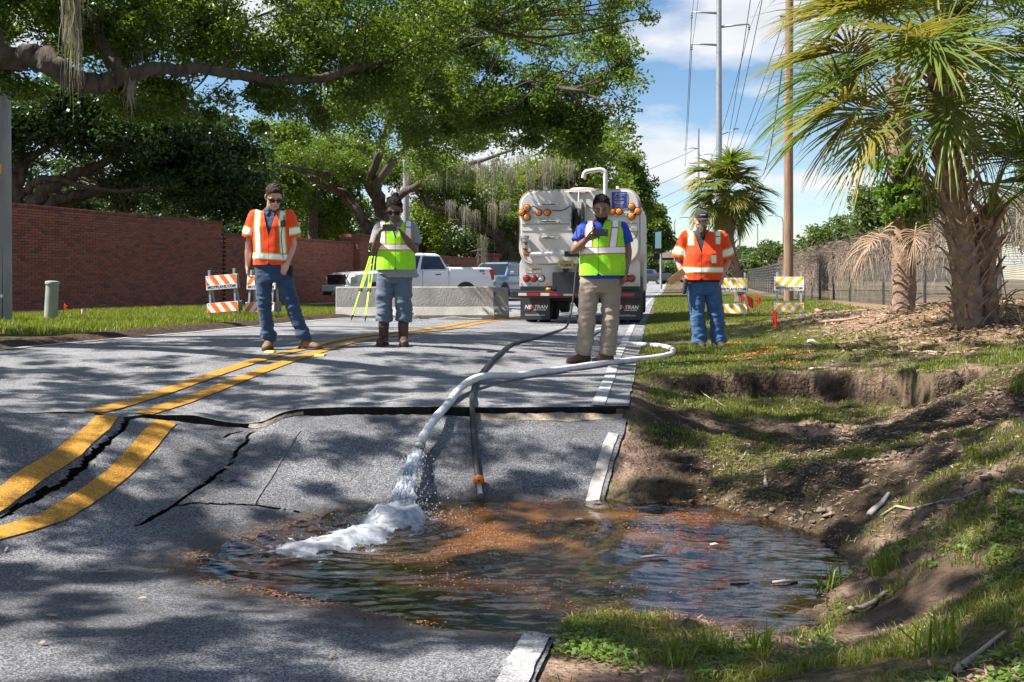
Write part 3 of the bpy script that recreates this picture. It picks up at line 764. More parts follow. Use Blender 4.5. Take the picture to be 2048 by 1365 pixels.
# overpass far behind
beige = mat('overpass_concrete', (.52, .46, .38), (.42, .37, .30), scale=.6, rough=.9)
ov = thing('overpass', 'beige concrete highway overpass wall far beyond the road', 'overpass', W(1330, 185), R(6))
MB().box((0, 0, 2.3), (110, 1.0, 4.6)).build('retaining_wall', beige, ov)
MB().box((0, -.5, 5.6), (112, 2.6, 1.15)).build('parapet', beige, ov)
MB().box((0, .3, 4.82), (111, 1.2, .42)).build('parapet_shadow', dark_steel, ov)  # dark strip standing for the shadow under the parapet
for k in range(-9, 10):
    MB().box((k * 5.6, -.58, 2.3), (.16, .2, 4.55)).build('panel_joint', beige, ov)
for px, d, hgt, s in ((1349, 183, 12.4, 1), (1515, 183, 12.0, 0), (1566, 176, 12.3, -1)):
    b = W(px, d, 0); lab = {1: 'thin street lamp above the overpass beside the bearded man', 0: 'short straight lamp post above the overpass near the small palm', -1: 'curved street lamp beside the wooden utility pole'}[s]
    o = thing('street_lamp', lab, 'street lamp', b, 0, 'lamps along the overpass')
    MB().tube([(0, 0, 0), (0, 0, hgt - 1)], [.14, .1], 8).build('post', steel_m, o)
    if s:
        MB().tube([(0, 0, hgt - 1), (s * .15, 0, hgt - .35), (s * .9, 0, hgt - .05), (s * 1.9, 0, hgt)], [.1, .09, .08, .07], 6).build('arm', steel_m, o, smooth=True)
        MB().box((s * 2.2, 0, hgt), (.9, .35, .16)).build('lamp_head', steel_m, o, bevel=.05)
    else:
        MB().box((0, 0, hgt - .9), (.5, .35, .2)).build('lamp_head', steel_m, o, bevel=.05)

# ------------------------------------------------------------------ net fence behind the palms
fence_path = [W(2330, 15.5), W(2000, 21.7), W(1850, 25.5), W(1700, 31.5), W(1640, 37), W(1575, 50), W(1520, 74), W(1480, 110)]
net_m = mat('fence_net', (.07, .072, .068), (.13, .13, .12), scale=3, rough=.75)
fe = thing('net_fence', 'dark net fence with steel posts draped in dry vines behind the palms', 'fence')
fp = []
for a, b in zip(fence_path[:-1], fence_path[1:]):
    n = max(1, round((b - a).length / 2.5)); fp += [a.lerp(b, k / n) for k in range(n)]
fp.append(fence_path[-1])
fh = lambda p: 2.25 if p.y < 23 else (2.25 - (p.y - 23) * .05 if p.y < 33 else 1.75)
post_pts = []
for k, p in enumerate(fp):
    z = groundz(p.x, p.y); post_pts.append((Vector((p.x, p.y, z)), fh(p)))
    MB().cyl((p.x, p.y, z - .2), (p.x, p.y, z + fh(p) + .04), .04 if p.y < 60 else .05, n=8).build('post', dark_steel, fe)
net = MB()
for (a, ha), (b, hb) in zip(post_pts[:-1], post_pts[1:]):
    far = a.y > 45; nz_ = 10 if far else (44 if a.y < 30 else 30); w = .013 if not far else .05
    L_ = (b - a).length
    sag = random.uniform(.02, .10); ph = random.uniform(0, 6)
    for k in range(nz_ + 1):
        t = k / nz_
        m_ = 5; pts = []
        for q in range(m_ + 1):
            u = q / m_; p = a.lerp(b, u); h = ha + (hb - ha) * u
            pts.append(Vector((p.x, p.y, p.z + .02 + (h - .03) * t - sag * math.sin(math.pi * u) * (t * (1.2 - t)) * 2.0 + .02 * math.sin(u * 9 + ph + k * .6))))
        for q in range(m_):
            i = len(net.v); d = Vector((0, 0, w / 2)); net.v += [tuple(pts[q] - d), tuple(pts[q + 1] - d), tuple(pts[q + 1] + d), tuple(pts[q] + d)]; net.f.append((i, i + 1, i + 2, i + 3))
    nv = int(L_ / (.055 if not far else .4))
    for k in range(nv):
        u = (k + .5) / nv; p = a.lerp(b, u); h = ha + (hb - ha) * u; dv = (b - a).normalized() * (.005 if not far else .03)
        i = len(net.v); t = p + Vector((0, 0, h)); net.v += [tuple(p - dv), tuple(p + dv), tuple(t + dv), tuple(t - dv)]; net.f.append((i, i + 1, i + 2, i + 3))
tag(net.build('net', net_m, fe), kind='stuff')
vine_m = mat('dry_vine', (.33, .26, .20), (.20, .15, .12), scale=5, rough=.95)
vb = MB()
for (a, ha), (b, hb) in zip(post_pts[:14], post_pts[1:15]):
    heavy = 190 if a.y > 23 else 110
    for k in range(heavy):
        u = random.random(); p = a.lerp(b, u); h = ha + (hb - ha) * u
        t0 = h - abs(random.gauss(0, .28)) + .1; pts = [Vector((p.x + random.uniform(-.06, .06), p.y - .05, p.z + t0))]
        droop = random.random() < .55
        for q in range(6):
            s = pts[-1] + (Vector((random.gauss(0, .05), random.gauss(0, .04) - .01, -random.uniform(.05, .28))) if droop else Vector((random.gauss(0, .16), random.gauss(0, .06), random.gauss(.0, .09))))
            pts.append(s)
        vb.tube(pts, random.uniform(.003, .008), 3, False)
tag(vb.build('dry_vines', vine_m, fe), kind='stuff')

# ------------------------------------------------------------------ concrete barriers
barrier_m = mat('barrier_concrete', (.44, .425, .39), (.29, .28, .255), scale=2.4, rough=.92, bump=.6, bscale=35, stretch=(1, 1, .6))
spall_m = mat('spalled_aggregate', (.22, .21, .19), (.42, .40, .37), scale=45, rough=1, bump=1, bscale=60)
def barrier(a, b, label, spalls):
    a, b = Vector(a), Vector(b); L_ = (b - a).length; mid = (a + b) / 2
    mid.z = min(groundz(a.x, a.y), groundz(b.x, b.y)) - .0
    o = thing('concrete_barrier', label, 'barrier', mid, math.atan2(b.y - a.y, b.x - a.x), 'concrete barriers across the left lane')
    prof = [(-.30, .06), (-.30, .13), (-.165, .33), (-.09, .79), (-.075, .81), (.075, .81), (.09, .79), (.165, .33), (.30, .13), (.30, .06)]
    MB().prism(prof, -L_ / 2, L_ / 2, 'x').build('body', barrier_m, o, bevel=.012)
    for x0, x1 in ((-L_ / 2, -.95), (-.45, .45), (.95, L_ / 2)):
        MB().prism([(-.30, -.04), (-.30, .062), (.30, .062), (.30, -.04)], x0 + .004, x1 - .004, 'x').build('foot', barrier_m, o, bevel=.012)
    for x, w, h in spalls:
        mb = MB(); rings = []
        for i in range(9):
            t = i / 8; hh = h * math.sin(math.pi * (.12 + .8 * t)) * random.uniform(.75, 1.1)
            xx = x + (t - .5) * w
            rings.append([(xx, -.30 - .004, -.02), (xx, -.325, .03), (xx, -.318, max(.05, hh * .45)), (xx, -.27 , max(.08, hh * .8)), (xx, -.2, max(.1, hh)), (xx, -.15, .0)])
        mb.loft(rings).build('spalled_patch', spall_m, o)
    for s in (-1, 1):
        for z in (.2, .24, .62, .66):
            MB().tube([(s * L_ / 2, -.05, z), (s * (L_ / 2 + .07), -.05, z), (s * (L_ / 2 + .09), 0, z), (s * (L_ / 2 + .07), .05, z), (s * L_ / 2, .05, z)], .009, 6).build('rebar_loop', dark_steel, o)
    return o
barrier(W(672, 23.7), W(986, 24.2), 'nearer grey concrete barrier with broken lower edge behind the woman', ((-.55, .8, .17), (.95, 1.25, .17), (-.1, .35, .3), (-1.55, .4, .12)))
barrier(W(755, 25.3), W(1016, 25.7), 'farther sunlit concrete barrier whose end shows beside the truck bumper', ())

# ------------------------------------------------------------------ barricades
bar_white = mat('reflective_white', (.86, .86, .86), (.74, .74, .73), scale=30, rough=.35, lo=.55, hi=.8)
bar_orange = mat('reflective_orange', (.95, .22, .01), (.85, .17, .01), scale=20, rough=.4)
bar_amber = mat('reflective_amber', (.95, .52, .01), (.88, .45, .01), scale=20, rough=.4)
bar_grey = mat('sign_strip', (.62, .62, .64), rough=.45)
black_ink = mat('black_ink', (.015, .015, .02), rough=.6)
leg_m = mat('barricade_leg', (.40, .43, .46), (.30, .33, .36), scale=10, rough=.45, metal=.5)
back_m = mat('barricade_back', (.33, .33, .32), rough=.6)
def barricade(p, rotz, stripe, slant, lean, roll, label, group, txt=True):
    o = thing('barricade', label, 'barricade', p, rotz, group)
    o.rotation_euler = (0, roll, rotz)
    W_ = .61
    def panel(z, h, yy, tilt, face, nm, textstrip):
        rot = Matrix.Rotation(tilt, 4, 'X')
        pn = MB().box((0, 0, h / 2), (W_, .022, h)).build(nm, bar_white if face else back_m, o, bevel=.003)
        pn.location = (0, yy, z); pn.rotation_euler = (tilt, 0, 0)
        if not face: return
        zs = .095 if textstrip else 0
        hs = h - zs
        for k in range(-3, 5):
            x0 = -W_ / 2 + k * .2 - .02; sh = hs * slant
            poly = [(x0, zs + .002), (x0 + .1, zs + .002), (x0 + .1 + sh, h - .003), (x0 + sh, h - .003)]
            lo, hi = -W_ / 2 + .003, W_ / 2 - .003
            # clip the slanted stripe to the panel
            bm = bmesh.new(); vs = [bm.verts.new((x, -.0125, z_)) for x, z_ in poly]; bm.faces.new(vs)
            for co, no in (((lo, 0, 0), (-1, 0, 0)), ((hi, 0, 0), (1, 0, 0))):
                bmesh.ops.bisect_plane(bm, geom=bm.verts[:] + bm.edges[:] + bm.faces[:], plane_co=co, plane_no=no, clear_outer=True)
            if len(bm.faces):
                me = bpy.data.meshes.new('stripe'); bm.to_mesh(me); link_mesh('stripe', me, stripe, pn)
            bm.free()
        if textstrip:
            MB().box((0, -.0135, zs / 2), (W_ - .004, .003, zs - .006)).build('name_strip', bar_grey, pn)
            text_part('lettering', 'MOTPLANS.COM', .078, black_ink, pn, (0, -.0165, zs / 2 + .002), bold=.0018, sx=.93)
        for sx in (-1, 1):
            for zz_ in (zs + .025, h - .025):
                MB().cyl((sx * (W_ / 2 - .03), -.014, zz_), (sx * (W_ / 2 - .03), -.017, zz_), .009, n=8).build('bolt', black_ink, pn)
    for face, s in ((True, -1), (False, 1)):
        t = lean * s                                          # each half leans to the hinge at the top
        zt = .99
        for sx in (-1, 1):
            a = Vector((sx * .245, s * (.04 + math.tan(lean) * zt), .0)); b = Vector((sx * .245, s * .04, zt))
            MB().bar(a, b, .035, .035, up=(0, 1, 0)).build('leg', leg_m, o)
        def yy(z): return s * (.04 + math.tan(lean) * (zt - z)) + s * .03
        panel(.59, .295, yy(.59), t * (1 if face else 1) * (1), face, 'top_panel', face)
        panel(.13, .2, yy(.13), t, face, 'bottom_panel', False)
    return o
A_, B_ = 'orange and white barricades by the brick wall', 'yellow and white barricades on the grass'
barricade(at_ground(452, 20.2), R(14), bar_orange, -.62, R(13), R(-5), 'orange striped barricade leaning askew on the grass in front of the brick wall', A_)
barricade(at_ground(527, 20.6), R(2), bar_orange, .62, R(11), R(0), 'orange striped barricade half hidden behind the legs of the man in jeans and orange vest', A_)
barricade(at_ground(1466, 21.3), R(-8), bar_amber, -.8, R(9), 0, 'yellow striped barricade right beside the bearded man', B_)
barricade(at_ground(1578, 21.3), R(-8), bar_amber, .8, R(9), 0, 'yellow striped barricade standing in front of the wooden utility pole', B_)

# ------------------------------------------------------------------ pedestal, flags, road studs
ped_m = mat('pedestal_green', (.33, .37, .30), (.25, .29, .24), scale=5, rough=.6)
po = thing('utility_pedestal', 'pale green cylindrical utility pedestal post on the verge near the brick wall', 'pedestal', at_ground(101, 17.6, -.03))
po.rotation_euler = (0, R(3), 0)
MB().lathe([(.112, 0), (.11, .3), (.105, .70)], 20).build('post', ped_m, po, smooth=True, auto=40)
MB().lathe([(.12, .70), (.122, .735), (.11, .752), (.05, .76)], 20).build('lid', ped_m, po, smooth=True, auto=40)
flag_red = mat('flag_red', (.72, .03, .012), (.6, .02, .01), scale=20, rough=.5, trans=.3)
flag_or = mat('flag_orange', (.9, .10, .02), rough=.5, trans=.3)
flag_wh = mat('flag_pinkwhite', (.75, .6, .6), (.6, .08, .08), scale=25, lo=.5, hi=.55, rough=.5)
def flag(p, z, w, h, m, label, lean=.1, group='marker flags'):
    o = thing('marker_flag', label, 'flag', p, random.uniform(-.5, .5), group)
    MB().tube([(0, 0, -.05), (lean * .5, 0, z), (lean, 0, z + h)], .0025, 5).build('wire_stem', dark_steel, o)
    vs, fs = [], []
    nu, nv = 6, 6
    for j in range(nv + 1):
        for i in range(nu + 1):
            u, v = i / nu, j / nv
            x = u * w * (1 - .35 * (1 - v)) ; zz_ = z + h * v - u * h * .55
            vs.append((lean * (z + h * v) / (z + h) + x, .02 * math.sin(u * 5 + v * 2), zz_))
    for j in range(nv):
        for i in range(nu):
            a = j * (nu + 1) + i; fs.append((a, a + 1, a + nu + 2, a + nu + 1))
    MB().add(vs, fs).build('pennant', m, o, smooth=True)
flag(at_ground(1500, 17), .38, .13, .16, flag_red, 'largest red marker flag in the gap between the two yellow barricades', -.05)
flag(at_ground(1517, 17.4), .37, .08, .15, flag_red, 'narrow red marker flag between the two yellow barricades', -.04)
flag(at_ground(1483, 19), .40, .06, .12, flag_red, 'small red marker flag in front of the barricade beside the bearded man', 0)
flag(at_ground(1546, 14.5), .28, .075, .20, flag_red, 'tall red marker flag before the barricade by the wooden pole', .0)
flag(at_ground(126, 19.2), .22, .08, .11, flag_or, 'orange marker flag just beside the green pedestal', .02)
flag(at_ground(158, 18.6), .10, .06, .12, flag_wh, 'red and white striped marker flag near the green pedestal', .04)
flag(at_ground(337, 17.0), .04, .09, .09, flag_or, 'low orange marker flag at the grass edge between pedestal and barricades', .02)
stud_m = mat('road_stud_yellow', (.85, .55, .02), rough=.35)
for px, py, lab in ((541, 705, 'yellow road stud by the toe of the man in jeans and orange vest'), (641, 712, 'yellow road stud on the outer side of the double yellow line')):
    p = up_hit(px, py); o = thing('road_stud', lab, 'road stud', p, 0, 'yellow road studs')
    MB().prism([(-.05, 0), (-.035, .018), (.035, .018), (.05, 0)], -.05, .05, 'x').build('body', stud_m, o, bevel=.003)
# ------------------------------------------------------------------ vehicle materials
truck_white = mat('truck_white', (.68, .67, .65), (.50, .465, .42), scale=1.6, rough=.45, lo=.4, hi=.9, detail=4, spec=.4, stretch=(1, 1, .5))
rust_m = mat('rust', (.22, .09, .04), (.35, .18, .09), scale=20, rough=.9)
black_paint = mat('black_paint', (.02, .022, .028), rough=.45)
rubber = mat('rubber', (.022, .022, .023), (.035, .035, .035), scale=20, rough=.85)
flap_m = mat('mud_flap', (.028, .031, .038), (.045, .048, .055), scale=6, rough=.7)
amber_lens = mat('amber_lens', (.88, .26, .01), (.7, .17, .01), scale=60, rough=.25, spec=.7)
red_lens = mat('red_lens', (.42, .008, .015), (.3, .005, .01), scale=60, rough=.25, spec=.7)
clear_lens = mat('clear_lens', (.55, .57, .52), rough=.25, spec=.7)
chrome = mat('chrome', (.62, .62, .63), rough=.2, metal=1)
alu = mat('brushed_metal', (.5, .5, .5), (.4, .39, .38), scale=15, rough=.4, metal=.7)
silver_tape = mat('marker_silver', (.62, .45, .33), (.8, .72, .62), scale=90, rough=.4, lo=.45, hi=.6)
pvc_white = mat('pipe_white', (.62, .63, .65), (.52, .52, .52), scale=4, rough=.4)
sign_blue = mat('sign_blue', (.02, .05, .30), rough=.4)
white_ink = mat('white_ink', (.85, .85, .87), rough=.5)
grey_ink = mat('grey_ink', (.55, .57, .6), rough=.5)
red_ink = mat('red_ink', (.6, .04, .02), rough=.5)
plate_yellow = mat('plate_yellow', (.62, .48, .02), (.5, .38, .03), scale=14, rough=.5)
plate_pale = mat('plate_pale', (.5, .5, .42), rough=.5)
car_glass = mat('car_glass', (.012, .016, .022), rough=.04, spec=.9)
paint_white = mat('car_paint_white', (.78, .79, .82), rough=.25, coat=.8)
paint_blue = mat('car_paint_bluegrey', (.16, .25, .36), rough=.25, coat=.8, metal=.2)
paint_dark = mat('car_paint_dark', (.02, .025, .035), rough=.25, coat=.8)
black_plastic = mat('black_plastic', (.018, .018, .02), rough=.5)

# ------------------------------------------------------------------ vacuum truck
def build_truck():
    p = W(1158, 20.4); p.z = groundz(p.x, p.y)
    o = thing('vacuum_truck', 'large white vacuum tank truck seen from behind with amber lights and black mud flaps', 'truck', p, R(-.8))
    K = .002628
    X = lambda u: (u - 536) * K
    Z = lambda v: .95 + (240 - v / 3.9) * .01025 - p.z
    def rrect(x0, x1, z0, z1, r0, r1, n=7):
        pts = []
        for cx, cz, a0, r in ((x1 - r1, z1 - r1, 0, r1), (x0 + r1, z1 - r1, 90, r1), (x0 + r0, z0 + r0, 180, r0), (x1 - r0, z0 + r0, 270, r0)):
            for k in range(n + 1):
                a = R(a0 + 90 * k / n); pts.append((cx + r * math.cos(a), cz + r * math.sin(a)))
        return pts
    tank = rrect(X(68), X(1006), Z(818), Z(236), .34, .30)
    MB().prism(tank, .06, 5.4, 'y').build('tank', truck_white, o, bevel=.02)
    door = MB().prism(rrect(X(74), X(1000), Z(812), Z(242), .33, .29), 0, .1, 'y').build('rear_door', truck_white, o, bevel=.025, seg=3)
    MB().prism(rrect(X(60), X(1013), Z(826), Z(228), .35, .31), .055, .1, 'y').build('door_rim', mat('tank_rim', (.45, .41, .36), (.3, .2, .14), scale=6, rough=.7, lo=.45, hi=.8), o, bevel=.008)
    for v in (500, 548): MB().box((0, -.006, Z(v)), (X(985) - X(85), .012, .008)).build('door_seam', rust_m if v == 500 else truck_white, door)
    # lower apron with the tail lights
    ap = [(X(62), Z(990)), (X(62), Z(812)), (X(80), Z(768)), (X(130), Z(740)), (X(940), Z(740)), (X(990), Z(768)), (X(1008), Z(812)), (X(1008), Z(990))]
    apron = MB().prism(ap, .09, .16, 'y').build('apron', truck_white, o, bevel=.008)
    for u in (78, 145, 212, 280, 830, 900, 985): MB().cyl((X(u), .09, Z(970)), (X(u), .08, Z(970)), .012, n=8).build('rivet', black_paint, apron)
    def lamp(u, v, lens, parent, r=.070, y0=.09, name='tail_light'):
        l = MB().lathe([(r + .014, 0), (r + .014, .03), (r, .036)], 20, (X(u), y0, Z(v)), Matrix.Rotation(R(90), 3, 'X')).build(name, black_plastic, parent, smooth=True, auto=30)
        MB().lathe([(r, .030), (r * .96, .045), (r * .7, .056), (0.001, .06)], 20, (X(u), y0, Z(v)), Matrix.Rotation(R(90), 3, 'X')).build('lens', lens, l, smooth=True)
    for u, m in ((119, red_lens), (178, red_lens), (237, clear_lens), (868, clear_lens), (903, red_lens), (942, red_lens)): lamp(u, 926, m, o, .062)
    # amber warning lights
    for us in ((128, 86, 128), (943, 990, 943)):
        vs = (372, 408, 445)
        pl = MB().tube([(X(us[0]), -.01, Z(vs[0])), (X(us[1]), -.01, Z(vs[1])), (X(us[2]), -.01, Z(vs[2]))], .05, 8).build('light_bracket', black_plastic, o)
        for u, v in zip(us, vs): lamp(u, v, amber_lens, o, .064, -.01, 'warning_light')
    for u in (220, 288, 795, 848): lamp(u, 409, amber_lens, o, .062, -.01, 'warning_light')
    MB().box((X(215), -.012, Z(432)), (.40, .03, .10)).build('light_bar', alu, o, bevel=.01)
    MB().box((X(850), -.012, Z(432)), (.34, .03, .08)).build('light_bar', alu, o, bevel=.01)
    for v, u in ((347, 300), (480, 303), (610, 298), (347, 930)):
        if u > 900: continue
        h = MB().box((X(u), -.02, Z(v)), (.43, .05, .058)).build('grab_handle', truck_white, o, bevel=.012)
        MB().box((X(u), -.047, Z(v)), (.27, .008, .018)).build('handle_slot', black_paint, h)
    # hose reel
    reel = MB().lathe([(.20, -.05), (.20, .05)], 28, (X(535), -.22, Z(460)), Matrix.Rotation(R(90), 3, 'Y')).build('hose_reel', rubber, o, smooth=True, auto=30)
    for s in (-1, 1):
        MB().lathe([(.32, -.012), (.33, 0), (.32, .012)], 32, (X(535) + s * .095, -.2, Z(460)), Matrix.Rotation(R(90), 3, 'Y')).build('reel_flange', black_paint, reel, smooth=True, auto=30)
        MB().box((X(535) + s * .15, -.12, Z(440)), (.02, .3, .5)).build('reel_bracket', alu, reel)
        for k in range(6):
            a = k * math.pi / 3; MB().bar((X(535) + s * .108, -.2, Z(460)), (X(535) + s * .108, -.2 + .3 * math.cos(a), Z(460) + .3 * math.sin(a)), .015, .03).build('reel_spoke', alu, reel)
    MB().cyl((X(536), -.1, Z(335)), (X(536), -.02, Z(250)), .015, n=8).build('latch_rod', alu, o)
    # exhaust pipe, hatch, top bits
    ex = [(X(743), .14, Z(560)), (X(743), .14, Z(330)), (X(743), .14, Z(130)), (X(738), .14, Z(100)), (X(722), .14, Z(87)), (X(690), .14, Z(83)), (X(620), .14, Z(92)), (X(592), .14, Z(98)), (X(578), .14, Z(115)), (X(572), .14, Z(146))]
    ex = [(a, b - .2, c) for a, b, c in ex]
    MB().tube(catmull(ex, 4), .045, 14).build('vent_pipe', pvc_white, o, smooth=True, auto=50)
    MB().lathe([(.255, 0), (.255, .08), (.24, .09)], 24, (X(543), .6, Z(236) - .005)).build('top_hatch', truck_white, o, smooth=True, auto=30)
    for u in (258, 830): MB().box((X(u), .3, Z(222)), (.055, .2, .10)).build('lifting_eye', truck_white, o, bevel=.01)
    bar = MB().box((X(536), -.012, Z(255)), (.42, .03, .045)).build('clearance_lamp_bar', alu, o, bevel=.006)
    for u in (472, 536, 596): MB().box((X(u), -.031, Z(255)), (.055, .014, .03)).build('clearance_lamp', red_lens, bar, bevel=.005)
    MB().box((X(1016), .15, Z(356)), (.03, .12, .1)).build('side_marker', red_lens, o, bevel=.01)
    # suction piping
    pts = [(X(118), -.10, Z(595)), (X(118), -.10, Z(690)), (X(118), -.10, Z(715)), (X(126), -.10, Z(732)), (X(150), -.10, Z(736))]
    MB().tube(catmull(pts, 4), .052, 12).build('rusty_elbow', rust_m, o, smooth=True, auto=50)
    MB().tube([(X(148), -.10, Z(736)), (X(432), -.10, Z(736))], .047, 14).build('drain_pipe', pvc_white, o, smooth=True, auto=50)
    MB().tube([(X(428), -.10, Z(736)), (X(530), -.10, Z(736)), (X(545), -.10, Z(740)), (X(552), -.10, Z(760))], .056, 12).build('pipe_coupler', rubber, o, smooth=True, auto=50)
    MB().lathe([(.075, 0), (.075, .05), (.05, .06), (.05, .13), (.07, .14), (.07, .2), (.085, .21), (.085, .26), (.05, .27)], 16, (X(118), -.10, Z(690))).build('cam_valve', alu, o, smooth=True, auto=30)
    MB().tube(catmull([(X(80), -.02, Z(600)), (X(76), -.03, Z(700)), (X(95), -.03, Z(770)), (X(180), -.02, Z(815)), (X(300), -.02, Z(828)), (X(400), -.02, Z(820))], 4), .012, 6).build('cable', truck_white, o)
    for a in ([(X(155), -.03, Z(372)), (X(180), -.04, Z(360)), (X(205), -.03, Z(375)), (X(215), -.03, Z(390))], [(X(320), -.03, Z(392)), (X(390), -.04, Z(396)), (X(440), -.04, Z(380)), (X(475), -.05, Z(350))], [(X(595), -.05, Z(350)), (X(630), -.04, Z(378)), (X(680), -.04, Z(392)), (X(760), -.03, Z(396))]):
        MB().tube(catmull(a, 4), .011, 6).build('cable', rubber, o)
    # right-hand latch gear
    MB().box((X(965), -.03, Z(545)), (.14, .06, .09)).build('latch', alu, o, bevel=.01)
    MB().tube(catmull([(X(985), -.04, Z(530)), (X(990), -.05, Z(570)), (X(970), -.05, Z(615)), (X(950), -.04, Z(620))], 4), .01, 6).build('cable', rubber, o)
    # number plate and stickers
    pl = MB().box((X(433), -.02, Z(818)), (.31, .015, .16)).build('number_plate', plate_yellow, o, bevel=.006)
    MB().box((X(433), -.029, Z(824)), (.21, .004, .10)).build('plate_field', plate_pale, pl)
    text_part('lettering', 'TG3878', .088, black_ink, pl, (X(433), -.034, Z(824)), bold=.002, sx=.78)
    text_part('lettering', 'FLORIDA', .03, black_ink, pl, (X(433), -.030, Z(796)))
    MB().prism([(-.06, .05), (.06, .05), (.03, -.08), (-.03, -.08)], -.01, .09, 'y').build('plate_lamp', black_plastic, o, loc=(X(430), -.0, Z(862)))
    st = MB().box((X(179), .085, Z(866)), (.30, .008, .088)).build('warning_sticker', white_sticker, o, bevel=.004)
    MB().box((X(179), .078, Z(857)), (.285, .006, .03)).build('sticker_band', plate_yellow, st)
    text_part('lettering', 'CAUTION', .026, black_ink, st, (X(179), .073, Z(857)))
    text_part('lettering', 'FOR', .026, black_ink, st, (X(170), .078, Z(874)))
    MB().box((X(179), .088, Z(866)), (.312, .004, .10)).build('sticker_border', black_ink, st)
    # blue notice
    sg = MB().box((X(848), -.008, Z(318)), (.305, .014, .325)).build('blue_notice', sign_blue, o)
    def ln(body, v, size, m=white_ink, u=848, **kw): text_part('lettering', body, size, m, sg, (X(u), -.0175, Z(v)), **kw)
    ln('ENVIRONMENTAL', 270, .024, u=868); ln('PRODUCTS', 282, .024, u=866); ln('INC.  OCALA, FL', 295, .018)
    ln('Environmental & Sewer', 308, .019); ln('Maintenance Equipment', 315, .019); ln('Florida', 322, .016)
    ln('SERVICE & SALES', 334, .026, bold=.0006); ln('1-800-225-6462', 346, .026, bold=.0006)
    ln('A TRUSTED NAME', 358, .015); ln('IN SEWER EQUIPMENT', 365, .015); ln('www.environmental.com', 373, .016)
    MB().tube([(X(812), -.018, Z(293)), (X(822), -.018, Z(272)), (X(832), -.018, Z(262)), (X(836), -.018, Z(270)), (X(824), -.018, Z(276))], .004, 5).build('emblem', white_ink, sg)
    # black box, bumper, strips
    MB().box((X(438), .02, Z(945)), (.57, .22, .36)).build('tool_box', black_paint, o, bevel=.012)
    MB().box((X(640), .04, Z(945)), (.42, .2, .34)).build('tool_box', black_paint, o, bevel=.012)
    MB().box((0, .12, Z(1004)), (2.45, .14, .09)).build('frame_rail', black_paint, o, bevel=.01)
    bump = MB().box((X(514), .0, Z(1050)), (2.72, .16, .15)).build('bumper', black_paint, o, bevel=.02)
    segs = [(62, 128, silver_tape), (130, 236, red_lens), (238, 306, silver_tape), (308, 415, red_lens), (417, 490, silver_tape), (492, 600, red_lens), (602, 670, silver_tape), (672, 780, red_lens), (782, 850, silver_tape), (860, 966, red_lens)]
    for a, b, m in segs: MB().box(((X(a) + X(b)) / 2, -.083, Z(1050)), (X(b) - X(a), .006, .058)).build('marker_tape', m, bump)
    MB().lathe([(.06, 0), (.06, .03), (.05, .055)], 16, (X(298), .0, Z(1020) )).build('beacon', amber_lens, o, smooth=True)
    MB().box((X(382), -.06, Z(1001)), (.17, .06, .06)).build('marker_lamp', amber_lens, o, bevel=.012)
    # mud flaps
    for s, xc in ((-1, X(178)), (1, X(894))):
        fl = MB().prism(rrect(-.31, .31, -.23, .23, .04, .005, 3), -.008, .008, 'y').build('mud_flap', flap_m, o, loc=(xc, .25, Z(1164)))
        text_part('lettering', 'NE', .105, white_ink, fl, (-.155, -.0105, .03), shear=.25, bold=.003, align='CENTER')
        text_part('lettering', 'X', .105, red_ink, fl, (-.055, -.0105, .03), shear=.25, bold=.003)
        text_part('lettering', 'TRAN', .105, white_ink, fl, (.115, -.0105, .03), shear=.25, bold=.003)
        text_part('lettering', 'TRUCK CENTERS', .034, white_ink, fl, (.10, -.0105, -.03), shear=.15, bold=.001)
        text_part('lettering', 'NextranUSA.com', .058, grey_ink, fl, (0, -.0105, -.135), bold=.0008)
        MB().tube(catmull([(-.21, -.012, -.03), (-.12, -.012, -.028), (-.05, -.012, .04), (.03, -.012, .09), (.2, -.012, .098)], 5), .004, 4).build('red_swoosh', red_ink, fl)
    # axles, wheels, chassis, cab
    MB().box((0, 3.6, .75), (.9, 7.4, .25)).build('chassis', black_paint, o)
    MB().cyl((-1.0, .95, .50), (1.0, .95, .50), .09, n=10).build('axle', black_paint, o)
    MB().lathe([(.08, -.2), (.22, -.1), (.24, 0), (.22, .1), (.08, .2)], 14, (0, .95, .5), Matrix.Rotation(R(90), 3, 'Y')).build('differential', black_paint, o, smooth=True)
    for yy in (.95, 2.3, 7.3):
        for s in (-1, 1):
            for xw in ((.82, 1.10) if yy < 5 else (1.05,)):
                wv = MB().lathe([(.30, -.13), (.46, -.13), (.5, -.10), (.5, .10), (.46, .13), (.30, .13)], 26, (s * xw, yy, .5), Matrix.Rotation(R(90), 3, 'Y')).build('wheel', rubber, o, smooth=True, auto=40)
                MB().lathe([(.05, -.1), (.29, -.1), (.29, .1), (.05, .1)], 20, (s * xw, yy, .5), Matrix.Rotation(R(90), 3, 'Y')).build('rim', alu, wv)
    cab = MB().loft([[(-1.2, y, z), (1.2, y, z), (1.2, y2, z), (-1.2, y2, z)] for z, y, y2 in ((.6, 5.7, 8.0), (1.5, 5.7, 8.0), (2.7, 5.75, 7.4))]).build('cab', truck_white, o, bevel=.06)
    MB().box((0, 7.73, 2.1), (2.0, .12, .8), Matrix.Rotation(R(27), 3, 'X')).build('windscreen', car_glass, cab)
    for s in (-1, 1):
        MB().bar((s * 1.2, 6.9, 1.9), (s * 1.42, 6.9, 1.9), .03, .03).build('mirror_arm', black_paint, o)
        MB().box((s * 1.53, 6.9, 1.98), (.20, .08, .5)).build('mirror', black_paint, o, bevel=.03)
        MB().box((s * 1.53, 6.855, 1.98), (.16, .01, .44)).build('mirror_glass', mat('mirror_glass', (.25, .4, .5), rough=.05, metal=.8), o)
        MB().box((s * 1.5, 6.9, 1.55), (.16, .1, .18)).build('mirror', black_paint, o, bevel=.03)
    return o, X, Z
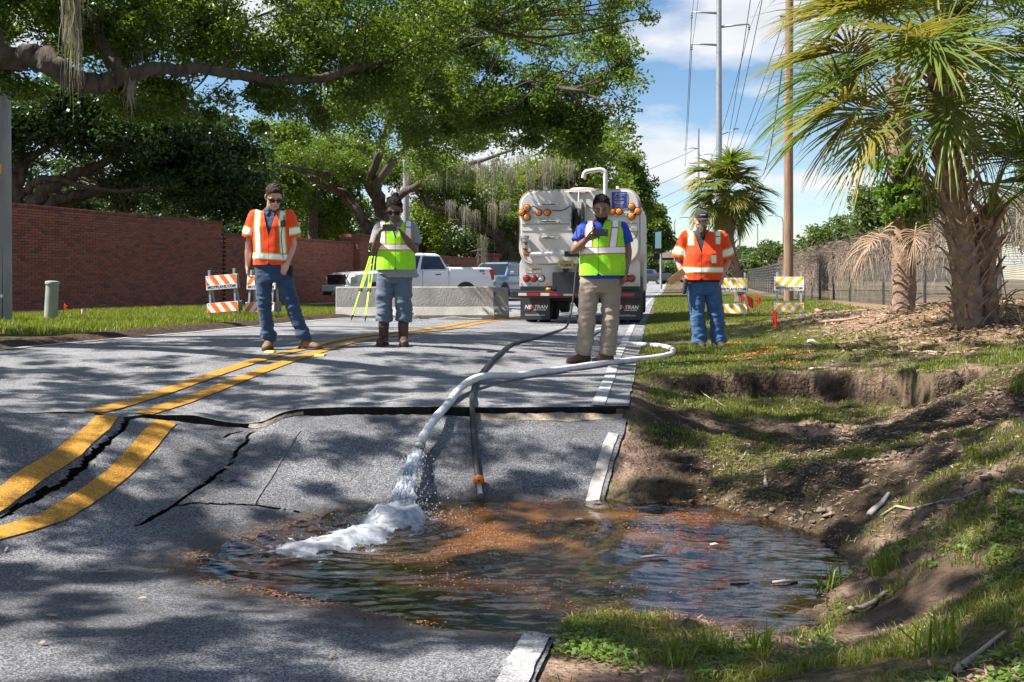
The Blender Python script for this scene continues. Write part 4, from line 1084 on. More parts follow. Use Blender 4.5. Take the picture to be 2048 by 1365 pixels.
truck, TX, TZ = build_truck()

# ------------------------------------------------------------------ cars and pickups
def wheel(parent, x, y, r, w):
    wv = MB().lathe([(r * .62, -w / 2), (r * .94, -w / 2), (r, -w * .36), (r, w * .36), (r * .94, w / 2), (r * .62, w / 2)], 26, (x, y, r), Matrix.Rotation(R(90), 3, 'X')).build('wheel', rubber, parent, smooth=True, auto=40)
    rim = MB().lathe([(.04, -w * .3), (r * .62, -w * .42), (r * .62, w * .42), (.04, w * .3)], 20, (x, y, r), Matrix.Rotation(R(90), 3, 'X')).build('rim', alu, wv)
    for k in range(5):
        a = k * 2 * math.pi / 5; s = 1 if y > 0 else -1
        MB().bar((x, y + s * w * .44, r), (x + r * .55 * math.cos(a), y + s * w * .46, r + r * .55 * math.sin(a)), r * .16, .03, up=(0, 1, 0)).build('spoke', alu, wv)
def car(name, label, cat, loc, rotz, paint, st, cabo, wheels, tr, glass=car_glass, group=None):
    """st: stations (x, half width, z bottom, z top) of the lower body, front first; cabo: (x, z) of windscreen foot, roof front, roof rear, rear glass foot + half widths"""
    o = thing(name, label, cat, loc, rotz, group)
    rings = [[(x, -w * .93, zb), (x, -w, zb + .14), (x, -w, zt - .22), (x, -w * .975, zt - .07), (x, -w * .9, zt), (x, w * .9, zt), (x, w * .975, zt - .07), (x, w, zt - .22), (x, w, zb + .14), (x, w * .93, zb)] for x, w, zb, zt in st]
    body = MB().loft(rings).build('body', paint, o, smooth=True, auto=28)
    m = body.modifiers.new('bevel', 'BEVEL'); m.width = .03; m.segments = 2; m.limit_method = 'ANGLE'; m.angle_limit = R(30)
    (xa, za), (xb, zb), (xc, zc), (xd, zd), wl, wr = cabo
    def side(t, z0, z1, x0, x1): return x0 + (x1 - x0) * t
    base = [(xa, za), (xd, zd)]; roofz = zb
    r0 = [(xa, -wl, za), (xa, wl, za), (xd, wl, zd), (xd, -wl, zd)]
    rm = [(xb + (xa - xb) * .12, -(wr + (wl - wr) * .12), zb - .06), (xb + (xa - xb) * .12, wr + (wl - wr) * .12, zb - .06), (xc + (xd - xc) * .12, wr + (wl - wr) * .12, zc - .06), (xc + (xd - xc) * .12, -(wr + (wl - wr) * .12), zc - .06)]
    r1 = [(xb - .1, -wr + .06, zb), (xb - .1, wr - .06, zb), (xc + .1, wr - .06, zc), (xc + .1, -wr + .06, zc)]
    cab = MB().loft([r0, rm, r1]).build('cab', paint, o, bevel=.045, seg=3)
    V = [Vector(v) for v in r0]; T = [Vector(v) for v in rm]
    def pane(a, b, c, d, nm, u0, u1, v0=.06, v1=.93):
        q = lambda u, v: (a.lerp(b, u)).lerp(d.lerp(c, u), v)
        n = (b - a).cross(d - a).normalized(); ctr = (a + b + c + d) / 4
        if n.dot(ctr - Vector((0, 0, ctr.z * .8))) < 0: n = -n
        vs = [q(u0, v0), q(u1, v0), q(u1, v1), q(u0, v1)]
        MB().add([v + n * .012 for v in vs] + [v - n * .02 for v in vs], [(0, 1, 2, 3), (7, 6, 5, 4), (0, 4, 5, 1), (1, 5, 6, 2), (2, 6, 7, 3), (3, 7, 4, 0)]).build(nm, glass, o, bevel=.006)
    pane(V[0], V[1], T[1], T[0], 'windscreen', .05, .95, .04, .95)
    pane(V[2], V[3], T[3], T[2], 'rear_window', .06, .94)
    for a, b, c, d in ((V[1], V[2], T[2], T[1]), (V[0], V[3], T[3], T[0])):
        for u0, u1 in tr: pane(a, b, c, d, 'side_window', u0, u1, .05, .90)
    for x, wv, r in wheels:
        for s in (-1, 1):
            MB().lathe([(.05, -.01), (r * 1.17, -.01), (r * 1.17, .012), (.05, .012)], 30, (x, s * wv, r * 1.03), Matrix.Rotation(R(90), 3, 'X')).build('wheel_arch', black_plastic, o, smooth=True, auto=30)
            wheel(o, x, s * (wv - .09), r, .25)
    return o
# white pickup
p = W(822, 36.2); p.z = groundz(p.x, p.y)
th = R(43)
st = [(2.93, .82, .55, .98), (2.86, .95, .46, 1.14), (2.6, 1.0, .44, 1.22), (1.3, 1.01, .42, 1.31), (-1.05, 1.01, .42, 1.36), (-1.06, 1.01, .42, 1.43), (-2.85, 1.0, .46, 1.43), (-2.94, .97, .52, 1.40)]
pk = car('pickup_truck', 'white crew-cab pickup truck with tinted windows parked behind the concrete barriers', 'pickup truck', p, math.pi + th, paint_white, st,
         ((1.45, 1.28), (.62, 1.94), (-.72, 1.92), (-1.04, 1.33), .96, .76), ((1.95, 1.01, .41), (-1.72, 1.01, .41)), ((.10, .46), (.52, .95)))
for s in (-1, 1):
    y = s * 1.0
    MB().box((.35, y + s * .02, 1.14), (.2, .035, .035)).build('door_handle', black_plastic, pk, bevel=.008)
    MB().box((-.55, y + s * .02, 1.16), (.2, .035, .035)).build('door_handle', black_plastic, pk, bevel=.008)
    MB().box((1.0, s * 1.14, 1.42), (.16, .22, .24)).build('wing_mirror', paint_white, pk, bevel=.04)
    for x in (1.25, .08, -1.0): MB().box((x, s * 1.008, .95), (.012, .012, .72)).build('door_gap', black_plastic, pk)
    MB().prism([(2.62, 1.12), (2.88, 1.06), (2.90, .84), (2.80, .80), (2.62, .88)], s * .80, s * 1.012, 'y').build('headlight', clear_lens, pk, bevel=.015)
    MB().box((2.75, s * 1.014, .92), (.20, .02, .05)).build('indicator', amber_lens, pk)
    MB().prism([(-2.76, 1.36), (-2.955, 1.36), (-2.975, .98), (-2.86, .95)], s * .86, s * 1.018, 'y').build('tail_light', red_lens, pk, bevel=.012)
    MB().box((-2.965, s * .9, 1.18), (.03, .1, .13)).build('reverse_light', clear_lens, pk)
gr = MB().box((2.94, 0, .98), (.06, 1.42, .34)).build('grille', black_plastic, pk, bevel=.04)
for k in range(5): MB().box((2.975, 0, .86 + k * .06), (.012, 1.3, .016)).build('grille_bar', dark_steel, gr)
MB().lathe([(.11, 0), (.11, .02), (.08, .026)], 20, (2.975, 0, .99), Matrix.Rotation(R(90), 3, 'Y') @ Matrix.Scale(.5, 3, Vector((1, 0, 0)))).build('emblem', black_paint, gr)
MB().box((2.96, 0, .66), (.22, 1.96, .26)).build('front_bumper', paint_white, pk, bevel=.05)
MB().box((2.99, 0, .5), (.16, 1.7, .16)).build('lower_grille', black_plastic, pk, bevel=.03)
MB().box((-2.99, 0, .66), (.14, 1.9, .22)).build('rear_bumper', chrome, pk, bevel=.04)
MB().box((-1.35, 0, 1.46), (.5, 1.7, .16)).build('bed_box', black_plastic, pk, bevel=.02)
for s in (1,):
    text_part('badge', 'STX', .12, black_ink, pk, (-2.42, s * 1.012, 1.29), (R(90), 0, R(180)), bold=.004, shear=.2)
    text_part('badge', '4x4', .075, red_ink, pk, (-2.50, s * 1.012, 1.20), (R(90), 0, R(180)), bold=.002)
    text_part('door_lettering', 'CITY WORKS', .05, sign_blue, pk, (.62, s * 1.012, .98), (R(90), 0, R(180)))
# blue-grey four-wheel drive, facing the viewer
p = W(1000, 46.5); p.z = groundz(p.x, p.y)
st = [(2.32, .78, .55, .92), (2.25, .9, .45, 1.04), (2.0, .95, .42, 1.12), (1.05, .96, .40, 1.17), (-2.15, .96, .42, 1.18), (-2.32, .9, .5, 1.12)]
sv = car('four_wheel_drive', 'blue-grey four-wheel drive facing forward behind the farther barrier and the pickup', 'car', p, R(-90 - 17), paint_blue, st,
         ((1.25, 1.12), (.45, 1.76), (-1.75, 1.76), (-2.2, 1.15), .91, .74), ((1.45, .96, .39), (-1.35, .96, .39)), ((.05, .34), (.38, .66), (.70, .96)))
for s in (-1, 1):
    MB().box((2.24, s * .70, .94), (.14, .36, .18)).build('headlight', clear_lens, sv, bevel=.03)
    MB().box((.85, s * 1.06, 1.25), (.14, .22, .18)).build('wing_mirror', paint_blue, sv, bevel=.04)
    MB().box((0, s * .62, 1.79), (2.0, .04, .04)).build('roof_rail', black_plastic, sv)
MB().box((2.33, 0, .86), (.05, .95, .26)).build('grille', black_plastic, sv, bevel=.03)
MB().box((2.34, 0, .58), (.2, 1.8, .22)).build('front_bumper', paint_blue, sv, bevel=.05)
hp = sv.matrix_basis @ Vector((1.62, .45, 1.145))
bt = thing('water_bottle', 'small clear water bottle standing on the bonnet of the blue-grey car', 'bottle', hp)
bottle_m = mat('bottle_plastic', (.7, .76, .82), rough=.1, spec=.8)
MB().lathe([(.03, 0), (.034, .01), (.034, .13), (.026, .17), (.014, .19), (.014, .2)], 12).build('body', bottle_m, bt, smooth=True)
MB().lathe([(.016, .2), (.016, .222)], 10).build('cap', white_sticker, bt)
MB().lathe([(.0352, .05), (.0352, .11)], 12).build('paper_label', sign_blue, bt)
# far vehicles
def far_car(px, d, rot, paint, name, label, cat, pickup):
    p = W(px, d); p.z = groundz(p.x, p.y)
    if pickup:
        c = car(name, label, cat, p, rot, paint, [(2.9, .85, .5, 1.0), (2.6, 1.0, .44, 1.2), (1.3, 1.0, .42, 1.3), (-1.05, 1.0, .42, 1.35), (-2.9, 1.0, .46, 1.38)], ((1.45, 1.26), (.62, 1.9), (-.72, 1.88), (-1.04, 1.32), .95, .76), ((1.95, 1.0, .4), (-1.7, 1.0, .4)), ((.1, .46), (.52, .95)))
    else:
        c = car(name, label, cat, p, rot, paint, [(2.4, .85, .45, .95), (2.1, .98, .4, 1.08), (1.1, 1.0, .4, 1.14), (-2.3, 1.0, .42, 1.16), (-2.45, .92, .5, 1.1)], ((1.3, 1.1), (.5, 1.78), (-1.9, 1.76), (-2.35, 1.13), .94, .78), ((1.5, 1.0, .38), (-1.45, 1.0, .38)), ((.06, .34), (.38, .66), (.7, .95)))
    return c
far_car(1296, 128, R(165), paint_dark, 'pickup_truck', 'dark pickup truck parked far down the road beside the truck', 'pickup truck', True)
pc = far_car(1344, 150, R(62), paint_white, 'patrol_car', 'white patrol car with roof light bar far down the road', 'car', False)
MB().box((-.3, 0, 1.84), (.3, 1.2, .12)).build('light_bar', sign_blue, pc)
MB().box((-2.44, 0, .8), (.06, 1.7, .2)).build('rear_bumper', black_plastic, pc)
for s in (-1, 1): MB().box((-2.42, s * .85, 1.0), (.06, .14, .25)).build('tail_light', red_lens, pc)
# ------------------------------------------------------------------ foliage tools
def leaf_mat(name, a, b, trans=.38, rough=.38, c=None):
    m = bpy.data.materials.new(name); m.use_nodes = True; n = m.node_tree; L = n.links; bs = n.nodes['Principled BSDF']; o = n.nodes['Material Output']
    g = n.nodes.new('ShaderNodeNewGeometry'); r = n.nodes.new('ShaderNodeValToRGB'); e = r.color_ramp.elements
    e[0].color, e[1].color = (*a, 1), (*b, 1)
    if c: k = e.new(.96); k.color = (*c, 1); e[1].position = .9 if e[1].color[:3] == b else e[1].position
    L.new(g.outputs['Random Per Island'], r.inputs[0]); L.new(r.outputs[0], bs.inputs['Base Color'])
    bs.inputs['Roughness'].default_value = rough; bs.inputs['Specular IOR Level'].default_value = .45
    tr = n.nodes.new('ShaderNodeBsdfTranslucent'); mx = n.nodes.new('ShaderNodeMix'); mx.data_type = 'RGBA'; mx.blend_type = 'MULTIPLY'; mx.inputs[0].default_value = 1
    mx.inputs[7].default_value = (2.1, 1.9, .55, 1); L.new(r.outputs[0], mx.inputs[6]); L.new(mx.outputs[2], tr.inputs[0])
    ms = n.nodes.new('ShaderNodeMixShader'); ms.inputs[0].default_value = trans
    L.new(bs.outputs[0], ms.inputs[1]); L.new(tr.outputs[0], ms.inputs[2]); L.new(ms.outputs[0], o.inputs[0])
    return m
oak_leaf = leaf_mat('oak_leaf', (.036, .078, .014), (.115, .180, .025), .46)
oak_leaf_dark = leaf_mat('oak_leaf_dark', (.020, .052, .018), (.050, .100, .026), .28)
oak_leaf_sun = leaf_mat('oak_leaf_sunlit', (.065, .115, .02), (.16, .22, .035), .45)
far_leaf = leaf_mat('far_leaf', (.045, .085, .025), (.10, .15, .045), .3, .5)
ivy_leaf = leaf_mat('ivy_leaf', (.06, .14, .02), (.12, .22, .03), .4)
bark = mat('oak_bark', (.042, .031, .025), (.105, .08, .063), scale=5, rough=.95, bump=1, bscale=14, stretch=(2, 2, .6))
moss_m = mat('spanish_moss', (.23, .215, .185), (.34, .32, .28), scale=6, rough=1, trans=.25)

def leaf_geo(cent, rad, per, ln, wd, rg, flat=.65, up=.35):
    """kite leaves scattered round clump centres"""
    n = len(cent) * per
    c = np.repeat(cent, per, 0); r = np.repeat(rad, per)
    d = rg.normal(size=(n, 3)); d /= np.linalg.norm(d, axis=1, keepdims=True) + 1e-9
    rr = rg.random(n) ** .45
    p = c + d * (rr * r)[:, None] * np.array([1, 1, flat])
    nrm = rg.normal(size=(n, 3)); nrm[:, 2] += up * 3; nrm /= np.linalg.norm(nrm, axis=1, keepdims=True)
    ax = rg.normal(size=(n, 3)) + d * .8; ax -= nrm * (ax * nrm).sum(1, keepdims=True); ax /= np.linalg.norm(ax, axis=1, keepdims=True) + 1e-9
    sd = np.cross(nrm, ax)
    l = ln * rg.uniform(.65, 1.25, n)[:, None]; w = wd * rg.uniform(.7, 1.2, n)[:, None]
    v = np.stack([p - ax * l * .5, p + sd * w * .5 + ax * l * .05, p + ax * l * .5 - nrm * l * .08, p - sd * w * .5 + ax * l * .05], 1).reshape(-1, 3)
    f = np.arange(n * 4, dtype=np.int32).reshape(-1, 4)
    return v, f
def lobe_clumps(lobes, rg):
    """lobes: (centre, (rx, ry, rz), clumps, clump radius) -> clump centres and radii"""
    cs, rs = [], []
    for c, r, n, cr in lobes:
        d = rg.normal(size=(n, 3)); d /= np.linalg.norm(d, axis=1, keepdims=True)
        q = np.array(c)[None] + d * (rg.random(n) ** .4)[:, None] * np.array(r)[None]
        cs.append(q); rs.append(cr * rg.uniform(.6, 1.35, n))
    return np.concatenate(cs), np.concatenate(rs)
def plobe(px, py, d, rx, ry, rd, n, cr):
    k = d / F; p = WP(px, py, d)
    return (tuple(p), (rx * k, rd, ry * k), n, cr)
def limb_pts(pl, n=5):
    """(px, py, d, radius px) control points -> smooth world polyline and radii"""
    w = catmull([WP(a, b, d) for a, b, d, r in pl], n); rr = lerpn([r * d / F for a, b, d, r in pl], n)
    jit = .25
    w = [p + Vector((random.gauss(0, 1), random.gauss(0, 1), random.gauss(0, 1))) * r * jit for p, r in zip(w, rr)]
    return w, rr
def make_tree(name, label, base, limbs, lobes, per, ln, wd, leafm, seed, twig=.3, trunk=None, group=None, twig_r=.012, flat=.65, up=.35, sides=9, thin=()):
    rg = np.random.default_rng(seed); random.seed(seed)
    o = thing(name, label, 'tree', base, 0, group); B = Vector(base)
    pts_all = []
    if trunk:
        w, r = trunk; MB().tube([p - B for p in w], r, 14).build('trunk', bark, o, smooth=True); pts_all += [tuple(p) for p in w]
    for w, r in limbs:
        MB().tube([p - B for p in w], r, sides).build('limb', bark, o, smooth=True); pts_all += [tuple(p) for p in w]
    cs, rs = lobe_clumps(lobes, rg)
    for sx_, sy_, sr_, pr_ in thin:                          # gaps added to the crown so the sun reaches chosen spots
        sh_ = cs[:, :2] - np.array([SUN_DIR.x, SUN_DIR.y])[None] / SUN_DIR.z * (cs[:, 2:3] - .5); k_ = ~((np.hypot(sh_[:, 0] - sx_, sh_[:, 1] - sy_) < sr_) & (rg.random(len(cs)) < pr_)); cs, rs = cs[k_], rs[k_]
    if pts_all and twig > 0:
        P = np.array(pts_all); tb = MB()
        for i in np.nonzero(rg.random(len(cs)) < twig)[0]:
            c = cs[i]; k = int(np.argmin(((P - c) ** 2).sum(1))); a = Vector(P[k]); b = Vector(c); L_ = (b - a).length
            if L_ > 7: continue
            m = a.lerp(b, .5) + Vector((random.gauss(0, .1), random.gauss(0, .1), random.gauss(0.05, .08))) * L_
            q = catmull([a, m, b], 4); tr = twig_r * (1 + L_ * .6)
            tb.tube([x - B for x in q], list(np.linspace(tr, tr * .25, len(q))), 4, False)
        if tb.v: tag(tb.build('twigs', bark, o, smooth=True), kind='stuff')
    v, f = leaf_geo(cs, rs, per, ln, wd, rg, flat, up)
    me = np_mesh('crown', v - np.array(B)[None], f)
    tag(link_mesh('crown', me, leafm, o), kind='stuff')
    return o
def moss(parent, spots, seed):
    """spots: (point, width, length, strands); hanging beards of moss, each its own part"""
    rg = np.random.default_rng(seed); B = parent.location
    for p, w, L_, n in spots:
        vs, fs = [], []
        for k in range(n):
            a = np.array(p) + np.array([rg.normal() * w * .5, rg.normal() * w * .5, rg.uniform(-.3, .1) * L_ * .4]) - np.array(B)
            l = L_ * rg.uniform(.25, 1.0) * (1 - .5 * abs(rg.normal()) * .3); m = 7; th = rg.uniform(.003, .010) * max(1, w * 4)
            ang = rg.uniform(0, math.pi); sx, sy = math.cos(ang) * th, math.sin(ang) * th; x, y = a[0], a[1]
            i0 = len(vs)
            for q in range(m + 1):
                t = q / m; x += rg.normal() * .012 * (1 + w); y += rg.normal() * .012 * (1 + w); s = (1 - t * .8) * rg.uniform(.5, 1.4)
                zz_ = a[2] - l * t
                vs += [(x - sx * s, y - sy * s, zz_), (x + sx * s, y + sy * s, zz_)]
            for q in range(m): fs.append((i0 + 2 * q, i0 + 2 * q + 1, i0 + 2 * q + 3, i0 + 2 * q + 2))
        tag(link_mesh('moss_beard', np_mesh('moss_beard', vs, np.array(fs)), moss_m, parent), kind=None)

# ------------------------------------------------------------------ the oak whose limbs reach over the road
T1B = Vector((-12.5, 10.5, .2))
T1 = [limb_pts([(-900, 240, 11, 60), (-500, 120, 11, 44), (-200, 70, 11, 30), (0, 108, 11, 25), (60, 112, 11, 24), (115, 140, 11, 23), (165, 172, 11.2, 22), (210, 163, 11.4, 18), (270, 145, 11.6, 15), (340, 142, 12, 12), (410, 138, 12.3, 11), (480, 152, 12.8, 11), (560, 163, 13.3, 10), (640, 155, 13.8, 8.5), (720, 135, 14.3, 7.5), (780, 122, 15, 6), (860, 95, 15.5, 4.5), (950, 50, 16, 3)]),
      limb_pts([(-500, 120, 11, 36), (-250, 0, 11.3, 26), (-60, -5, 11.5, 20), (60, 0, 11.6, 18), (130, 5, 11.7, 17), (180, 25, 11.8, 15), (205, 80, 11.8, 13), (225, 125, 11.6, 12), (240, 150, 11.5, 10)]),
      limb_pts([(170, 18, 11.8, 11), (215, 32, 11.9, 9), (255, 45, 12, 7.5), (282, 62, 12, 6)]),
      limb_pts([(130, 5, 11.7, 14), (260, -60, 12, 12), (400, -20, 12.6, 9), (470, -60, 13, 6)]),
      limb_pts([(420, 60, 13, 8), (400, 25, 13, 10), (440, -40, 13, 8)]),
      limb_pts([(560, -10, 14, 5), (620, 40, 14.5, 4.5), (680, 30, 15, 4), (760, 60, 15.5, 3)])]
# limbs over the camera and the road, out of the picture
def wl_(pts): return catmull([Vector(p[:3]) for p in pts], 4), lerpn([p[3] for p in pts], 4)
T1 += [wl_([(-12.3, 10, 3.6, .3), (-9, 9, 5.2, .2), (-6, 7.5, 6, .14), (-3.5, 6, 6.3, .08), (-1.5, 4.8, 6.4, .03)]), wl_([(-12, 11, 4.2, .3), (-8, 12, 6, .2), (-5, 12.5, 6.8, .13), (-2.5, 13, 7, .07), (-.8, 13, 6.9, .03)]),
       wl_([(-12.3, 10, 3.6, .25), (-10, 6, 5.3, .17), (-7, 3.5, 6.2, .1), (-4.5, 2, 6.5, .05)]), wl_([(-6, 7.5, 6, .1), (-4, 9.5, 6.6, .06), (-2, 10.5, 6.8, .03)])]
trunk1 = wl_([(-12.5, 10.5, -.3, .62), (-12.5, 10.5, .5, .5), (-12.4, 10.5, 2, .42), (-12.2, 10.4, 3.4, .4), (-12, 10.5, 4.6, .3)])
lob = [plobe(90, 40, 12.3, 210, 95, 1.6, 70, .30), plobe(330, 60, 13, 210, 100, 1.8, 80, .32), plobe(560, 60, 14, 200, 110, 2.0, 64, .34), plobe(790, 40, 15, 200, 110, 2.2, 66, .36), plobe(1040, 5, 16, 190, 75, 2, 54, .36),
       plobe(1240, 5, 16.5, 70, 50, 1.4, 12, .30), plobe(330, 200, 12.8, 120, 40, .8, 20, .22), plobe(560, 215, 14, 130, 55, 1, 24, .26), plobe(690, 160, 15, 130, 60, 1.2, 26, .3), plobe(40, 160, 11.5, 60, 40, .6, 8, .2)]
ov = [((-7.5, 3.6, 6.2), (2.7, 2.6, .8), 144, 0.186), ((-4.6, 3.2, 6.4), (2.3, 2.4, .7), 126, 0.179), ((-8.2, 6.6, 6.3), (2.8, 2.4, .9), 113, 0.192), ((-5.2, 6.6, 6.8), (2.6, 2.2, .8), 113, 0.179), ((-2.8, 4.8, 6.7), (1.7, 2.4, .6), 98, 0.179), ((-2.6, 2.2, 6.5), (1.6, 1.8, .6), 65, 0.173),
      ((-8.0, 10.2, 6.6), (2.8, 2.2, .9), 107, 0.198), ((-5.0, 10.4, 7.0), (2.4, 2.2, .8), 105, 0.192), ((-7.5, .4, 6.0), (2.8, 2.2, .8), 128, 0.186), ((-2.8, 9.2, 7.0), (1.8, 2.0, .6), 58, 0.179), ((-3.8, .6, 6.5), (2.2, 1.8, .6), 90, 0.179), ((-11, 8, 6), (2.2, 3.5, 1.2), 105, 0.256), ((-8.4, 13.4, 6.8), (2.4, 2, .9), 75, 0.205), ((-8.5, -2.2, 6.0), (3, 2, .8), 90, 0.205)]
oak1 = make_tree('oak_tree', 'great live oak reaching over the road with its thick limb across the upper left', T1B, T1, lob, 240, .074, .034, oak_leaf, 11, .5, trunk1, flat=.7)
rg = np.random.default_rng(17); cs, rs = lobe_clumps(ov, rg)
# unseen overhead crown thinned on purpose to let sunlight onto the people
sh = cs[:, :2] - np.array([SUN_DIR.x, SUN_DIR.y])[None] / SUN_DIR.z * (cs[:, 2:3] - 1.35); kp = np.ones(len(cs), bool)
for px_, d_ in ((545, 10.97), (788, 11.2), (1200, 10.54), (1405, 12.9)):
    w_ = W(px_, d_); kp &= ~((np.hypot((sh[:, 0] - w_.x) / .75, (sh[:, 1] - w_.y) / .9) < 1) & (rg.random(len(cs)) < .85))
cs, rs = cs[kp], rs[kp]
v, f = leaf_geo(cs, rs, 84, .092, .046, rg, .6, .6)
tag(link_mesh('crown', np_mesh('crown', v - np.array(T1B)[None], f), oak_leaf, oak1), kind='stuff')
moss(oak1, [(WP(148, -30, 10.8), .09, 1.42, 90), (WP(140, -20, 10.8), .05, .8, 60), (WP(275, 58, 11.9), .045, .6, 40), (WP(258, 150, 11.5), .05, .55, 45), (WP(186, 20, 11.7), .07, .3, 40), (WP(445, -20, 13), .10, .45, 50), (WP(570, -20, 14), .16, .45, 60), (WP(233, 150, 11.5), .05, .2, 25)], 5)

# ------------------------------------------------------------------ oaks along the wall
T2B = W(772, 41); T2B.z = groundz(T2B.x, T2B.y) - .1
tr2 = limb_pts([(776, 640, 41, 22), (772, 560, 41, 17), (770, 480, 41, 15), (766, 430, 41, 14.5), (752, 392, 41, 14), (736, 362, 40.5, 12)])
lm2 = [limb_pts([(736, 362, 40.5, 10), (700, 350, 40, 8), (650, 347, 39, 7), (600, 340, 38, 5), (560, 330, 37, 3)]), limb_pts([(752, 470, 41, 12), (735, 455, 41, 11), (712, 420, 41, 10), (685, 388, 41, 8), (650, 372, 40, 7), (610, 352, 39, 5)]),
       limb_pts([(766, 430, 41, 10), (800, 392, 40, 8), (840, 368, 39, 7), (900, 345, 38, 6), (960, 322, 37, 4), (1030, 300, 36, 2)]), limb_pts([(748, 385, 41, 10), (780, 330, 36, 8), (850, 260, 31, 7), (940, 200, 27, 6), (1040, 170, 24, 5), (1150, 180, 22, 3.5), (1230, 215, 21, 2)]),
       limb_pts([(740, 370, 40, 9), (760, 300, 36, 8), (800, 200, 30, 7), (860, 130, 26, 5), (980, 80, 23, 4), (1120, 50, 21, 3)])]
lob2 = [plobe(900, 130, 22, 210, 120, 2.5, 96, .44), plobe(1090, 130, 22.5, 170, 120, 2.5, 84, .44), plobe(1215, 150, 22, 75, 95, 1.6, 34, .38), plobe(760, 190, 25, 130, 80, 2.4, 56, .5), plobe(1010, 240, 24, 200, 50, 2.2, 80, .45), plobe(1250, 245, 21, 45, 50, 1, 18, .34),
        plobe(1180, 50, 20.5, 110, 55, 1.6, 30, .4), plobe(1150, 270, 23, 100, 40, 1.6, 36, .4), plobe(860, 290, 27, 120, 40, 2, 30, .5), plobe(640, 320, 39, 90, 32, 2, 34, .6), plobe(720, 345, 39.5, 60, 25, 1.5, 18, .5), plobe(880, 345, 38, 80, 25, 1.5, 22, .5)]
oak2 = make_tree('oak_tree', 'spreading live oak with bare forked trunk behind the woman and dense crown over the truck', T2B, lm2, lob2, 240, .115, .056, oak_leaf, 21, .4, tr2, twig_r=.014, thin=((2.2, 21.4, 2.6, .92), (1.8, 16.5, 1.3, .6)))
rg = np.random.default_rng(44)
ms = [(WP(px, py, 37), .26, L_ * random.uniform(.6, 1.1), 55) for px, py, L_ in ((905, 335, 1.3), (935, 325, 1.6), (960, 318, 2.2), (985, 312, 2.6), (1005, 318, 2.0), (1030, 312, 1.9), (1050, 308, 1.4), (880, 345, 1.0), (1085, 320, 1.8), (1110, 318, 1.6), (1140, 322, 1.3), (815, 345, .9), (1060, 330, 2.4), (920, 330, 1.9), (970, 330, 1.5), (1020, 335, 1.7), (1098, 312, 2.2), (860, 350, .8))]
ms += [(WP(px, py, 44), .25, L_, 70) for px, py, L_ in ((950, 420, 1.2), (985, 405, 1.5), (1010, 400, 1.2), (900, 400, 1.0), (930, 412, 1.6), (965, 470, 2.6))]
moss(oak2, ms, 9)
T3B = W(40, 29.5); T3B.z = .1
tr3 = limb_pts([(40, 600, 29.5, 24), (38, 480, 29.5, 22), (34, 400, 29.5, 18), (28, 340, 29.5, 15), (40, 280, 29.5, 12), (70, 230, 29, 8)])
lm3 = [limb_pts([(50, 470, 29.5, 16), (70, 405, 29.5, 15), (105, 372, 29.5, 13), (150, 350, 29.8, 11), (200, 330, 30, 9), (240, 305, 30, 7), (300, 270, 30, 4)]), limb_pts([(70, 470, 29.5, 12), (100, 410, 29.5, 11), (160, 388, 30, 9), (220, 378, 30.5, 8), (280, 350, 31, 5), (350, 320, 31, 3)]),
       limb_pts([(36, 390, 29.5, 10), (60, 372, 29.4, 9), (110, 358, 29.4, 7), (160, 372, 29.4, 5), (240, 382, 29.6, 4), (330, 372, 30, 3)]), limb_pts([(34, 370, 29.5, 10), (60, 320, 29.5, 8), (100, 290, 29.5, 6), (180, 250, 29, 4)]), limb_pts([(110, 410, 30, 8), (170, 395, 30.5, 7), (230, 360, 31, 5), (270, 330, 31, 3)])]
lob3 = [plobe(110, 235, 29.5, 140, 65, 2.4, 110, .62), plobe(300, 265, 30.5, 170, 75, 2.6, 150, .62), plobe(440, 320, 31.5, 95, 80, 2, 100, .6), plobe(350, 350, 31, 120, 40, 1.8, 70, .55), plobe(230, 200, 29.5, 200, 40, 2, 70, .6), plobe(480, 400, 34, 70, 50, 2, 60, .55), plobe(390, 400, 34, 90, 32, 1.5, 60, .5), plobe(20, 250, 29, 50, 70, 1.5, 30, .6), plobe(110, 335, 33, 110, 34, 2, 34, .5), plobe(230, 385, 35, 90, 25, 2, 26, .5),
        plobe(290, 408, 36, 70, 25, 1.5, 24, .5), plobe(-150, 250, 29, 150, 120, 3, 70, .7)]
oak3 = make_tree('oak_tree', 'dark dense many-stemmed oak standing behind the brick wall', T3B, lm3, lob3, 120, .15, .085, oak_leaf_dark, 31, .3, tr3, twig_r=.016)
T4B = W(620, 50); T4B.z = 0
tr4 = limb_pts([(620, 610, 50, 12), (622, 500, 50, 11), (628, 420, 50, 9), (640, 350, 50, 6)])
lob4 = [plobe(600, 300, 50, 80, 50, 3, 60, .8), plobe(700, 320, 52, 90, 60, 3, 70, .8), plobe(550, 370, 46, 70, 70, 2.5, 60, .75), plobe(640, 400, 52, 90, 60, 3, 60, .8), plobe(690, 440, 56, 80, 50, 3, 50, .8), plobe(590, 450, 56, 110, 45, 3, 60, .8), plobe(560, 260, 48, 60, 40, 2, 16, .7)]
make_tree('oak_tree', 'sunlit yellow-green oak rising behind the stepped end of the brick wall', T4B, [limb_pts([(630, 410, 50, 6), (600, 360, 49, 5), (560, 320, 48, 3)]), limb_pts([(634, 380, 50, 6), (670, 340, 51, 5), (720, 300, 52, 3)])], lob4, 130, .21, .11, oak_leaf, 41, .25, tr4, twig_r=.02)
T5B = W(1016, 57); T5B.z = 0
tr5 = limb_pts([(1018, 590, 57, 20), (1018, 545, 57, 17), (1014, 510, 57, 15), (1000, 478, 57, 10), (985, 450, 56, 7)])
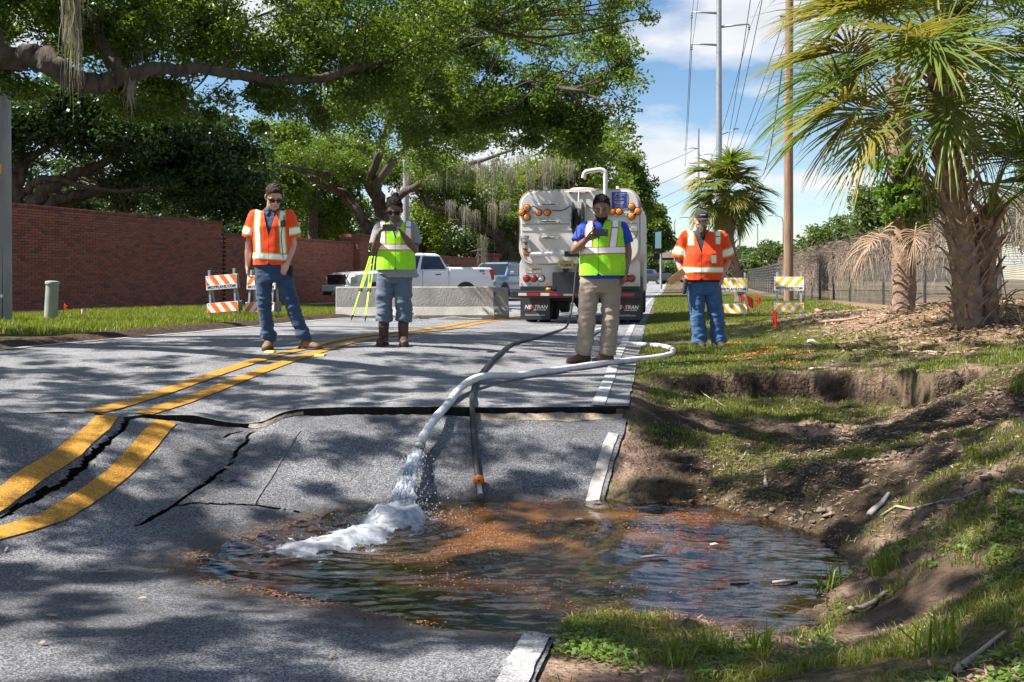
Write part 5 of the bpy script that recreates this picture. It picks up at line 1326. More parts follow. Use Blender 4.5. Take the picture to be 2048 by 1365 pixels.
lm5 = [limb_pts([(1022, 530, 57, 12), (1032, 490, 57, 10), (1050, 440, 56, 8), (1080, 400, 55, 5)]), limb_pts([(1005, 490, 57, 8), (960, 450, 55, 6), (900, 425, 53, 5), (850, 410, 52, 3)])]
lob5 = [plobe(850, 350, 54, 80, 50, 3, 60, .85), plobe(940, 400, 56, 90, 60, 3, 80, .85), plobe(1060, 370, 55, 90, 60, 3, 80, .85), plobe(1150, 340, 54, 80, 60, 3, 70, .85), plobe(1000, 440, 60, 70, 40, 3, 50, .8), plobe(870, 450, 62, 70, 55, 3, 60, .85), plobe(1060, 460, 62, 60, 50, 3, 50, .8), plobe(1180, 300, 54, 60, 40, 2, 36, .8), plobe(1200, 400, 58, 70, 60, 3, 50, .85)]
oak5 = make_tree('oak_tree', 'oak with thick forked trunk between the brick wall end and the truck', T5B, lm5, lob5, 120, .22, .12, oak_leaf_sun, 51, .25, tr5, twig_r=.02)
# ------------------------------------------------------------------ further trees and bushes
def bush(name, label, cat, px, d, lobes, per, ln, wd, m, seed, trunk_r=.15, trunk_top=None, group=None):
    b = W(px, d); b.z = groundz(b.x, b.y) - .1
    t = None
    if trunk_top: t = limb_pts([(px, HORIZON + (H - b.z) * F / d, d, trunk_r * F / d), (px, (trunk_top + 560) / 2, d, trunk_r * .85 * F / d), (px, trunk_top, d, trunk_r * .5 * F / d)])
    o = make_tree(name, label, b, [], lobes, per, ln, wd, m, seed, .15 if t else 0, t, group, twig_r=.02); o['category'] = cat; return o
G_ = 'trees beyond the road'
bush('roadside_tree', 'tall pointed green tree just beyond the truck roof', 'tree', 1262, 72, [plobe(1258, 345, 72, 24, 45, 2, 50, .8), plobe(1268, 400, 72, 38, 50, 2, 70, .8), plobe(1240, 420, 74, 40, 60, 2, 60, .8)], 120, .28, .15, oak_leaf, 61, .25, 400, G_)
bush('roadside_tree', 'leaning leafy tree hanging over the far road beside the thin pole', 'tree', 1288, 86, [plobe(1290, 450, 86, 34, 40, 2, 60, .9), plobe(1312, 470, 86, 26, 30, 2, 40, .9), plobe(1330, 490, 86, 18, 12, 1, 14, .7), plobe(1285, 490, 86, 30, 14, 2, 26, .8), plobe(1310, 425, 86, 14, 18, 1, 12, .7)], 110, .34, .18, oak_leaf, 62, .2, 470, G_)
bush('young_tree', 'small pale green tree in front of the overpass wall', 'tree', 1294, 135, [plobe(1294, 522, 135, 17, 15, 1.5, 26, .9), plobe(1308, 535, 135, 10, 8, 1, 10, .8)], 90, .4, .22, far_leaf, 63, .12, 525, G_)
bush('young_tree', 'low pale green tree beside the patrol car', 'tree', 1334, 140, [plobe(1334, 537, 140, 16, 10, 1.5, 20, .9)], 90, .4, .22, far_leaf, 64, .1, 535, G_)
bush('fence_tree', 'broad rounded tree behind the fence nearest the palms', 'tree', 1800, 60, [plobe(1770, 440, 60, 60, 55, 3, 70, .95), plobe(1830, 420, 58, 60, 60, 3, 80, .95), plobe(1800, 480, 60, 80, 30, 3, 50, .9), plobe(1740, 400, 60, 30, 25, 2, 18, .7)], 120, .26, .15, far_leaf, 65, .3, 470, G_)
bush('fence_tree', 'mid green bushy tree behind the fence to the side of the wooden pole', 'tree', 1650, 78, [plobe(1650, 490, 78, 50, 32, 3, 70, 1.0), plobe(1690, 465, 76, 40, 28, 3, 40, .9), plobe(1610, 505, 80, 25, 22, 2, 24, .9)], 110, .32, .18, far_leaf, 66, .25, 500, G_)
bush('fence_tree', 'low round bush between the small palm and the wooden pole', 'bush', 1545, 88, [plobe(1548, 510, 88, 24, 28, 2, 40, .9), plobe(1520, 528, 90, 26, 18, 2, 30, .9)], 110, .36, .2, far_leaf, 67, .2, 525, G_)
bush('fence_tree', 'pale bush behind the bearded man at the foot of the small palm', 'bush', 1490, 95, [plobe(1490, 520, 95, 26, 22, 2, 36, .9), plobe(1462, 535, 96, 20, 16, 2, 18, .9)], 110, .36, .2, far_leaf, 68, .2, 530, G_)
bush('fence_tree', 'leafy green tree behind the fence at the outer edge beyond the large palm', 'tree', 2070, 27, [plobe(2060, 440, 27, 60, 60, 1.5, 60, .5), plobe(2110, 330, 27, 60, 120, 1.5, 70, .55), plobe(2150, 180, 26, 70, 120, 1.5, 60, .5)], 130, .13, .07, far_leaf, 69, .2, 300, G_)
hb = [plobe(px, py, d, 60, 30, 2.5, 46, .85) for px, py, d in ((470, 470, 60), (560, 490, 62), (660, 490, 64), (760, 470, 66), (850, 495, 66), (940, 490, 68), (1030, 500, 70), (1120, 480, 74), (380, 455, 56), (290, 440, 54), (200, 415, 52), (110, 405, 50), (30, 400, 50))]
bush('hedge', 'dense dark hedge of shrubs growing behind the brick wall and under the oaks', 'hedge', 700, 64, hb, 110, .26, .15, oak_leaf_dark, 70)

# ------------------------------------------------------------------ palms
palm_green = mat('palm_green', (.075, .135, .022), (.16, .215, .032), scale=2.5, rough=.42, trans=.34)
palm_yellow = mat('palm_yellow', (.15, .175, .026), (.27, .22, .035), scale=2.5, rough=.45, trans=.34)
palm_dead = mat('palm_dead', (.30, .19, .12), (.43, .31, .21), scale=3, rough=.8, trans=.15)
boot_m = mat('palm_leaf_base', (.25, .155, .105), (.43, .305, .22), scale=9, rough=.9, bump=.6, bscale=30)
palm_trunk_m = mat('palm_trunk', (.16, .105, .078), (.30, .21, .155), scale=7, rough=.95, bump=1, bscale=25)
def frond_mesh(elev, lp, lb, nseg, droop, seed, dead=False, fat=1.0):
    """costapalmate fan leaf in a world-up frame: stalk leaves the origin along +x at the given elevation"""
    rg = np.random.default_rng(seed); vs, fs = [], []
    def strip(pts, wid, side):
        i0 = len(vs)
        for k, (p, w) in enumerate(zip(pts, wid)):
            d = pts[min(k + 1, len(pts) - 1)] - pts[max(k - 1, 0)]; d = d / (np.linalg.norm(d) + 1e-9)
            s = side - d * np.dot(side, d); s = s / (np.linalg.norm(s) + 1e-9); n = np.cross(d, s)
            vs.extend([tuple(p - s * w + n * w * .5), tuple(p - n * w * .3), tuple(p + s * w + n * w * .5)])
        for k in range(len(pts) - 1):
            a = i0 + 3 * k; fs.extend([(a, a + 1, a + 4, a + 3), (a + 1, a + 2, a + 5, a + 4)])
    # stalk and costa
    pos = np.zeros(3); ang = elev; path = [pos.copy()]; angs = [ang]
    n1 = 6
    for k in range(n1):
        ang -= droop * .25 / n1; pos = pos + np.array([math.cos(ang), 0, math.sin(ang)]) * lp / n1; path.append(pos.copy()); angs.append(ang)
    n2 = 6; hub = len(path) - 1
    for k in range(n2):
        ang -= droop * 1.1 / n2; pos = pos + np.array([math.cos(ang), 0, math.sin(ang)]) * lb * .42 / n2; path.append(pos.copy()); angs.append(ang)
    Y = np.array([0., 1, 0])
    strip(path, list(np.linspace(.022, .012, hub)) + list(np.linspace(.012, .003, len(path) - hub)), Y)
    for k in range(nseg):
        t = (k + .5) / nseg * 2 - 1                              # -1..1 across the fan
        a = abs(t); i = hub + (1 - a) * (len(path) - 1 - hub); i0 = int(i); q = i - i0
        p = path[i0] * (1 - q) + path[min(i0 + 1, len(path) - 1)] * q; an = angs[min(i0 + 1, len(angs) - 1)]
        fwd = np.array([math.cos(an), 0, math.sin(an)]); upv = np.array([-math.sin(an), 0, math.cos(an)])
        th = t * R(128) * (.75 + .25 * a) + rg.normal() * .05
        d = fwd * math.cos(th) + Y * math.sin(th) + upv * (.26 * a + .06 + rg.normal() * .05); d /= np.linalg.norm(d)
        L_ = lb * (.92 - .32 * a ** 2) * rg.uniform(.88, 1.08); m = 6; pts = [p.copy()]; w = [.006]
        dr = (.17 if not dead else .8) * rg.uniform(.6, 1.5)
        for s in range(m):
            u = (s + 1) / m
            d = d + np.array([0, 0, -1]) * dr * (u ** 1.5) * (1 if not dead else 1.2) + rg.normal(size=3) * (.012 if not dead else .09); d /= np.linalg.norm(d)
            pts.append(pts[-1] + d * L_ / m); w.append(max(.002, fat * (.021 if not dead else .014) * (1 - u) ** .7 * (1 if u > .2 else .8)))
        strip(pts, w, np.cross(d, upv))
    me = np_mesh('frond', vs, np.array(fs)); me.polygons.foreach_set('use_smooth', np.ones(len(me.polygons), bool))
    return me
FR = {}
def frond_set(lp, lb, tag_, mats, nseg=44):
    for e in (80, 60, 40, 20, 0, -20, -40, -60):
        for s in range(2):
            for mi, m in enumerate(mats):
                me = frond_mesh(R(e), lp, lb, nseg, R(24 if e < 30 else 42) * (1 + .3 * s), e + 200 + s * 17 + mi, fat=1.0 if tag_ == 'big' else 1.7); me.materials.append(m); FR[(tag_, e, s, mi)] = me
    for e in (-30, -62, -78):
        for s in range(2):
            me = frond_mesh(R(e), lp * .8, lb * .9, 30, R(20), e + 700 + s, True); me.materials.append(palm_dead); FR[(tag_ + 'dead', e, s, 0)] = me
frond_set(.90, 1.05, 'big', (palm_green, palm_yellow)); frond_set(.70, .85, 'small', (palm_green, palm_yellow), 34)
boot_me = None
def boot_mesh(split):
    mb = MB(); L_ = .30
    for s in ((-1, 1) if split else (0,)):
        rings = []
        for k in range(5):
            t = k / 4; w = (.06 - .025 * t) * (1 if not split else .75); th = .022 - .010 * t
            x = s * (.0 + .06 * (1 - t) if split else 0); out_ = .03 + .10 * t + .12 * t * t; z = L_ * t
            rings.append([(x - w, out_ - th, z), (x + w, out_ - th, z), (x + w * .8, out_ + th, z), (x - w * .8, out_ + th, z)])
        mb.loft(rings)
    me = mb.mesh('leaf_base'); me.materials.append(boot_m); return me
boots = [boot_mesh(False), boot_mesh(True), boot_mesh(False)]
def palm(name, label, base, path, r0, r1, nboot, boot_scale, tag_, nfr, yellow, seed, boot_from=0.0, crown=True, dead=6, az_bias=None, elevs=(80, 60, 60, 40, 40, 20, 20, 0, 0, -20, -40)):
    rg = random.Random(seed); B = Vector(base)
    o = thing(name, label, 'palm', B)
    w = catmull([Vector(p) - B for p in path], 6); n = len(w)
    rr = [r0 + (r1 - r0) * k / (n - 1) + .012 * math.sin(k * 2.1) for k in range(n)]; rr[0] *= 1.12; rr[1] *= 1.05
    MB().tube(w, rr, 16).build('trunk', palm_trunk_m, o, smooth=True)
    for k in range(nboot):
        t = boot_from + (1 - boot_from) * (k + .5) / nboot; i = min(n - 2, int(t * (n - 1))); q = t * (n - 1) - i
        p = w[i].lerp(w[i + 1], q); a = k * 2.399 + rg.uniform(-.25, .25); r = rr[i] * .92
        b = bpy.data.objects.new('leaf_base', boots[rg.randrange(3)]); C.objects.link(b); b.parent = o
        b.location = p + Vector((math.cos(a), math.sin(a), 0)) * (r - .042 * boot_scale); s = boot_scale * rg.uniform(.8, 1.25) * (.62 + .38 * min(1, t * 2.2))
        b.scale = (s, s, s * rg.uniform(.8, 1.2)); b.rotation_euler = (R(rg.uniform(-16, 10)), R(rg.uniform(-14, 14)), a - math.pi / 2)
    top = w[-1]
    if crown:
        for k in range(nfr):
            e = elevs[k % len(elevs)]; a = k * 2.399 + rg.uniform(-.3, .3)
            if az_bias and rg.random() < az_bias[1]: a = az_bias[0] + rg.gauss(0, .7)
            me = FR[(tag_, e, rg.randrange(2), 1 if rg.random() < yellow else 0)]
            f = bpy.data.objects.new('frond', me); C.objects.link(f); f.parent = o; f.location = top + Vector((math.cos(a), math.sin(a), 0)) * r1 * .5 + Vector((0, 0, rg.uniform(-.2, .12) + (.15 if e > 30 else -.1)))
            f.rotation_euler = (R(rg.gauss(0, 9)), R(rg.gauss(0, 6)), a); s = rg.uniform(.85, 1.12); f.scale = (s, s, s)
        for k in range(dead):
            a = k * 2.7 + rg.uniform(-.4, .4); me = FR[(tag_ + 'dead', rg.choice((-62, -78)), rg.randrange(2), 0)]
            f = bpy.data.objects.new('dead_frond', me); C.objects.link(f); f.parent = o; f.location = top + Vector((math.cos(a), math.sin(a), 0)) * r1 * .6 + Vector((0, 0, rg.uniform(-.35, -.1))); f.rotation_euler = (R(rg.gauss(0, 10)), 0, a)
    return o
def place_frond(o, key, loc, az, s=1.0, roll=0, name='frond'):
    f = bpy.data.objects.new(name, FR[key]); C.objects.link(f); f.parent = o; f.location = Vector(loc) - o.location; f.rotation_euler = (roll, 0, az); f.scale = (s, s, s); return f
b = W(1938, 11.4); b.z = groundz(b.x, b.y) - .05
PA = palm('palm_tree', 'large palm with rough criss-cross leaf bases and drooping fan fronds beside the hole', b, [b, WP(1930, 540, 11.4), WP(1912, 420, 11.4), WP(1893, 310, 11.4), WP(1882, 190, 11.4), WP(1878, 110, 11.4)], .165, .125, 130, .70, 'big', 36, .30, 3, dead=3, elevs=(80, 60, 60, 40, 40, 20, 20, 0, 0, -20))
LFT = math.pi + YAW
for px, py, e, az, s, y in ((1880, 150, 20, LFT - .1, 1.0, 1), (1870, 190, 0, LFT + .12, 1.0, 1), (1870, 175, 0, LFT - .5, 1.0, 0), (1880, 120, 40, LFT + .05, 1.05, 1), (1875, 195, -20, LFT + .35, .9, 1), (1880, 150, 20, LFT + .9, 1.0, 1), (1885, 160, -20, LFT + 1.2, .95, 0), (1885, 150, 0, LFT + 1.6, .95, 0), (1890, 150, 20, LFT + 2.3, 1.0, 0), (1895, 170, -20, LFT + 2.6, .95, 0)):
    place_frond(PA, ('big', e, random.randrange(2), y), WP(px, py, 11.3), az, s, random.gauss(0, .12))
b = W(1975, 11.5); b.z = groundz(b.x, b.y) - .05
PB = palm('palm_tree', 'short stout palm with long bare stalks growing against the large palm', b, [b, WP(1972, 560, 11.5), WP(1970, 480, 11.5), WP(1974, 430, 11.5)], .13, .11, 55, .66, 'big', 0, .3, 5, dead=2)
for k, (e, az, y) in enumerate(((80, .2, 0), (60, .1, 0), (60, -.5, 0), (40, .3, 0), (60, .9, 0), (40, -.9, 0), (80, 2.0, 0), (40, 1.2, 1), (60, -1.4, 0))):
    place_frond(PB, ('big', e, k % 2, y), WP(1975, 440, 11.1), az, .95)
b = W(1806, 14.2); b.z = groundz(b.x, b.y) - .05
PC = palm('palm_tree', 'slimmer palm with vine-wrapped upper trunk and a dead frond hanging from it', b, [b, WP(1808, 540, 14.2), WP(1806, 430, 14.2), WP(1800, 320, 14.2), WP(1800, 215, 14.2), WP(1802, 150, 14.2)], .17, .14, 110, .50, 'big', 14, .45, 8, boot_from=.02, dead=2, elevs=(80, 60, 40, 20, 0, -20))
for px, py, az, s in ((1815, 425, LFT + .3, .8), (1835, 430, LFT + 1.1, .6)):
    place_frond(PC, ('bigdead', -30 if py > 300 else -62, random.randrange(2), 0), WP(px, py, 14.0), az, s, 0, 'dead_frond')
rg = np.random.default_rng(12)
cs = np.array([tuple(WP(1815 + rg.normal() * 26, 385 + rg.normal() * 38, 14.1 + rg.normal() * .15) - b) for _ in range(60)])
v, f = leaf_geo(cs, np.full(60, .13), 34, .085, .07, rg, 1, .1)
tag(link_mesh('ivy', np_mesh('ivy', v, f), ivy_leaf, PC), kind='stuff')
b = W(1480, 36); b.z = groundz(b.x, b.y) - .1
palm('palm_tree', 'smaller round-headed palm standing behind the bearded man', b, [b, WP(1476, 560, 36), WP(1462, 500, 36), WP(1455, 440, 36), WP(1452, 385, 36)], .19, .15, 60, .8, 'small', 60, .3, 14, dead=8, elevs=(80, 80, 60, 60, 40, 40, 20, 20, 0, 0, -20, -20, -40, -60))

# ------------------------------------------------------------------ grass, weeds, litter
grass_m = leaf_mat('grass_blade', (.065, .115, .014), (.20, .24, .038), .4, .45)
grass_dry = leaf_mat('grass_dry', (.16, .15, .05), (.33, .27, .13), .3, .6)
weed_m = leaf_mat('weed_leaf', (.07, .14, .02), (.15, .22, .04), .35, .5)
chip_m = brick_mat('mulch_chip', (.22, .12, .07), (.52, .37, .26), (.12, .07, .05))
def blades(name, xy, ln, wd, m, seed, lean=.45, label=None):
    rg = np.random.default_rng(seed); n = len(xy); x, y = xy[:, 0], xy[:, 1]; z = GR(x, y)
    a = rg.uniform(0, 2 * math.pi, n); l = ln * rg.uniform(.45, 1.3, n); w = wd * rg.uniform(.6, 1.2, n); q = np.abs(rg.normal(size=n)) * lean
    b = rg.uniform(0, 2 * math.pi, n); dx, dy = np.cos(b) * q, np.sin(b) * q; sx, sy = np.cos(a) * w / 2, np.sin(a) * w / 2
    P = np.stack([x, y, z - .004], -1)
    m1 = P + np.stack([dx * l * .35, dy * l * .35, l * .6], -1); tp = P + np.stack([dx * l * 1.1, dy * l * 1.1, l * (1.0 - .35 * np.clip(q, 0, 1.5))], -1); s = np.stack([sx, sy, 0 * sx], -1)
    v = np.stack([P - s, P + s, m1 + s * .8, m1 - s * .8, tp], 1).reshape(-1, 3); i = np.arange(n)[:, None] * 5
    o = link_mesh(name, np_mesh(name, v, [i + np.array([[0, 1, 2, 3]]), i + np.array([[3, 2, 4]])]), m)
    return tag(o, label, 'grass', None, 'stuff')
def scatter(n, x0, x1, y0, y1, wfn, seed, tuft=0, tr=.04):
    rg = np.random.default_rng(seed); x = rg.uniform(x0, x1, n); y = rg.uniform(y0, y1, n)
    k = rg.random(n) < wfn(x, y); x, y = x[k], y[k]
    if tuft:
        x = np.repeat(x, tuft) + rg.normal(size=len(x) * tuft) * tr; y = np.repeat(y, tuft) + rg.normal(size=len(y) * tuft) * tr
    return np.stack([x, y], -1)
def gw(x, y):
    _, g, _ = cover(x, y); z = GR(x, y); return g * (z > WATER_Z + .015) * (x > np.where(y < 7.4, Xe(y) + .03, -.17))
near = scatter(16000, -.38, 2.3, 2.0, 4.9, lambda x, y: .12 + .88 * gw(x, y) * sstep(.35, .6, fbm(x * 3, y * 3)) if False else gw(x, y) * sstep(.40, .60, fbm(x * 3.5, y * 3.5, 3)) * (GR(x, y) > WATER_Z + .015), 81, 8, .022)
near = near[(near[:, 0] > Xe(near[:, 1]) + .02)]
blades('near_grass', near, .036, .0046, grass_m, 82, .7, 'short green grass on the near bank of the water')
blades('near_dry_grass', near[np.random.default_rng(2).random(len(near)) < .35] + .01, .045, .004, grass_dry, 83, 1.1, 'dry straw among the grass of the near bank')
verge = scatter(34000, -.2, 6.5, 8.4, 24, gw, 84, 4, .03)
blades('verge_grass', verge, .048, .008, grass_m, 85, .6, 'mown green grass of the verge round the bearded man')
slope = scatter(17000, -.2, 3.0, 4.4, 9.8, lambda x, y: rough_w(x, y) * sstep(.50, .62, fbm(x * 1.5 + 7, y * 1.5, 4)) * .65 * (GR(x, y) > WATER_Z + .02), 86, 5, .025)
blades('slope_grass', slope, .040, .0055, grass_m, 87, .7, 'patchy grass tufts clinging to the torn bank')
farv = scatter(26000, 0, 5.5, 24, 60, lambda x, y: np.full_like(x, .8), 88, 2, .05)
blades('far_verge_grass', farv, .07, .018, grass_m, 89, .5, 'sunlit grass verge along the far road')
left = scatter(30000, -13.4, -7.25, 12, 31, lambda x, y: cover(x, y)[1] * (x > wA.x + (y - wA.y) * wdir.x / wdir.y + 1.35) * sstep(.28, .42, fbm(x * 1.2 + 3, y * 1.2, 3)), 90, 4, .03)
blades('left_verge_grass', left, .13, .010, grass_m, 91, .5, 'longer green grass between the road and the brick wall')
tus = []
for px, py, d0 in ((1655, 1180, 0), (1530, 1310, 0), (1420, 1318, 0), (1770, 1150, 0), (1900, 1300, 0), (2035, 780, 0), (1350, 1330, 0), (1860, 750, 0), (1850, 790, 0)):
    p = hit(px, py, lambda x, y: GR(x, y), 2.2, 12); rg = np.random.default_rng(px); tus.append(np.array([p.x, p.y])[None] + rg.normal(size=(46, 2)) * .035)
blades('weed_tufts', np.concatenate(tus), .125, .008, grass_m, 92, .8, 'coarse grass tufts standing out on the bank')
# small round weeds
wd_ = scatter(12000, -.38, 2.3, 2.0, 4.9, lambda x, y: gw(x, y) * sstep(.45, .6, fbm(x * 2.2 + 20, y * 2.2, 3)), 93, 5, .02)
rg = np.random.default_rng(94); c_ = np.stack([wd_[:, 0], wd_[:, 1], GR(wd_[:, 0], wd_[:, 1]) + rg.uniform(.008, .03, len(wd_))], -1)
v, f = leaf_geo(c_, np.full(len(c_), .010), 2, .021, .016, rg, .5, .8); tag(link_mesh('low_weeds', np_mesh('low_weeds', v, f), weed_m), 'tiny round-leaved weeds on the near bank', 'weeds', None, 'stuff')
# mulch, bark and dead leaf litter
def litter(name, xy, ln, wd, m, seed, label, zfn=GR, dz=.006, cat='litter'):
    rg = np.random.default_rng(seed); z = zfn(xy[:, 0], xy[:, 1]); n = len(xy)
    a = rg.uniform(0, 2 * math.pi, n); l = ln * rg.uniform(.4, 1.5, n); w = wd * rg.uniform(.5, 1.4, n); t = rg.normal(size=n) * .25
    ax = np.stack([np.cos(a), np.sin(a), t], -1); sd = np.stack([-np.sin(a), np.cos(a), rg.normal(size=n) * .25], -1)
    P = np.stack([xy[:, 0], xy[:, 1], z + dz + rg.uniform(0, .008, n)], -1); l = l[:, None]; w = w[:, None]; up = np.array([0, 0, 1.])[None] * w * .35
    v = np.stack([P - ax * l / 2 - sd * w * .3, P - ax * l * .4 + sd * w / 2, P + ax * l / 2 + sd * w * .2, P + ax * l * .35 - sd * w / 2, P + up], 1).reshape(-1, 3); i = np.arange(n)[:, None] * 5
    return tag(link_mesh(name, np_mesh(name, v, i[:, :, None].reshape(-1, 1, 1) .reshape(-1, 1) * 0 + 0 if False else [i + np.array([[0, 1, 4]]), i + np.array([[1, 2, 4]]), i + np.array([[2, 3, 4]]), i + np.array([[3, 0, 4]])]), m), label, cat, None, 'stuff')
ml = scatter(16000, 1.0, 7.5, 9.6, 26, lambda x, y: np.clip(cover(x, y)[2] * 1.2, 0, 1), 95)
litter('palm_mulch', ml, .10, .03, chip_m, 96, 'brown bark and palm litter scattered under the palms', dz=.01)
ml = scatter(44000, -.2, 3.0, 2.2, 9.8, lambda x, y: .7 * (GR(x, y) > WATER_Z) * (x > Xe(y) + .05) * sstep(.4, .6, fbm(x * 1.1 + 30, y * 1.1, 3)), 97)
litter('bank_litter', ml, .028, .007, chip_m, 98, 'pale wood chips and straw strewn over the bank')
clod_m = mat('soil_clod', (.07, .05, .038), (.25, .18, .14), scale=12, rough=1, bump=.8, bscale=40)
ml = scatter(5200, -.1, 3.0, 4.6, 9.7, lambda x, y: rough_w(x, y) * .8 * (GR(x, y) > WATER_Z) * sstep(.42, .6, fbm(x * 1.6, y * 1.6 + 40, 3)), 99)
def lumps(name, xy, sz, m, seed, label):
    rg = np.random.default_rng(seed); n = len(xy); ico = bmesh.new(); bmesh.ops.create_icosphere(ico, subdivisions=2, radius=1); ico.verts.ensure_lookup_table()
    bv = np.array([tuple(v.co) for v in ico.verts]); bf = np.array([[v.index for v in f.verts] for f in ico.faces]); ico.free()
    s = sz * rg.uniform(.25, 1.0, n) ** 1.6; sc = s[:, None] * rg.uniform(.6, 1.3, (n, 3)) * np.array([1, 1, .7]); P = np.stack([xy[:, 0], xy[:, 1], GR(xy[:, 0], xy[:, 1]) + s * .2], -1)
    v = bv[None] * (1 + .22 * rg.normal(size=(n, len(bv), 1))) * sc[:, None] + P[:, None]; f = (np.arange(n)[:, None, None] * len(bv) + bf[None]).reshape(-1, 3)
    return tag(link_mesh(name, np_mesh(name, v.reshape(-1, 3), f), m, None, True), label, 'soil', None, 'stuff')
lumps('soil_clods', ml, .024, clod_m, 100, 'crumbled clods of soil on the torn bank')
rd = scatter(700, -6.5, -.5, 3, 20, lambda x, y: .25 + 0 * x, 101)
zr = lambda x, y: np.where(y > Yc(np.clip(x, -6.9, -.25)), U(x, y), S(x, y))
litter('road_leaves', rd[zr(rd[:, 0], rd[:, 1]) > WATER_Z + .02], .04, .016, chip_m, 102, 'scattered fallen oak leaves on the asphalt', zr, .006)
# sticks and husks that can be picked out one by one
stick_m = mat('dry_stick', (.42, .34, .27), (.28, .21, .16), scale=8, rough=.95, stretch=(1, 1, 1))
pale_m = mat('pale_husk', (.62, .54, .48), (.48, .38, .31), scale=10, rough=.9)
def stick(px0, py0, px1, py1, r, label, m=stick_m, bendy=.04):
    gz = lambda x, y: GR(x, y)
    a, b = hit(px0, py0, gz, 2.2, 30), hit(px1, py1, gz, 2.2, 30); B = a.copy()
    q = []
    for k in range(7):
        t = k / 6; p = a.lerp(b, t); s = bendy * math.sin(t * 3.1) * (b - a).length; z = max(float(GR(p.x, p.y)), p.z - .02) + r * .8
        q.append(Vector((p.x, p.y + s, z)) - B)
    rr = [r * (1 - .5 * k / 6) * random.uniform(.8, 1.2) for k in range(7)]
    o = MB().tube(q, rr, 6, True, .6).build('stick', m, None, smooth=True); o.location = B
    return tag(o, label, 'stick', 'sticks lying on the bank')
stick(1738, 1036, 1778, 992, .022, 'pale thick husk pointing upward on the bank above the water edge', pale_m)
stick(1532, 975, 1530, 950, .014, 'short white chip standing on the bank slope left of the pale husk', pale_m)
stick(2025, 990, 2060, 992, .022, 'whitish stub at the outer edge of the bank', pale_m)
stick(1910, 1350, 2010, 1270, .012, 'long bent stick lying low on the near bank corner')
stick(1700, 1225, 1770, 1190, .016, 'brown curved stick half buried in the near bank grass')
stick(1765, 1035, 1960, 985, .012, 'long thin root running up the sandy bank')
stick(1400, 780, 1450, 815, .007, 'thin root hanging across the dark scarp')
stick(1620, 742, 1660, 738, .02, 'pale splinter lying on the lip of the scarp', pale_m)
stick(1230, 1250, 1330, 1258, .008, 'straw-coloured stalk lying by the near water edge')
stick(1460, 1300, 1520, 1305, .012, 'short pale stick in the near grass')
stick(1500, 890, 1480, 925, .009, 'small twig on the mid slope of the bank')
stick(1640, 650, 1720, 640, .05, 'log-like palm stalk lying in the mulch before the slim palm', boot_m)
stick(1700, 600, 1790, 596, .03, 'long dry palm stalk lying along the fence foot', boot_m)
stick(1680, 690, 1800, 668, .022, 'thin brown palm stalk across the mulch', boot_m)
stick(1640, 628, 1668, 622, .06, 'curled brown palm husk on the mulch heap', boot_m, .2)
# ------------------------------------------------------------------ people
def V3(p): return Vector(p)
def capsule(mb, pts, rad, n=14):
    pts = [V3(p) for p in pts]; d0 = (pts[0] - pts[1]).normalized(); d1 = (pts[-1] - pts[-2]).normalized(); r0, r1 = rad[0], rad[-1]
    P = [pts[0] + d0 * r0 * .92, pts[0] + d0 * r0 * .6] + pts + [pts[-1] + d1 * r1 * .6, pts[-1] + d1 * r1 * .92]
    mb.tube(P, [r0 * .35, r0 * .8] + list(rad) + [r1 * .8, r1 * .35], n)
def stack(mb, rows, n=24, rot=None, at=None):
    """rows (cx, cy, z, rx, ry[, squareness]) bottom to top"""
    rings = []
    for cx, cy, z, rx, ry in rows:
        ring = []
        for k in range(n):
            t = 2 * math.pi * k / n; c, s = math.cos(t), math.sin(t)
            c = math.copysign(abs(c) ** .85, c); s = math.copysign(abs(s) ** .85, s)
            v = Vector((cx + rx * c, cy + ry * s, z))
            if rot is not None: v = rot @ v
            if at is not None: v = v + at
            ring.append(v)
        rings.append(ring)
    mb.loft(rings)
def remesh(mb, voxel, smooth=6, amp=0.0, freq=(9, 9, 14), seed=0.0, zfun=None):
    me = mb.mesh('tmp'); o = bpy.data.objects.new('tmp', me); C.objects.link(o)
    m = o.modifiers.new('r', 'REMESH'); m.mode = 'VOXEL'; m.voxel_size = voxel; m.use_smooth_shade = True
    if smooth: s = o.modifiers.new('s', 'SMOOTH'); s.factor = .5; s.iterations = smooth
    res = bpy.data.meshes.new_from_object(o.evaluated_get(bpy.context.evaluated_depsgraph_get()))
    bpy.data.objects.remove(o); bpy.data.meshes.remove(me)
    if amp:
        bm = bmesh.new(); bm.from_mesh(res); bm.normal_update()
        for v in bm.verts:
            p = Vector((v.co.x * freq[0] + seed, v.co.y * freq[1], v.co.z * freq[2])); a = amp * (zfun(v.co) if zfun else 1)
            v.co += v.normal * a * (noise.noise(p) + .5 * noise.noise(p * 2.1) + .6 * (.5 - abs(noise.noise(p * 1.3 + Vector((9, 2, 4))))) )
        bm.to_mesh(res); bm.free()
    return res
def cut(me, planes, off=0.0, name='piece'):
    """copy of a mesh kept on the inner side of every plane (co, no), pushed out by off"""
    bm = bmesh.new(); bm.from_mesh(me); bm.normal_update()
    if off:
        for v, n in [(v, v.normal.copy()) for v in bm.verts]: v.co += n * off
    for co, no in planes:
        bmesh.ops.bisect_plane(bm, geom=bm.verts[:] + bm.edges[:] + bm.faces[:], plane_co=co, plane_no=no, clear_outer=True)
    r = bpy.data.meshes.new(name); bm.to_mesh(r); bm.free(); return r
def fuzz(me, amp, f):
    for v in me.vertices: v.co += v.normal * amp * (noise.noise(v.co * f) + .6 * noise.noise(v.co * f * 2.3))
    return me
def merge(ms, name):
    bm = bmesh.new()
    for m in ms: bm.from_mesh(m)
    r = bpy.data.meshes.new(name); bm.to_mesh(r); bm.free()
    for m in ms: bpy.data.meshes.remove(m)
    return r
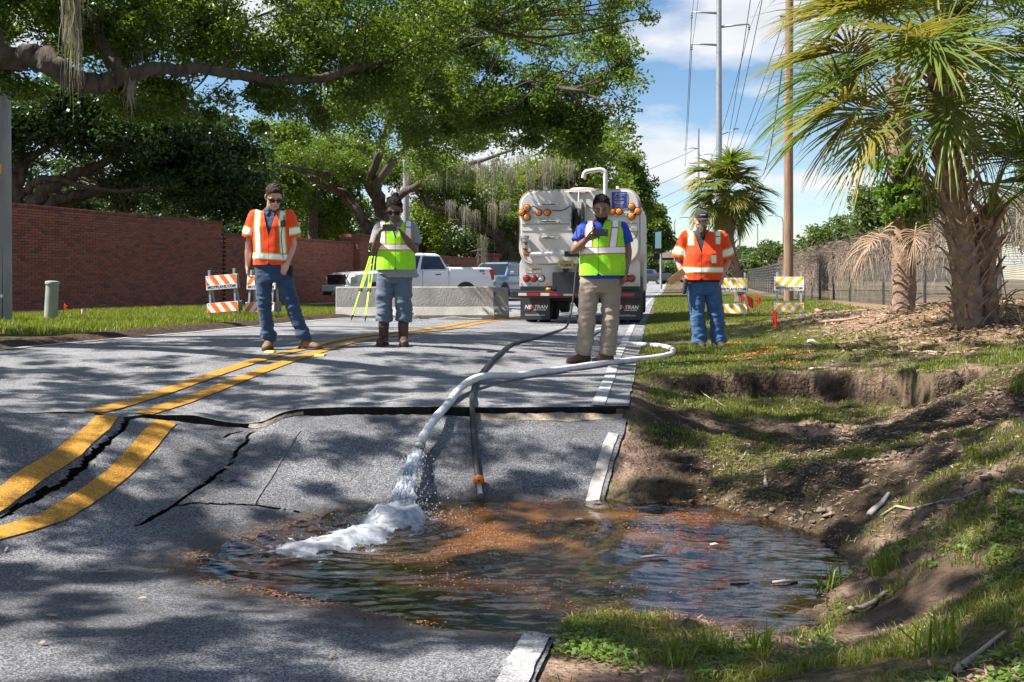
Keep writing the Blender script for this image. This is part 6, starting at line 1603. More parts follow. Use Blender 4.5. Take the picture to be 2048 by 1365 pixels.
def put(name, me, m, parent): return link_mesh(name, me, m, parent, True)
def hand(mb, wrist, d, pn, side, curl=.5, s=1.0, thumb=.6):
    """d: finger direction, pn: palm normal, side: direction from little finger to thumb"""
    wrist = V3(wrist); d = V3(d).normalized(); pn = V3(pn); pn = (pn - d * pn.dot(d)).normalized(); side = V3(side); side = (side - d * side.dot(d) - pn * side.dot(pn)).normalized()
    c = wrist + d * .048 * s
    rings = []
    for t, w, th in ((-.02, .024, .018), (.01, .030, .019), (.05, .040, .016), (.085, .040, .013)):
        p = wrist + d * t * s; rings.append([p + side * (w * math.cos(a) * s) + pn * (th * math.sin(a) * s) for a in [2 * math.pi * k / 12 for k in range(12)]])
    mb.loft(rings)
    for k, (o_, l) in enumerate(((.028, .072), (.0095, .080), (-.0095, .074), (-.027, .060))):
        p = wrist + d * .078 * s + side * o_ * s; pts = [p]; a = .12
        for seg in (.45, .30, .25):
            a += curl * (.9 if seg == .45 else 1.0); pts.append(pts[-1] + (d * math.cos(a) + pn * math.sin(a)) * l * seg * s)
        capsule(mb, pts, [.0095 * s, .009 * s, .0085 * s, .0075 * s], 8)
    p = wrist + d * .02 * s + side * .030 * s
    q = p + (d * .75 + side * .6 + pn * .25 * thumb).normalized() * .04 * s; e = q + (d * .95 + side * .1 + pn * .5 * thumb).normalized() * .034 * s
    capsule(mb, [p, q, e], [.013 * s, .0105 * s, .009 * s], 8)
skin_l = mat('skin_light', (.62, .36, .27), (.54, .29, .21), scale=12, rough=.5)
skin_t = mat('skin_tanned', (.60, .34, .25), (.52, .27, .19), scale=12, rough=.5)
skin_m = mat('skin_brown', (.27, .14, .092), (.22, .11, .07), scale=12, rough=.45)
skin_d = mat('skin_deep', (.15, .078, .054), (.12, .06, .042), scale=12, rough=.42)
def cloth(n, a, b, sc=30, bump=.35): return mat(n, a, b, scale=sc, rough=.85, bump=bump, bscale=120, sheen=.15)
vest_orange = cloth('vest_orange', (.95, .075, .008), (.88, .062, .007), 14)
vest_lime = cloth('vest_lime', (.36, .86, .015), (.30, .76, .012), 14)
trim_lime = cloth('trim_lime', (.48, .62, .04), (.44, .56, .03)); trim_orange = cloth('trim_orange', (.85, .2, .05), (.8, .17, .04))
tape = mat('reflective_tape', (.93, .93, .94), rough=.3, spec=.7)
tape_grey = mat('tape_grey', (.25, .26, .28), rough=.6)
black_cloth = cloth('black_cloth', (.012, .012, .014), (.02, .02, .022))
hair_brown = mat('hair_brown', (.026, .014, .009), (.06, .033, .02), scale=40, rough=.7, spec=.25, bump=.8, bscale=120, stretch=(1, 1, .3))
hair_black = mat('hair_black', (.006, .005, .005), (.012, .010, .010), scale=40, rough=.75, spec=.2, bump=.8, bscale=120)
beard_grey = mat('beard_grey', (.19, .15, .125), (.085, .06, .046), scale=30, rough=.7, bump=.9, bscale=110, stretch=(1, 1, .35))
lens_black = mat('sunglass_lens', (.006, .006, .008), rough=.05, spec=.8)
eye_w = mat('eye_white', (.22, .19, .175), rough=.25)

def person(sp):
    P = sp['at']; o = thing('person', sp['label'], 'person', P, YAW + sp.get('rot', 0))
    J = sp['j']; n = lambda k: V3(J[k])
    # ---- head
    hs = sp.get('hs', 1.12); HR = Matrix.Rotation(sp['yaw'], 3, 'Z') @ Matrix.Rotation(sp['tilt'], 3, 'X'); ch = n('chin')
    rows = [(0, -.050, 0, .022, .026), (0, -.040, .014, .036, .042), (0, -.026, .042, .052, .062), (0, -.008, .08, .0625, .083), (0, .003, .115, .0685, .094), (0, .008, .15, .072, .0985), (0, .012, .185, .069, .094), (0, .014, .212, .055, .075), (0, .014, .23, .03, .042)]
    rows = [(a, (b - .02) * hs, (c - .02) * hs, d * hs, e * hs) for a, b, c, d, e in rows]
    def hp(x, y, z): return HR @ (Vector((x, y - .02, z - .02)) * hs) + ch
    def head_into(mb, ears=True):
        stack(mb, rows, 28, HR, ch)
        capsule(mb, [hp(0, -.094, .122), hp(0, -.104, .102), hp(0, -.112, .083)], [.010 * hs, .012 * hs, .0145 * hs], 10)
        capsule(mb, [hp(-.016, -.098, .079), hp(.016, -.098, .079)], [.010 * hs, .010 * hs], 8)
        capsule(mb, [hp(-.042, -.077, .128), hp(0, -.092, .127), hp(.042, -.077, .128)], [.012 * hs] * 3, 10)
        capsule(mb, [hp(-.020, -.082, .052), hp(0, -.091, .053), hp(.020, -.082, .052)], [.009 * hs] * 3, 8)
        capsule(mb, [hp(-.016, -.079, .040), hp(0, -.087, .039), hp(.016, -.079, .040)], [.009 * hs] * 3, 8)
        for s in (-1, 1):
            capsule(mb, [hp(s * .042, -.066, .09), hp(s * .052, -.04, .088)], [.018 * hs, .016 * hs], 8)
            if ears: capsule(mb, [hp(s * .073, .012, .128), hp(s * .077, .016, .108), hp(s * .072, .008, .085)], [.012 * hs, .013 * hs, .009 * hs], 8)
    hm = MB(); head_into(hm, False); head_me = remesh(hm, .006, 4)
    # ---- body: one continuous surface
    bm_ = MB(); head_into(bm_)
    nb = n('neck'); capsule(bm_, [hp(0, .02, .05), (hp(0, .02, .05) + nb) / 2, nb, nb - Vector((0, 0, .08))], [.056 * hs, .057 * hs, .062, .08], 16)
    core = [(r[0], r[1], r[2], r[3] * .84, r[4] * .82) for r in sp['torso']]; stack(bm_, core)
    for s in ('l', 'r'):
        S_, E, Wr = n('sh_' + s), n('el_' + s), n('wr_' + s); k = sp.get('arm', 1)
        capsule(bm_, [S_, S_.lerp(E, .5), E], [.050 * k, .047 * k, .038 * k]); m_ = E.lerp(Wr, .35)
        capsule(bm_, [E, m_, E.lerp(Wr, .75), Wr], [.038 * k, .041 * k, .031 * k, .026 * k])
        h = sp['hand_' + s]; hand(bm_, Wr, h[0], h[1], h[2], h[3], sp.get('hand_s', 1.0))
        hip, kn, an = n('hip_' + s), n('kn_' + s), n('an_' + s); capsule(bm_, [hip, kn, an], [.07, .05, .038])
    put('body', remesh(bm_, .0065, 3), sp['skin'], o)
    # ---- shirt
    sm = MB(); stack(sm, [(r[0], r[1], r[2], r[3] * .97, r[4] * .97) for r in sp['torso']])
    if sp.get('hem'): z = sp['torso'][0]; stack(sm, [(z[0] + sp['hem'][0], z[1], sp['hem'][1], z[3] * .98, z[4]), (z[0], z[1], z[2] + .12, z[3] * .98, z[4] * .98)])
    capsule(sm, [nb - Vector((0, 0, .08)), nb - Vector((0, 0, .012))], [.085, .072])
    slv = {}
    for s in ('l', 'r'):
        S_, E, Wr = n('sh_' + s), n('el_' + s), n('wr_' + s); t = sp['sleeve']; e = S_.lerp(E, t); k = sp.get('arm', 1)
        sm.tube([S_ + Vector((0, 0, .0)), S_.lerp(e, .45), e], [.062 * k, .070 * k, .074 * k], 16); capsule(sm, [S_, S_.lerp(e, .2)], [.06 * k, .06 * k])
    shirt_me = remesh(sm, .009, 3, .006, (10, 10, 12), sp['seed'])
    put('shirt', shirt_me, sp['shirt'], o)
    # collar
    cm = MB(); cz = nb + Vector((0, 0, -.012)); ring = []
    for r_, dz in ((.072, 0), (.083, .018), (.079, .034), (.066, .030)): ring.append([cz + Vector((r_ * 1.05 * math.sin(a), -.012 - r_ * math.cos(a), dz - .030 * (.5 + .5 * math.cos(a)) )) for a in np.linspace(.24, 2 * math.pi - .24, 26)])
    vs = [v for r_ in ring for v in r_]; m_ = 26; cm.add(vs, [(i * m_ + k, i * m_ + k + 1, (i + 1) * m_ + k + 1, (i + 1) * m_ + k) for i in range(3) for k in range(m_ - 1)])
    cm.build('collar', sp['shirt'], o, smooth=True)
    for s in (-1, 1): MB().add([cz + Vector(v) for v in ((s * .012, -.092, -.028), (s * .070, -.062, .012), (s * .072, -.088, -.035), (s * .035, -.112, -.062))], [(0, 1, 2, 3)]).build('collar_wing', sp['shirt'], o)
    # ---- vest
    vm = MB(); g = sp.get('vest_grow', .014); rows_v = [(r[0], r[1], r[2], r[3] + g, r[4] + g) for r in sp['torso']]; stack(vm, rows_v)
    capsule(vm, [nb - Vector((0, 0, .10)), nb - Vector((0, 0, .035))], [.10, .082])
    for s in ('l', 'r'):
        S_, E = n('sh_' + s), n('el_' + s); k = sp.get('arm', 1)
        if sp.get('vest_sleeve'):
            e = S_.lerp(E, sp['vest_sleeve']); vm.tube([S_, S_.lerp(e, .5), e], [.080 * k, .092 * k, .098 * k], 18); capsule(vm, [S_, S_.lerp(e, .25)], [.076 * k, .08 * k])
        else: capsule(vm, [S_ + Vector(((.05 if s == 'l' else -.05), 0, .012)), S_ + Vector(((.022 if s == 'l' else -.022), 0, .004))], [.062, .056])
    src = remesh(vm, .0095, 4, .0055, (8, 8, 7), sp['seed'] + 5)
    cx = sp['cx']; zv, zt, vt = sp['v']; zb = sp['vest_bottom']; yb = sp.get('yb', .02)
    gap = .0018; base = [((0, 0, zb), (0, 0, -1))]
    def vplane(s): return ((cx, 0, zv), (-s * (zt - zv), 0, vt))
    def cor(s): return ((cx + s * .02, 0, zb + .005), (-s * 1.0, 0, -1.15))             # rounded lower front corner
    pieces = [cut(src, base + [((cx + s * gap, 0, 0), (-s, 0, 0)), ((0, yb, 0), (0, 1, 0)), vplane(s), cor(s)]) for s in (-1, 1)]
    pieces.append(cut(src, base + [((0, yb - .002, 0), (0, -1, 0))]))
    vest = put('vest', merge(pieces, 'vest'), sp['vest'], o)
    def split(planes, off, nm, m, front=True):
        ps = []
        for s in (-1, 1): ps.append(cut(src, base + planes + [((cx + s * gap, 0, 0), (-s, 0, 0)), ((0, yb, 0), (0, 1, 0)), vplane(s)], off))
        ps.append(cut(src, base + planes + [((0, yb - .002, 0), (0, -1, 0))], off))
        return put(nm, merge(ps, nm), m, vest)
    lat = [((sp['band_x'][0], 0, 0), (-1, 0, 0)), ((sp['band_x'][1], 0, 0), (1, 0, 0))]
    for z0, z1 in sp['bands']:
        tl = sp.get('band_tilt', 0)
        split(lat + [((cx, 0, z0 - .012), (tl, 0, -1)), ((cx, 0, z1 + .012), (-tl, 0, 1))], .0022, 'trim', sp['trim'])
        split(lat + [((cx, 0, z0), (tl, 0, -1)), ((cx, 0, z1), (-tl, 0, 1))], .0045, 'reflective_band', tape)
    for (xa, za), (xb_, zb_), w in sp['braces']:
        d = Vector((xa - xb_, 0, za - zb_)).normalized(); nx = Vector((d.z, 0, -d.x))
        for ww, off, nm, m in ((w + .024, .0026, 'trim', sp['trim']), (w, .0050, 'reflective_brace', tape)):
            pl = [(Vector((xa, 0, za)) + nx * ww / 2, nx), (Vector((xa, 0, za)) - nx * ww / 2, -nx), ((0, 0, zb_), (0, 0, -1)), ((0, 0, za), (0, 0, 1)), ((0, yb, 0), (0, 1, 0))]
            put(nm, cut(src, pl, off), m, vest)
        if sp.get('brace_gap'):
            zg = sp['brace_gap']; pl = [(Vector((xa, 0, za)) + nx * (w / 2 + .002), nx), (Vector((xa, 0, za)) - nx * (w / 2 + .002), -nx), ((0, 0, zg - .007), (0, 0, -1)), ((0, 0, zg + .007), (0, 0, 1)), ((0, yb, 0), (0, 1, 0))]
            put('mic_tab', cut(src, pl, .0068), tape_grey, vest)
    if sp.get('vest_sleeve'):
        for s, sg in (('l', -1), ('r', 1)):
            S_, E = n('sh_' + s), n('el_' + s); e = S_.lerp(E, sp['vest_sleeve']); ax = (e - S_).normalized()
            for a, b_, off, nm, m in ((.50, .88, .0022, 'trim', sp['trim']), (.56, .82, .0048, 'reflective_band', tape)):
                pl = [(S_.lerp(e, a), -ax), (S_.lerp(e, b_), ax), ((sp['arm_x'][0 if sg < 0 else 1], 0, 0), (-sg, 0, 0))]
                put(nm, cut(src, pl, off), m, vest)
    zp = MB().tube([(cx, -.3, zb + .03), (cx, -.3, zv)], .005, 6)
    for nm, pl, off, m in sp.get('patches', []): put(nm, cut(src, pl, off), m, vest)
    # ---- trousers
    pm = MB(); t0 = sp['torso'][0]; pk_ = sp['pelvis']
    stack(pm, pk_)
    for s in ('l', 'r'):
        hip, kn, an = n('hip_' + s), n('kn_' + s), n('an_' + s); r = sp['leg']
        pm.tube(catmull([hip + Vector((0, 0, .06)), hip.lerp(kn, .35), kn, kn.lerp(an, .5), an], 4), lerpn([r[0], r[0] * .97, r[1], r[1] * .95, r[2]], 4), 18)
    zk = (J['kn_l'][2] + J['an_l'][2]) / 2
    put('trousers', remesh(pm, .009, 4, .0115, (7, 7, 15), sp['seed'] + 2, lambda c: .6 + 1.1 * max(0, 1 - abs(c.z - J['kn_l'][2]) / .16) + 1.5 * max(0, 1 - abs(c.z - J['an_l'][2] - .06) / .16) + .6 * max(0, 1 - abs(c.z - J['hip_l'][2]) / .12)), sp['pants'], o)
    if not sp.get('hem'): bz = sp['torso'][0]; stack_b = MB(); stack(stack_b, [(pk_[-1][0], pk_[-1][1], pk_[-1][2] - .045, pk_[-1][3] + .004, pk_[-1][4] + .004), (pk_[-1][0], pk_[-1][1], pk_[-1][2] - .005, pk_[-1][3] + .004, pk_[-1][4] + .004)]); stack_b.build('belt', black_cloth, o, smooth=True)
    # ---- boots
    for s in ('l', 'r'):
        an = n('an_' + s); toe = n('toe_' + s); fw = Vector((toe.x - an.x, toe.y - an.y, 0)).normalized(); sd = Vector((-fw.y, fw.x, 0)); top = sp.get('boot_top', an.z + .03)
        b = MB(); gz = sp.get('foot_z', 0); c0 = Vector((an.x, an.y, gz))
        def foot(t, w, h, z0=.022): 
            p = c0 + fw * t; return [p + sd * w * math.cos(a) + Vector((0, 0, max(z0, z0 + h * (.42 + .58 * math.sin(a)) if math.sin(a) > -.4 else z0))) for a in [2 * math.pi * k / 16 for k in range(16)]]
        b.loft([foot(-.085, .022, .05), foot(-.07, .036, .075), foot(-.03, .043, .095), foot(.03, .043, .10), foot(.09, .047, .078), foot(.14, .05, .06), foot(.185, .042, .052), foot(.212, .02, .035)])
        capsule(b, [c0 + Vector((0, 0, .07)), Vector((an.x, an.y, max(top, gz + .09)))], [.052, sp.get('boot_r', .054)])
        sh = put('boot', remesh(b, .007, 3, .003, (14, 14, 20), sp['seed'] + 3), sp['boots'], o)
        so = MB(); prof = [(-.09, .03), (-.075, .042), (-.02, .046), (.03, .044), (.09, .052), (.14, .054), (.19, .044), (.218, .02)]
        pts = [c0 + fw * t + sd * w for t, w in prof] + [c0 + fw * t - sd * w for t, w in prof[::-1]]
        so.add([p for p in pts] + [p + Vector((0, 0, .028)) for p in pts], [tuple(range(15, -1, -1)), tuple(range(16, 32))] + [(i, (i + 1) % 16, (i + 1) % 16 + 16, i + 16) for i in range(16)]).build('sole', rubber, sh, bevel=.004)
    # ---- hair, beard, face
    if sp.get('hair'):
        hz, slope, m, off = sp['hair']
        nrm_ = HR @ Vector((0, -slope, 1)).normalized()
        put('hair', fuzz(cut(head_me, [(hp(0, -.09, hz), -nrm_)], off), .011, 42), m, o)
    for it in sp.get('beard', []): put('beard', fuzz(cut(head_me, [(hp(*co), HR @ Vector(no)) for co, no in it[0]], it[1]), .005, 60), it[2], o)
    for s in (-1, 1):
        e = hp(s * .031, -.079, .113); MB().lathe([(.002, -.011 * hs), (.008 * hs, -.007 * hs), (.0105 * hs, 0), (.008 * hs, .007 * hs), (.002, .011 * hs)], 10, e).build('eye', eye_w if not sp.get('shades') else lens_black, o, smooth=True)
        if not sp.get('shades'): MB().lathe([(.002, -.004), (.005 * hs, -.002), (.005 * hs, .002), (.002, .004)], 8, hp(s * .031, -.0895, .110)).build('pupil', black_ink, o)
        MB().tube([hp(s * .014, -.098, .131), hp(s * .03, -.095, .137), hp(s * .05, -.076, .131)], [.004, .005, .003], 6).build('eyebrow', sp['brow'], o)
    if sp.get('shades'):
        gm = MB()
        for s in (-1, 1):
            q = [hp(s * x, y, z) for x, y, z in ((.006, -.107, .126), (.035, -.106, .128), (.062, -.088, .126), (.064, -.086, .106), (.050, -.094, .092), (.024, -.104, .092), (.008, -.107, .104))]
            bk = [v + HR @ Vector((0, .008, 0)) for v in q]; n7 = 7; gm.add(q + bk, [tuple(range(n7)), tuple(range(2 * n7 - 1, n7 - 1, -1))] + [(i, i + n7, (i + 1) % n7 + n7, (i + 1) % n7) for i in range(n7)])
            gm.tube([hp(s * .063, -.088, .120), hp(s * .079, -.03, .124), hp(s * .080, .02, .122)], [.005, .005, .004], 6)
        gm.tube([hp(-.008, -.110, .122), hp(.008, -.110, .122)], .004, 6); gm.build('sunglasses', lens_black, o, smooth=False)
    if sp.get('mouth', True): MB().tube([hp(-.021, -.0905, .0465), hp(0, -.099, .0465), hp(.021, -.0905, .0465)], [.0015, .0028, .0015], 5).build('mouth_line', sp.get('lip', skin_d), o)
    return o, hp, HR, src
def torso(cx, zb, zs, chest, waist, low, cy=0.0, dep=(.12, .13, .135)):
    """rows from hem to shoulder; widths are half widths"""
    h = zs - zb
    return [(cx, cy, zb, low, dep[2]), (cx, cy, zb + h * .14, (low + waist) / 2, dep[2]), (cx, cy - .005, zb + h * .33, waist, dep[1]), (cx, cy, zb + h * .58, (waist + chest) / 2, dep[1]), (cx, cy, zb + h * .76, chest, dep[0] + .01), (cx, cy + .005, zb + h * .90, chest * .97, dep[0] * .9), (cx, cy + .01, zs, chest * .78, dep[0] * .72), (cx, cy + .012, zs + .035, chest * .42, dep[0] * .58)]
DN = (0, 0, -1)
# ---- man in orange sleeved vest on the yellow line
p1 = W(544, 10.97); p1.z = groundz(*W(575, 10.97)[:2]) - .002
blueshirt = cloth('shirt_navy', (.028, .06, .115), (.022, .048, .095)); jeans1 = cloth('jeans_dark', (.013, .038, .095), (.024, .062, .135), 9); boots_tan = mat('boots_tan', (.21, .115, .06), (.13, .07, .038), scale=9, rough=.7, bump=.4, bscale=50)
person(dict(at=p1, seed=1.0, label='man in orange vest, navy shirt, sunglasses and jeans standing on the double yellow line', skin=skin_l, cx=.0,
    j=dict(chin=(.022, -.055, 1.59), neck=(.0, .01, 1.555), sh_l=(-.185, .01, 1.475), sh_r=(.18, .01, 1.475), el_l=(-.265, .04, 1.17), el_r=(.225, .05, 1.17), wr_l=(-.268, -.01, .915), wr_r=(.195, -.10, .955),
           hip_l=(-.095, 0, .86), hip_r=(.105, 0, .86), kn_l=(-.08, -.02, .50), kn_r=(.225, -.02, .50), an_l=(-.035, 0, .10), an_r=(.375, -.02, .10), toe_l=(-.02, -.2, 0), toe_r=(.56, -.12, 0)),
    hand_l=((.05, -.15, -1), (1, .1, 0), (.1, -1, 0), .45), hand_r=((-.45, -.25, -1), (0, .8, -.2), (-1, 0, .4), .35), tilt=R(26), yaw=R(24), torso=torso(0, .90, 1.50, .20, .185, .19), sleeve=.5, shirt=blueshirt,
    vest=vest_orange, trim=trim_lime, vest_sleeve=.78, v=(1.245, 1.56, .085), vest_bottom=.935, bands=((1.00, 1.052),), band_x=(-.235, .24), band_tilt=-.05, braces=(((-.145, 1.60), (-.115, 1.06), .052), ((.125, 1.60), (.150, 1.06), .045)), arm_x=(-.205, .205),
    pelvis=[(0, .0, .74, .165, .115), (0, 0, .80, .185, .125), (0, 0, .88, .185, .125), (0, 0, .96, .178, .12)], leg=(.098, .076, .076), pants=jeans1, boots=boots_tan, hair=(.193, -.85, hair_brown, .007), brow=hair_brown, shades=True, lip=mat('lip_pink', (.36, .13, .10), rough=.5)))
pp = bpy.data.objects[[o.name for o in C.objects if o.name.startswith('person') and o.parent is None][-1]]
MB().box((.155, -.15, 1.385), (.055, .035, .075)).build('radio', black_plastic, pp, bevel=.01); MB().cyl((.165, -.15, 1.42), (.165, -.145, 1.47), .006, n=6).build('radio_aerial', black_plastic, pp)
MB().tube(catmull([(.155, -.17, 1.35), (.14, -.165, 1.25), (.15, -.165, 1.12), (.16, -.16, 1.0)], 4), .005, 6).build('radio_cord', black_plastic, pp)
MB().box((.22, -.02, .86), (.04, .09, .13)).build('belt_pouch', black_cloth, pp, bevel=.012)
# ---- woman in lime vest with phone
p2 = W(788, 11.2); p2.z = groundz(p2.x, p2.y) - .002
grey_shirt = cloth('shirt_grey', (.27, .28, .30), (.22, .23, .25)); pants_bg = cloth('trousers_bluegrey', (.075, .11, .165), (.10, .14, .20), 9); boots_br = mat('boots_brown', (.085, .038, .022), (.05, .022, .014), scale=8, rough=.65, bump=.4, bscale=40)
person(dict(at=p2, seed=3.0, label='woman in lime vest, grey shirt and tall brown boots filming with her phone', skin=skin_d, cx=.035, hs=1.10,
    j=dict(chin=(.02, -.06, 1.425), neck=(.02, .01, 1.40), sh_l=(-.165, .01, 1.325), sh_r=(.205, .01, 1.325), el_l=(-.215, -.03, 1.06), el_r=(.24, -.03, 1.07), wr_l=(-.135, -.27, 1.235), wr_r=(.125, -.27, 1.24),
           hip_l=(-.085, 0, .79), hip_r=(.105, 0, .79), kn_l=(-.11, -.01, .52), kn_r=(.105, -.01, .52), an_l=(-.115, 0, .27), an_r=(.105, 0, .27), toe_l=(-.14, -.2, 0), toe_r=(.14, -.2, 0)),
    hand_l=((.45, -.35, .75), (.7, -.1, -.4), (.2, .9, .5), .55), hand_r=((-.45, -.35, .75), (-.7, -.1, -.4), (-.2, .9, .5), .55), hand_s=.92, arm=1.08, tilt=R(20), yaw=R(0), torso=torso(.025, .80, 1.35, .19, .195, .205, dep=(.13, .15, .155)), sleeve=.74, shirt=grey_shirt, hem=(.05, .765),
    vest=vest_lime, trim=trim_orange, v=(1.19, 1.42, .085), vest_bottom=.85, vest_grow=.018, bands=((1.075, 1.125),), band_x=(-.25, .30), braces=(((-.125, 1.43), (-.105, 1.14), .052), ((.165, 1.43), (.175, 1.14), .052)), brace_gap=1.325,
    pelvis=[(.01, .01, .70, .17, .125), (.01, .01, .76, .195, .14), (.015, .01, .83, .20, .145), (.02, .005, .90, .195, .14)], leg=(.105, .094, .090), pants=pants_bg, boots=boots_br, boot_top=.25, boot_r=.062, hair=(.19, -.72, hair_black, .008), brow=hair_black, shades=True))
pw = [o for o in C.objects if o.name.startswith('person') and o.parent is None][-1]
bn = MB(); capsule(bn, [(.005, .03, 1.655), (.01, .035, 1.685)], [.05, .042]); put('hair_bun', remesh(bn, .008, 2, .008, (30, 30, 30)), hair_black, pw)
phone_m = mat('phone_black', (.01, .01, .012), rough=.2); lens_m = mat('phone_lens', (.03, .035, .045), rough=.1)
def phone(parent_obj, loc, rot, label, cam_side):
    t = thing('phone', label, 'phone'); t.matrix_world = parent_obj.matrix_basis @ Matrix.Translation(loc) @ rot.to_4x4()
    MB().box((0, 0, 0), (.155, .010, .076)).build('body', phone_m, t, bevel=.004)
    MB().box((cam_side * .055, -.0065, .018), (.032, .004, .032)).build('camera_block', lens_m, t, bevel=.002)
    for dx in (-.008, .008): MB().lathe([(.006, 0), (.006, .003)], 10, (cam_side * .055 + dx, -.0085, .018 + dx), Matrix.Rotation(R(90), 3, 'X')).build('camera_lens', lens_black, t)
phone(pw, (-.005, -.36, 1.305), Matrix.Rotation(R(-8), 3, 'X'), 'black phone held sideways in both hands of the woman', 1)
# ---- man in lime vest and blue polo, one hand with phone
p3 = W(1202, 10.54); p3.z = groundz(*W(1185, 10.54)[:2]) - .002
polo = cloth('polo_blue', (.012, .062, .50), (.009, .05, .42)); khaki = cloth('khaki', (.33, .265, .205), (.28, .225, .17), 9); shoe_br = mat('shoes_brown', (.13, .065, .035), (.08, .04, .022), scale=8, rough=.65, bump=.4, bscale=40)
person(dict(at=p3, seed=5.0, label='man in lime vest, blue polo and khaki trousers looking at his phone', skin=skin_m, cx=-.04, hs=1.13,
    j=dict(chin=(.0, -.06, 1.545), neck=(.015, .01, 1.52), sh_l=(-.165, .01, 1.445), sh_r=(.225, .02, 1.445), el_l=(-.285, -.07, 1.20), el_r=(.295, .06, 1.19), wr_l=(-.165, -.27, 1.31), wr_r=(.25, -.03, .945),
           hip_l=(-.115, 0, .86), hip_r=(.105, 0, .86), kn_l=(-.15, -.02, .50), kn_r=(.10, -.02, .50), an_l=(-.185, 0, .10), an_r=(.065, 0, .10), toe_l=(-.38, -.12, 0), toe_r=(-.12, -.16, 0)),
    hand_l=((.9, -.3, .35), (0, .5, .5), (0, -.5, .8), .5), hand_r=((-.15, -.2, -1), (-1, .2, 0), (-.2, -1, .2), .5), arm=1.12, hand_s=1.05, tilt=R(17), yaw=R(-6), torso=torso(.015, .90, 1.475, .205, .225, .225, dep=(.135, .165, .165)), sleeve=.66, shirt=polo,
    vest=vest_lime, trim=trim_orange, v=(1.30, 1.56, .09), vest_bottom=.935, vest_grow=.02, bands=((1.165, 1.222),), band_x=(-.27, .30), band_tilt=.03, braces=(((-.125, 1.60), (-.145, 1.23), .058), ((.165, 1.60), (.105, 1.23), .062)), brace_gap=1.435,
    patches=[('pocket', [((.06, 0, 0), (-1, 0, 0)), ((.20, 0, 0), (1, 0, 0)), ((0, 0, .96), (0, 0, -1)), ((0, 0, 1.10), (0, 0, 1)), ((0, 0, 0), (0, 1, 0))], .004, cloth('vest_lime_pocket', (.48, .86, .02), (.42, .78, .02)))],
    pelvis=[(0, .0, .75, .18, .125), (0, 0, .81, .20, .14), (0, 0, .89, .20, .15), (.005, 0, .96, .205, .15)], leg=(.112, .092, .085), pants=khaki, boots=shoe_br, hair=(.19, -.75, hair_black, .007), brow=hair_black,
    beard=[([((0, -.02, .062), (0, -.25, 1)), ((0, -.005, 0), (0, 1, 0))], .005, hair_black)], mouth=True, lip=mat('lip_brown', (.10, .045, .035), rough=.5)))
pm3 = [o for o in C.objects if o.name.startswith('person') and o.parent is None][-1]
phone(pm3, (-.035, -.325, 1.375), Matrix.Rotation(R(-8), 3, 'X') @ Matrix.Rotation(R(3), 3, 'Y'), 'black phone in the raised hand of the man in khaki trousers', 1)
wt = MB(); ax = Matrix.Rotation(R(10), 3, 'Y'); wt.lathe([(.036, -.012), (.038, 0), (.036, .012)], 16, (.252, -.024, .975), ax); w_ = wt.build('wristwatch', black_plastic, pm3, smooth=True)
MB().lathe([(.022, 0), (.022, .008), (.018, .010)], 16, (.256, -.062, .975), Matrix.Rotation(R(90), 3, 'X')).build('watch_dial', lens_black, w_)
MB().tube(catmull([(-.255, -.11, 1.46), (-.27, -.12, 1.40), (-.26, -.13, 1.33), (-.24, -.13, 1.31), (-.225, -.14, 1.36), (-.22, -.13, 1.43)], 4), .006, 6).build('cord_loop', black_plastic, pm3)
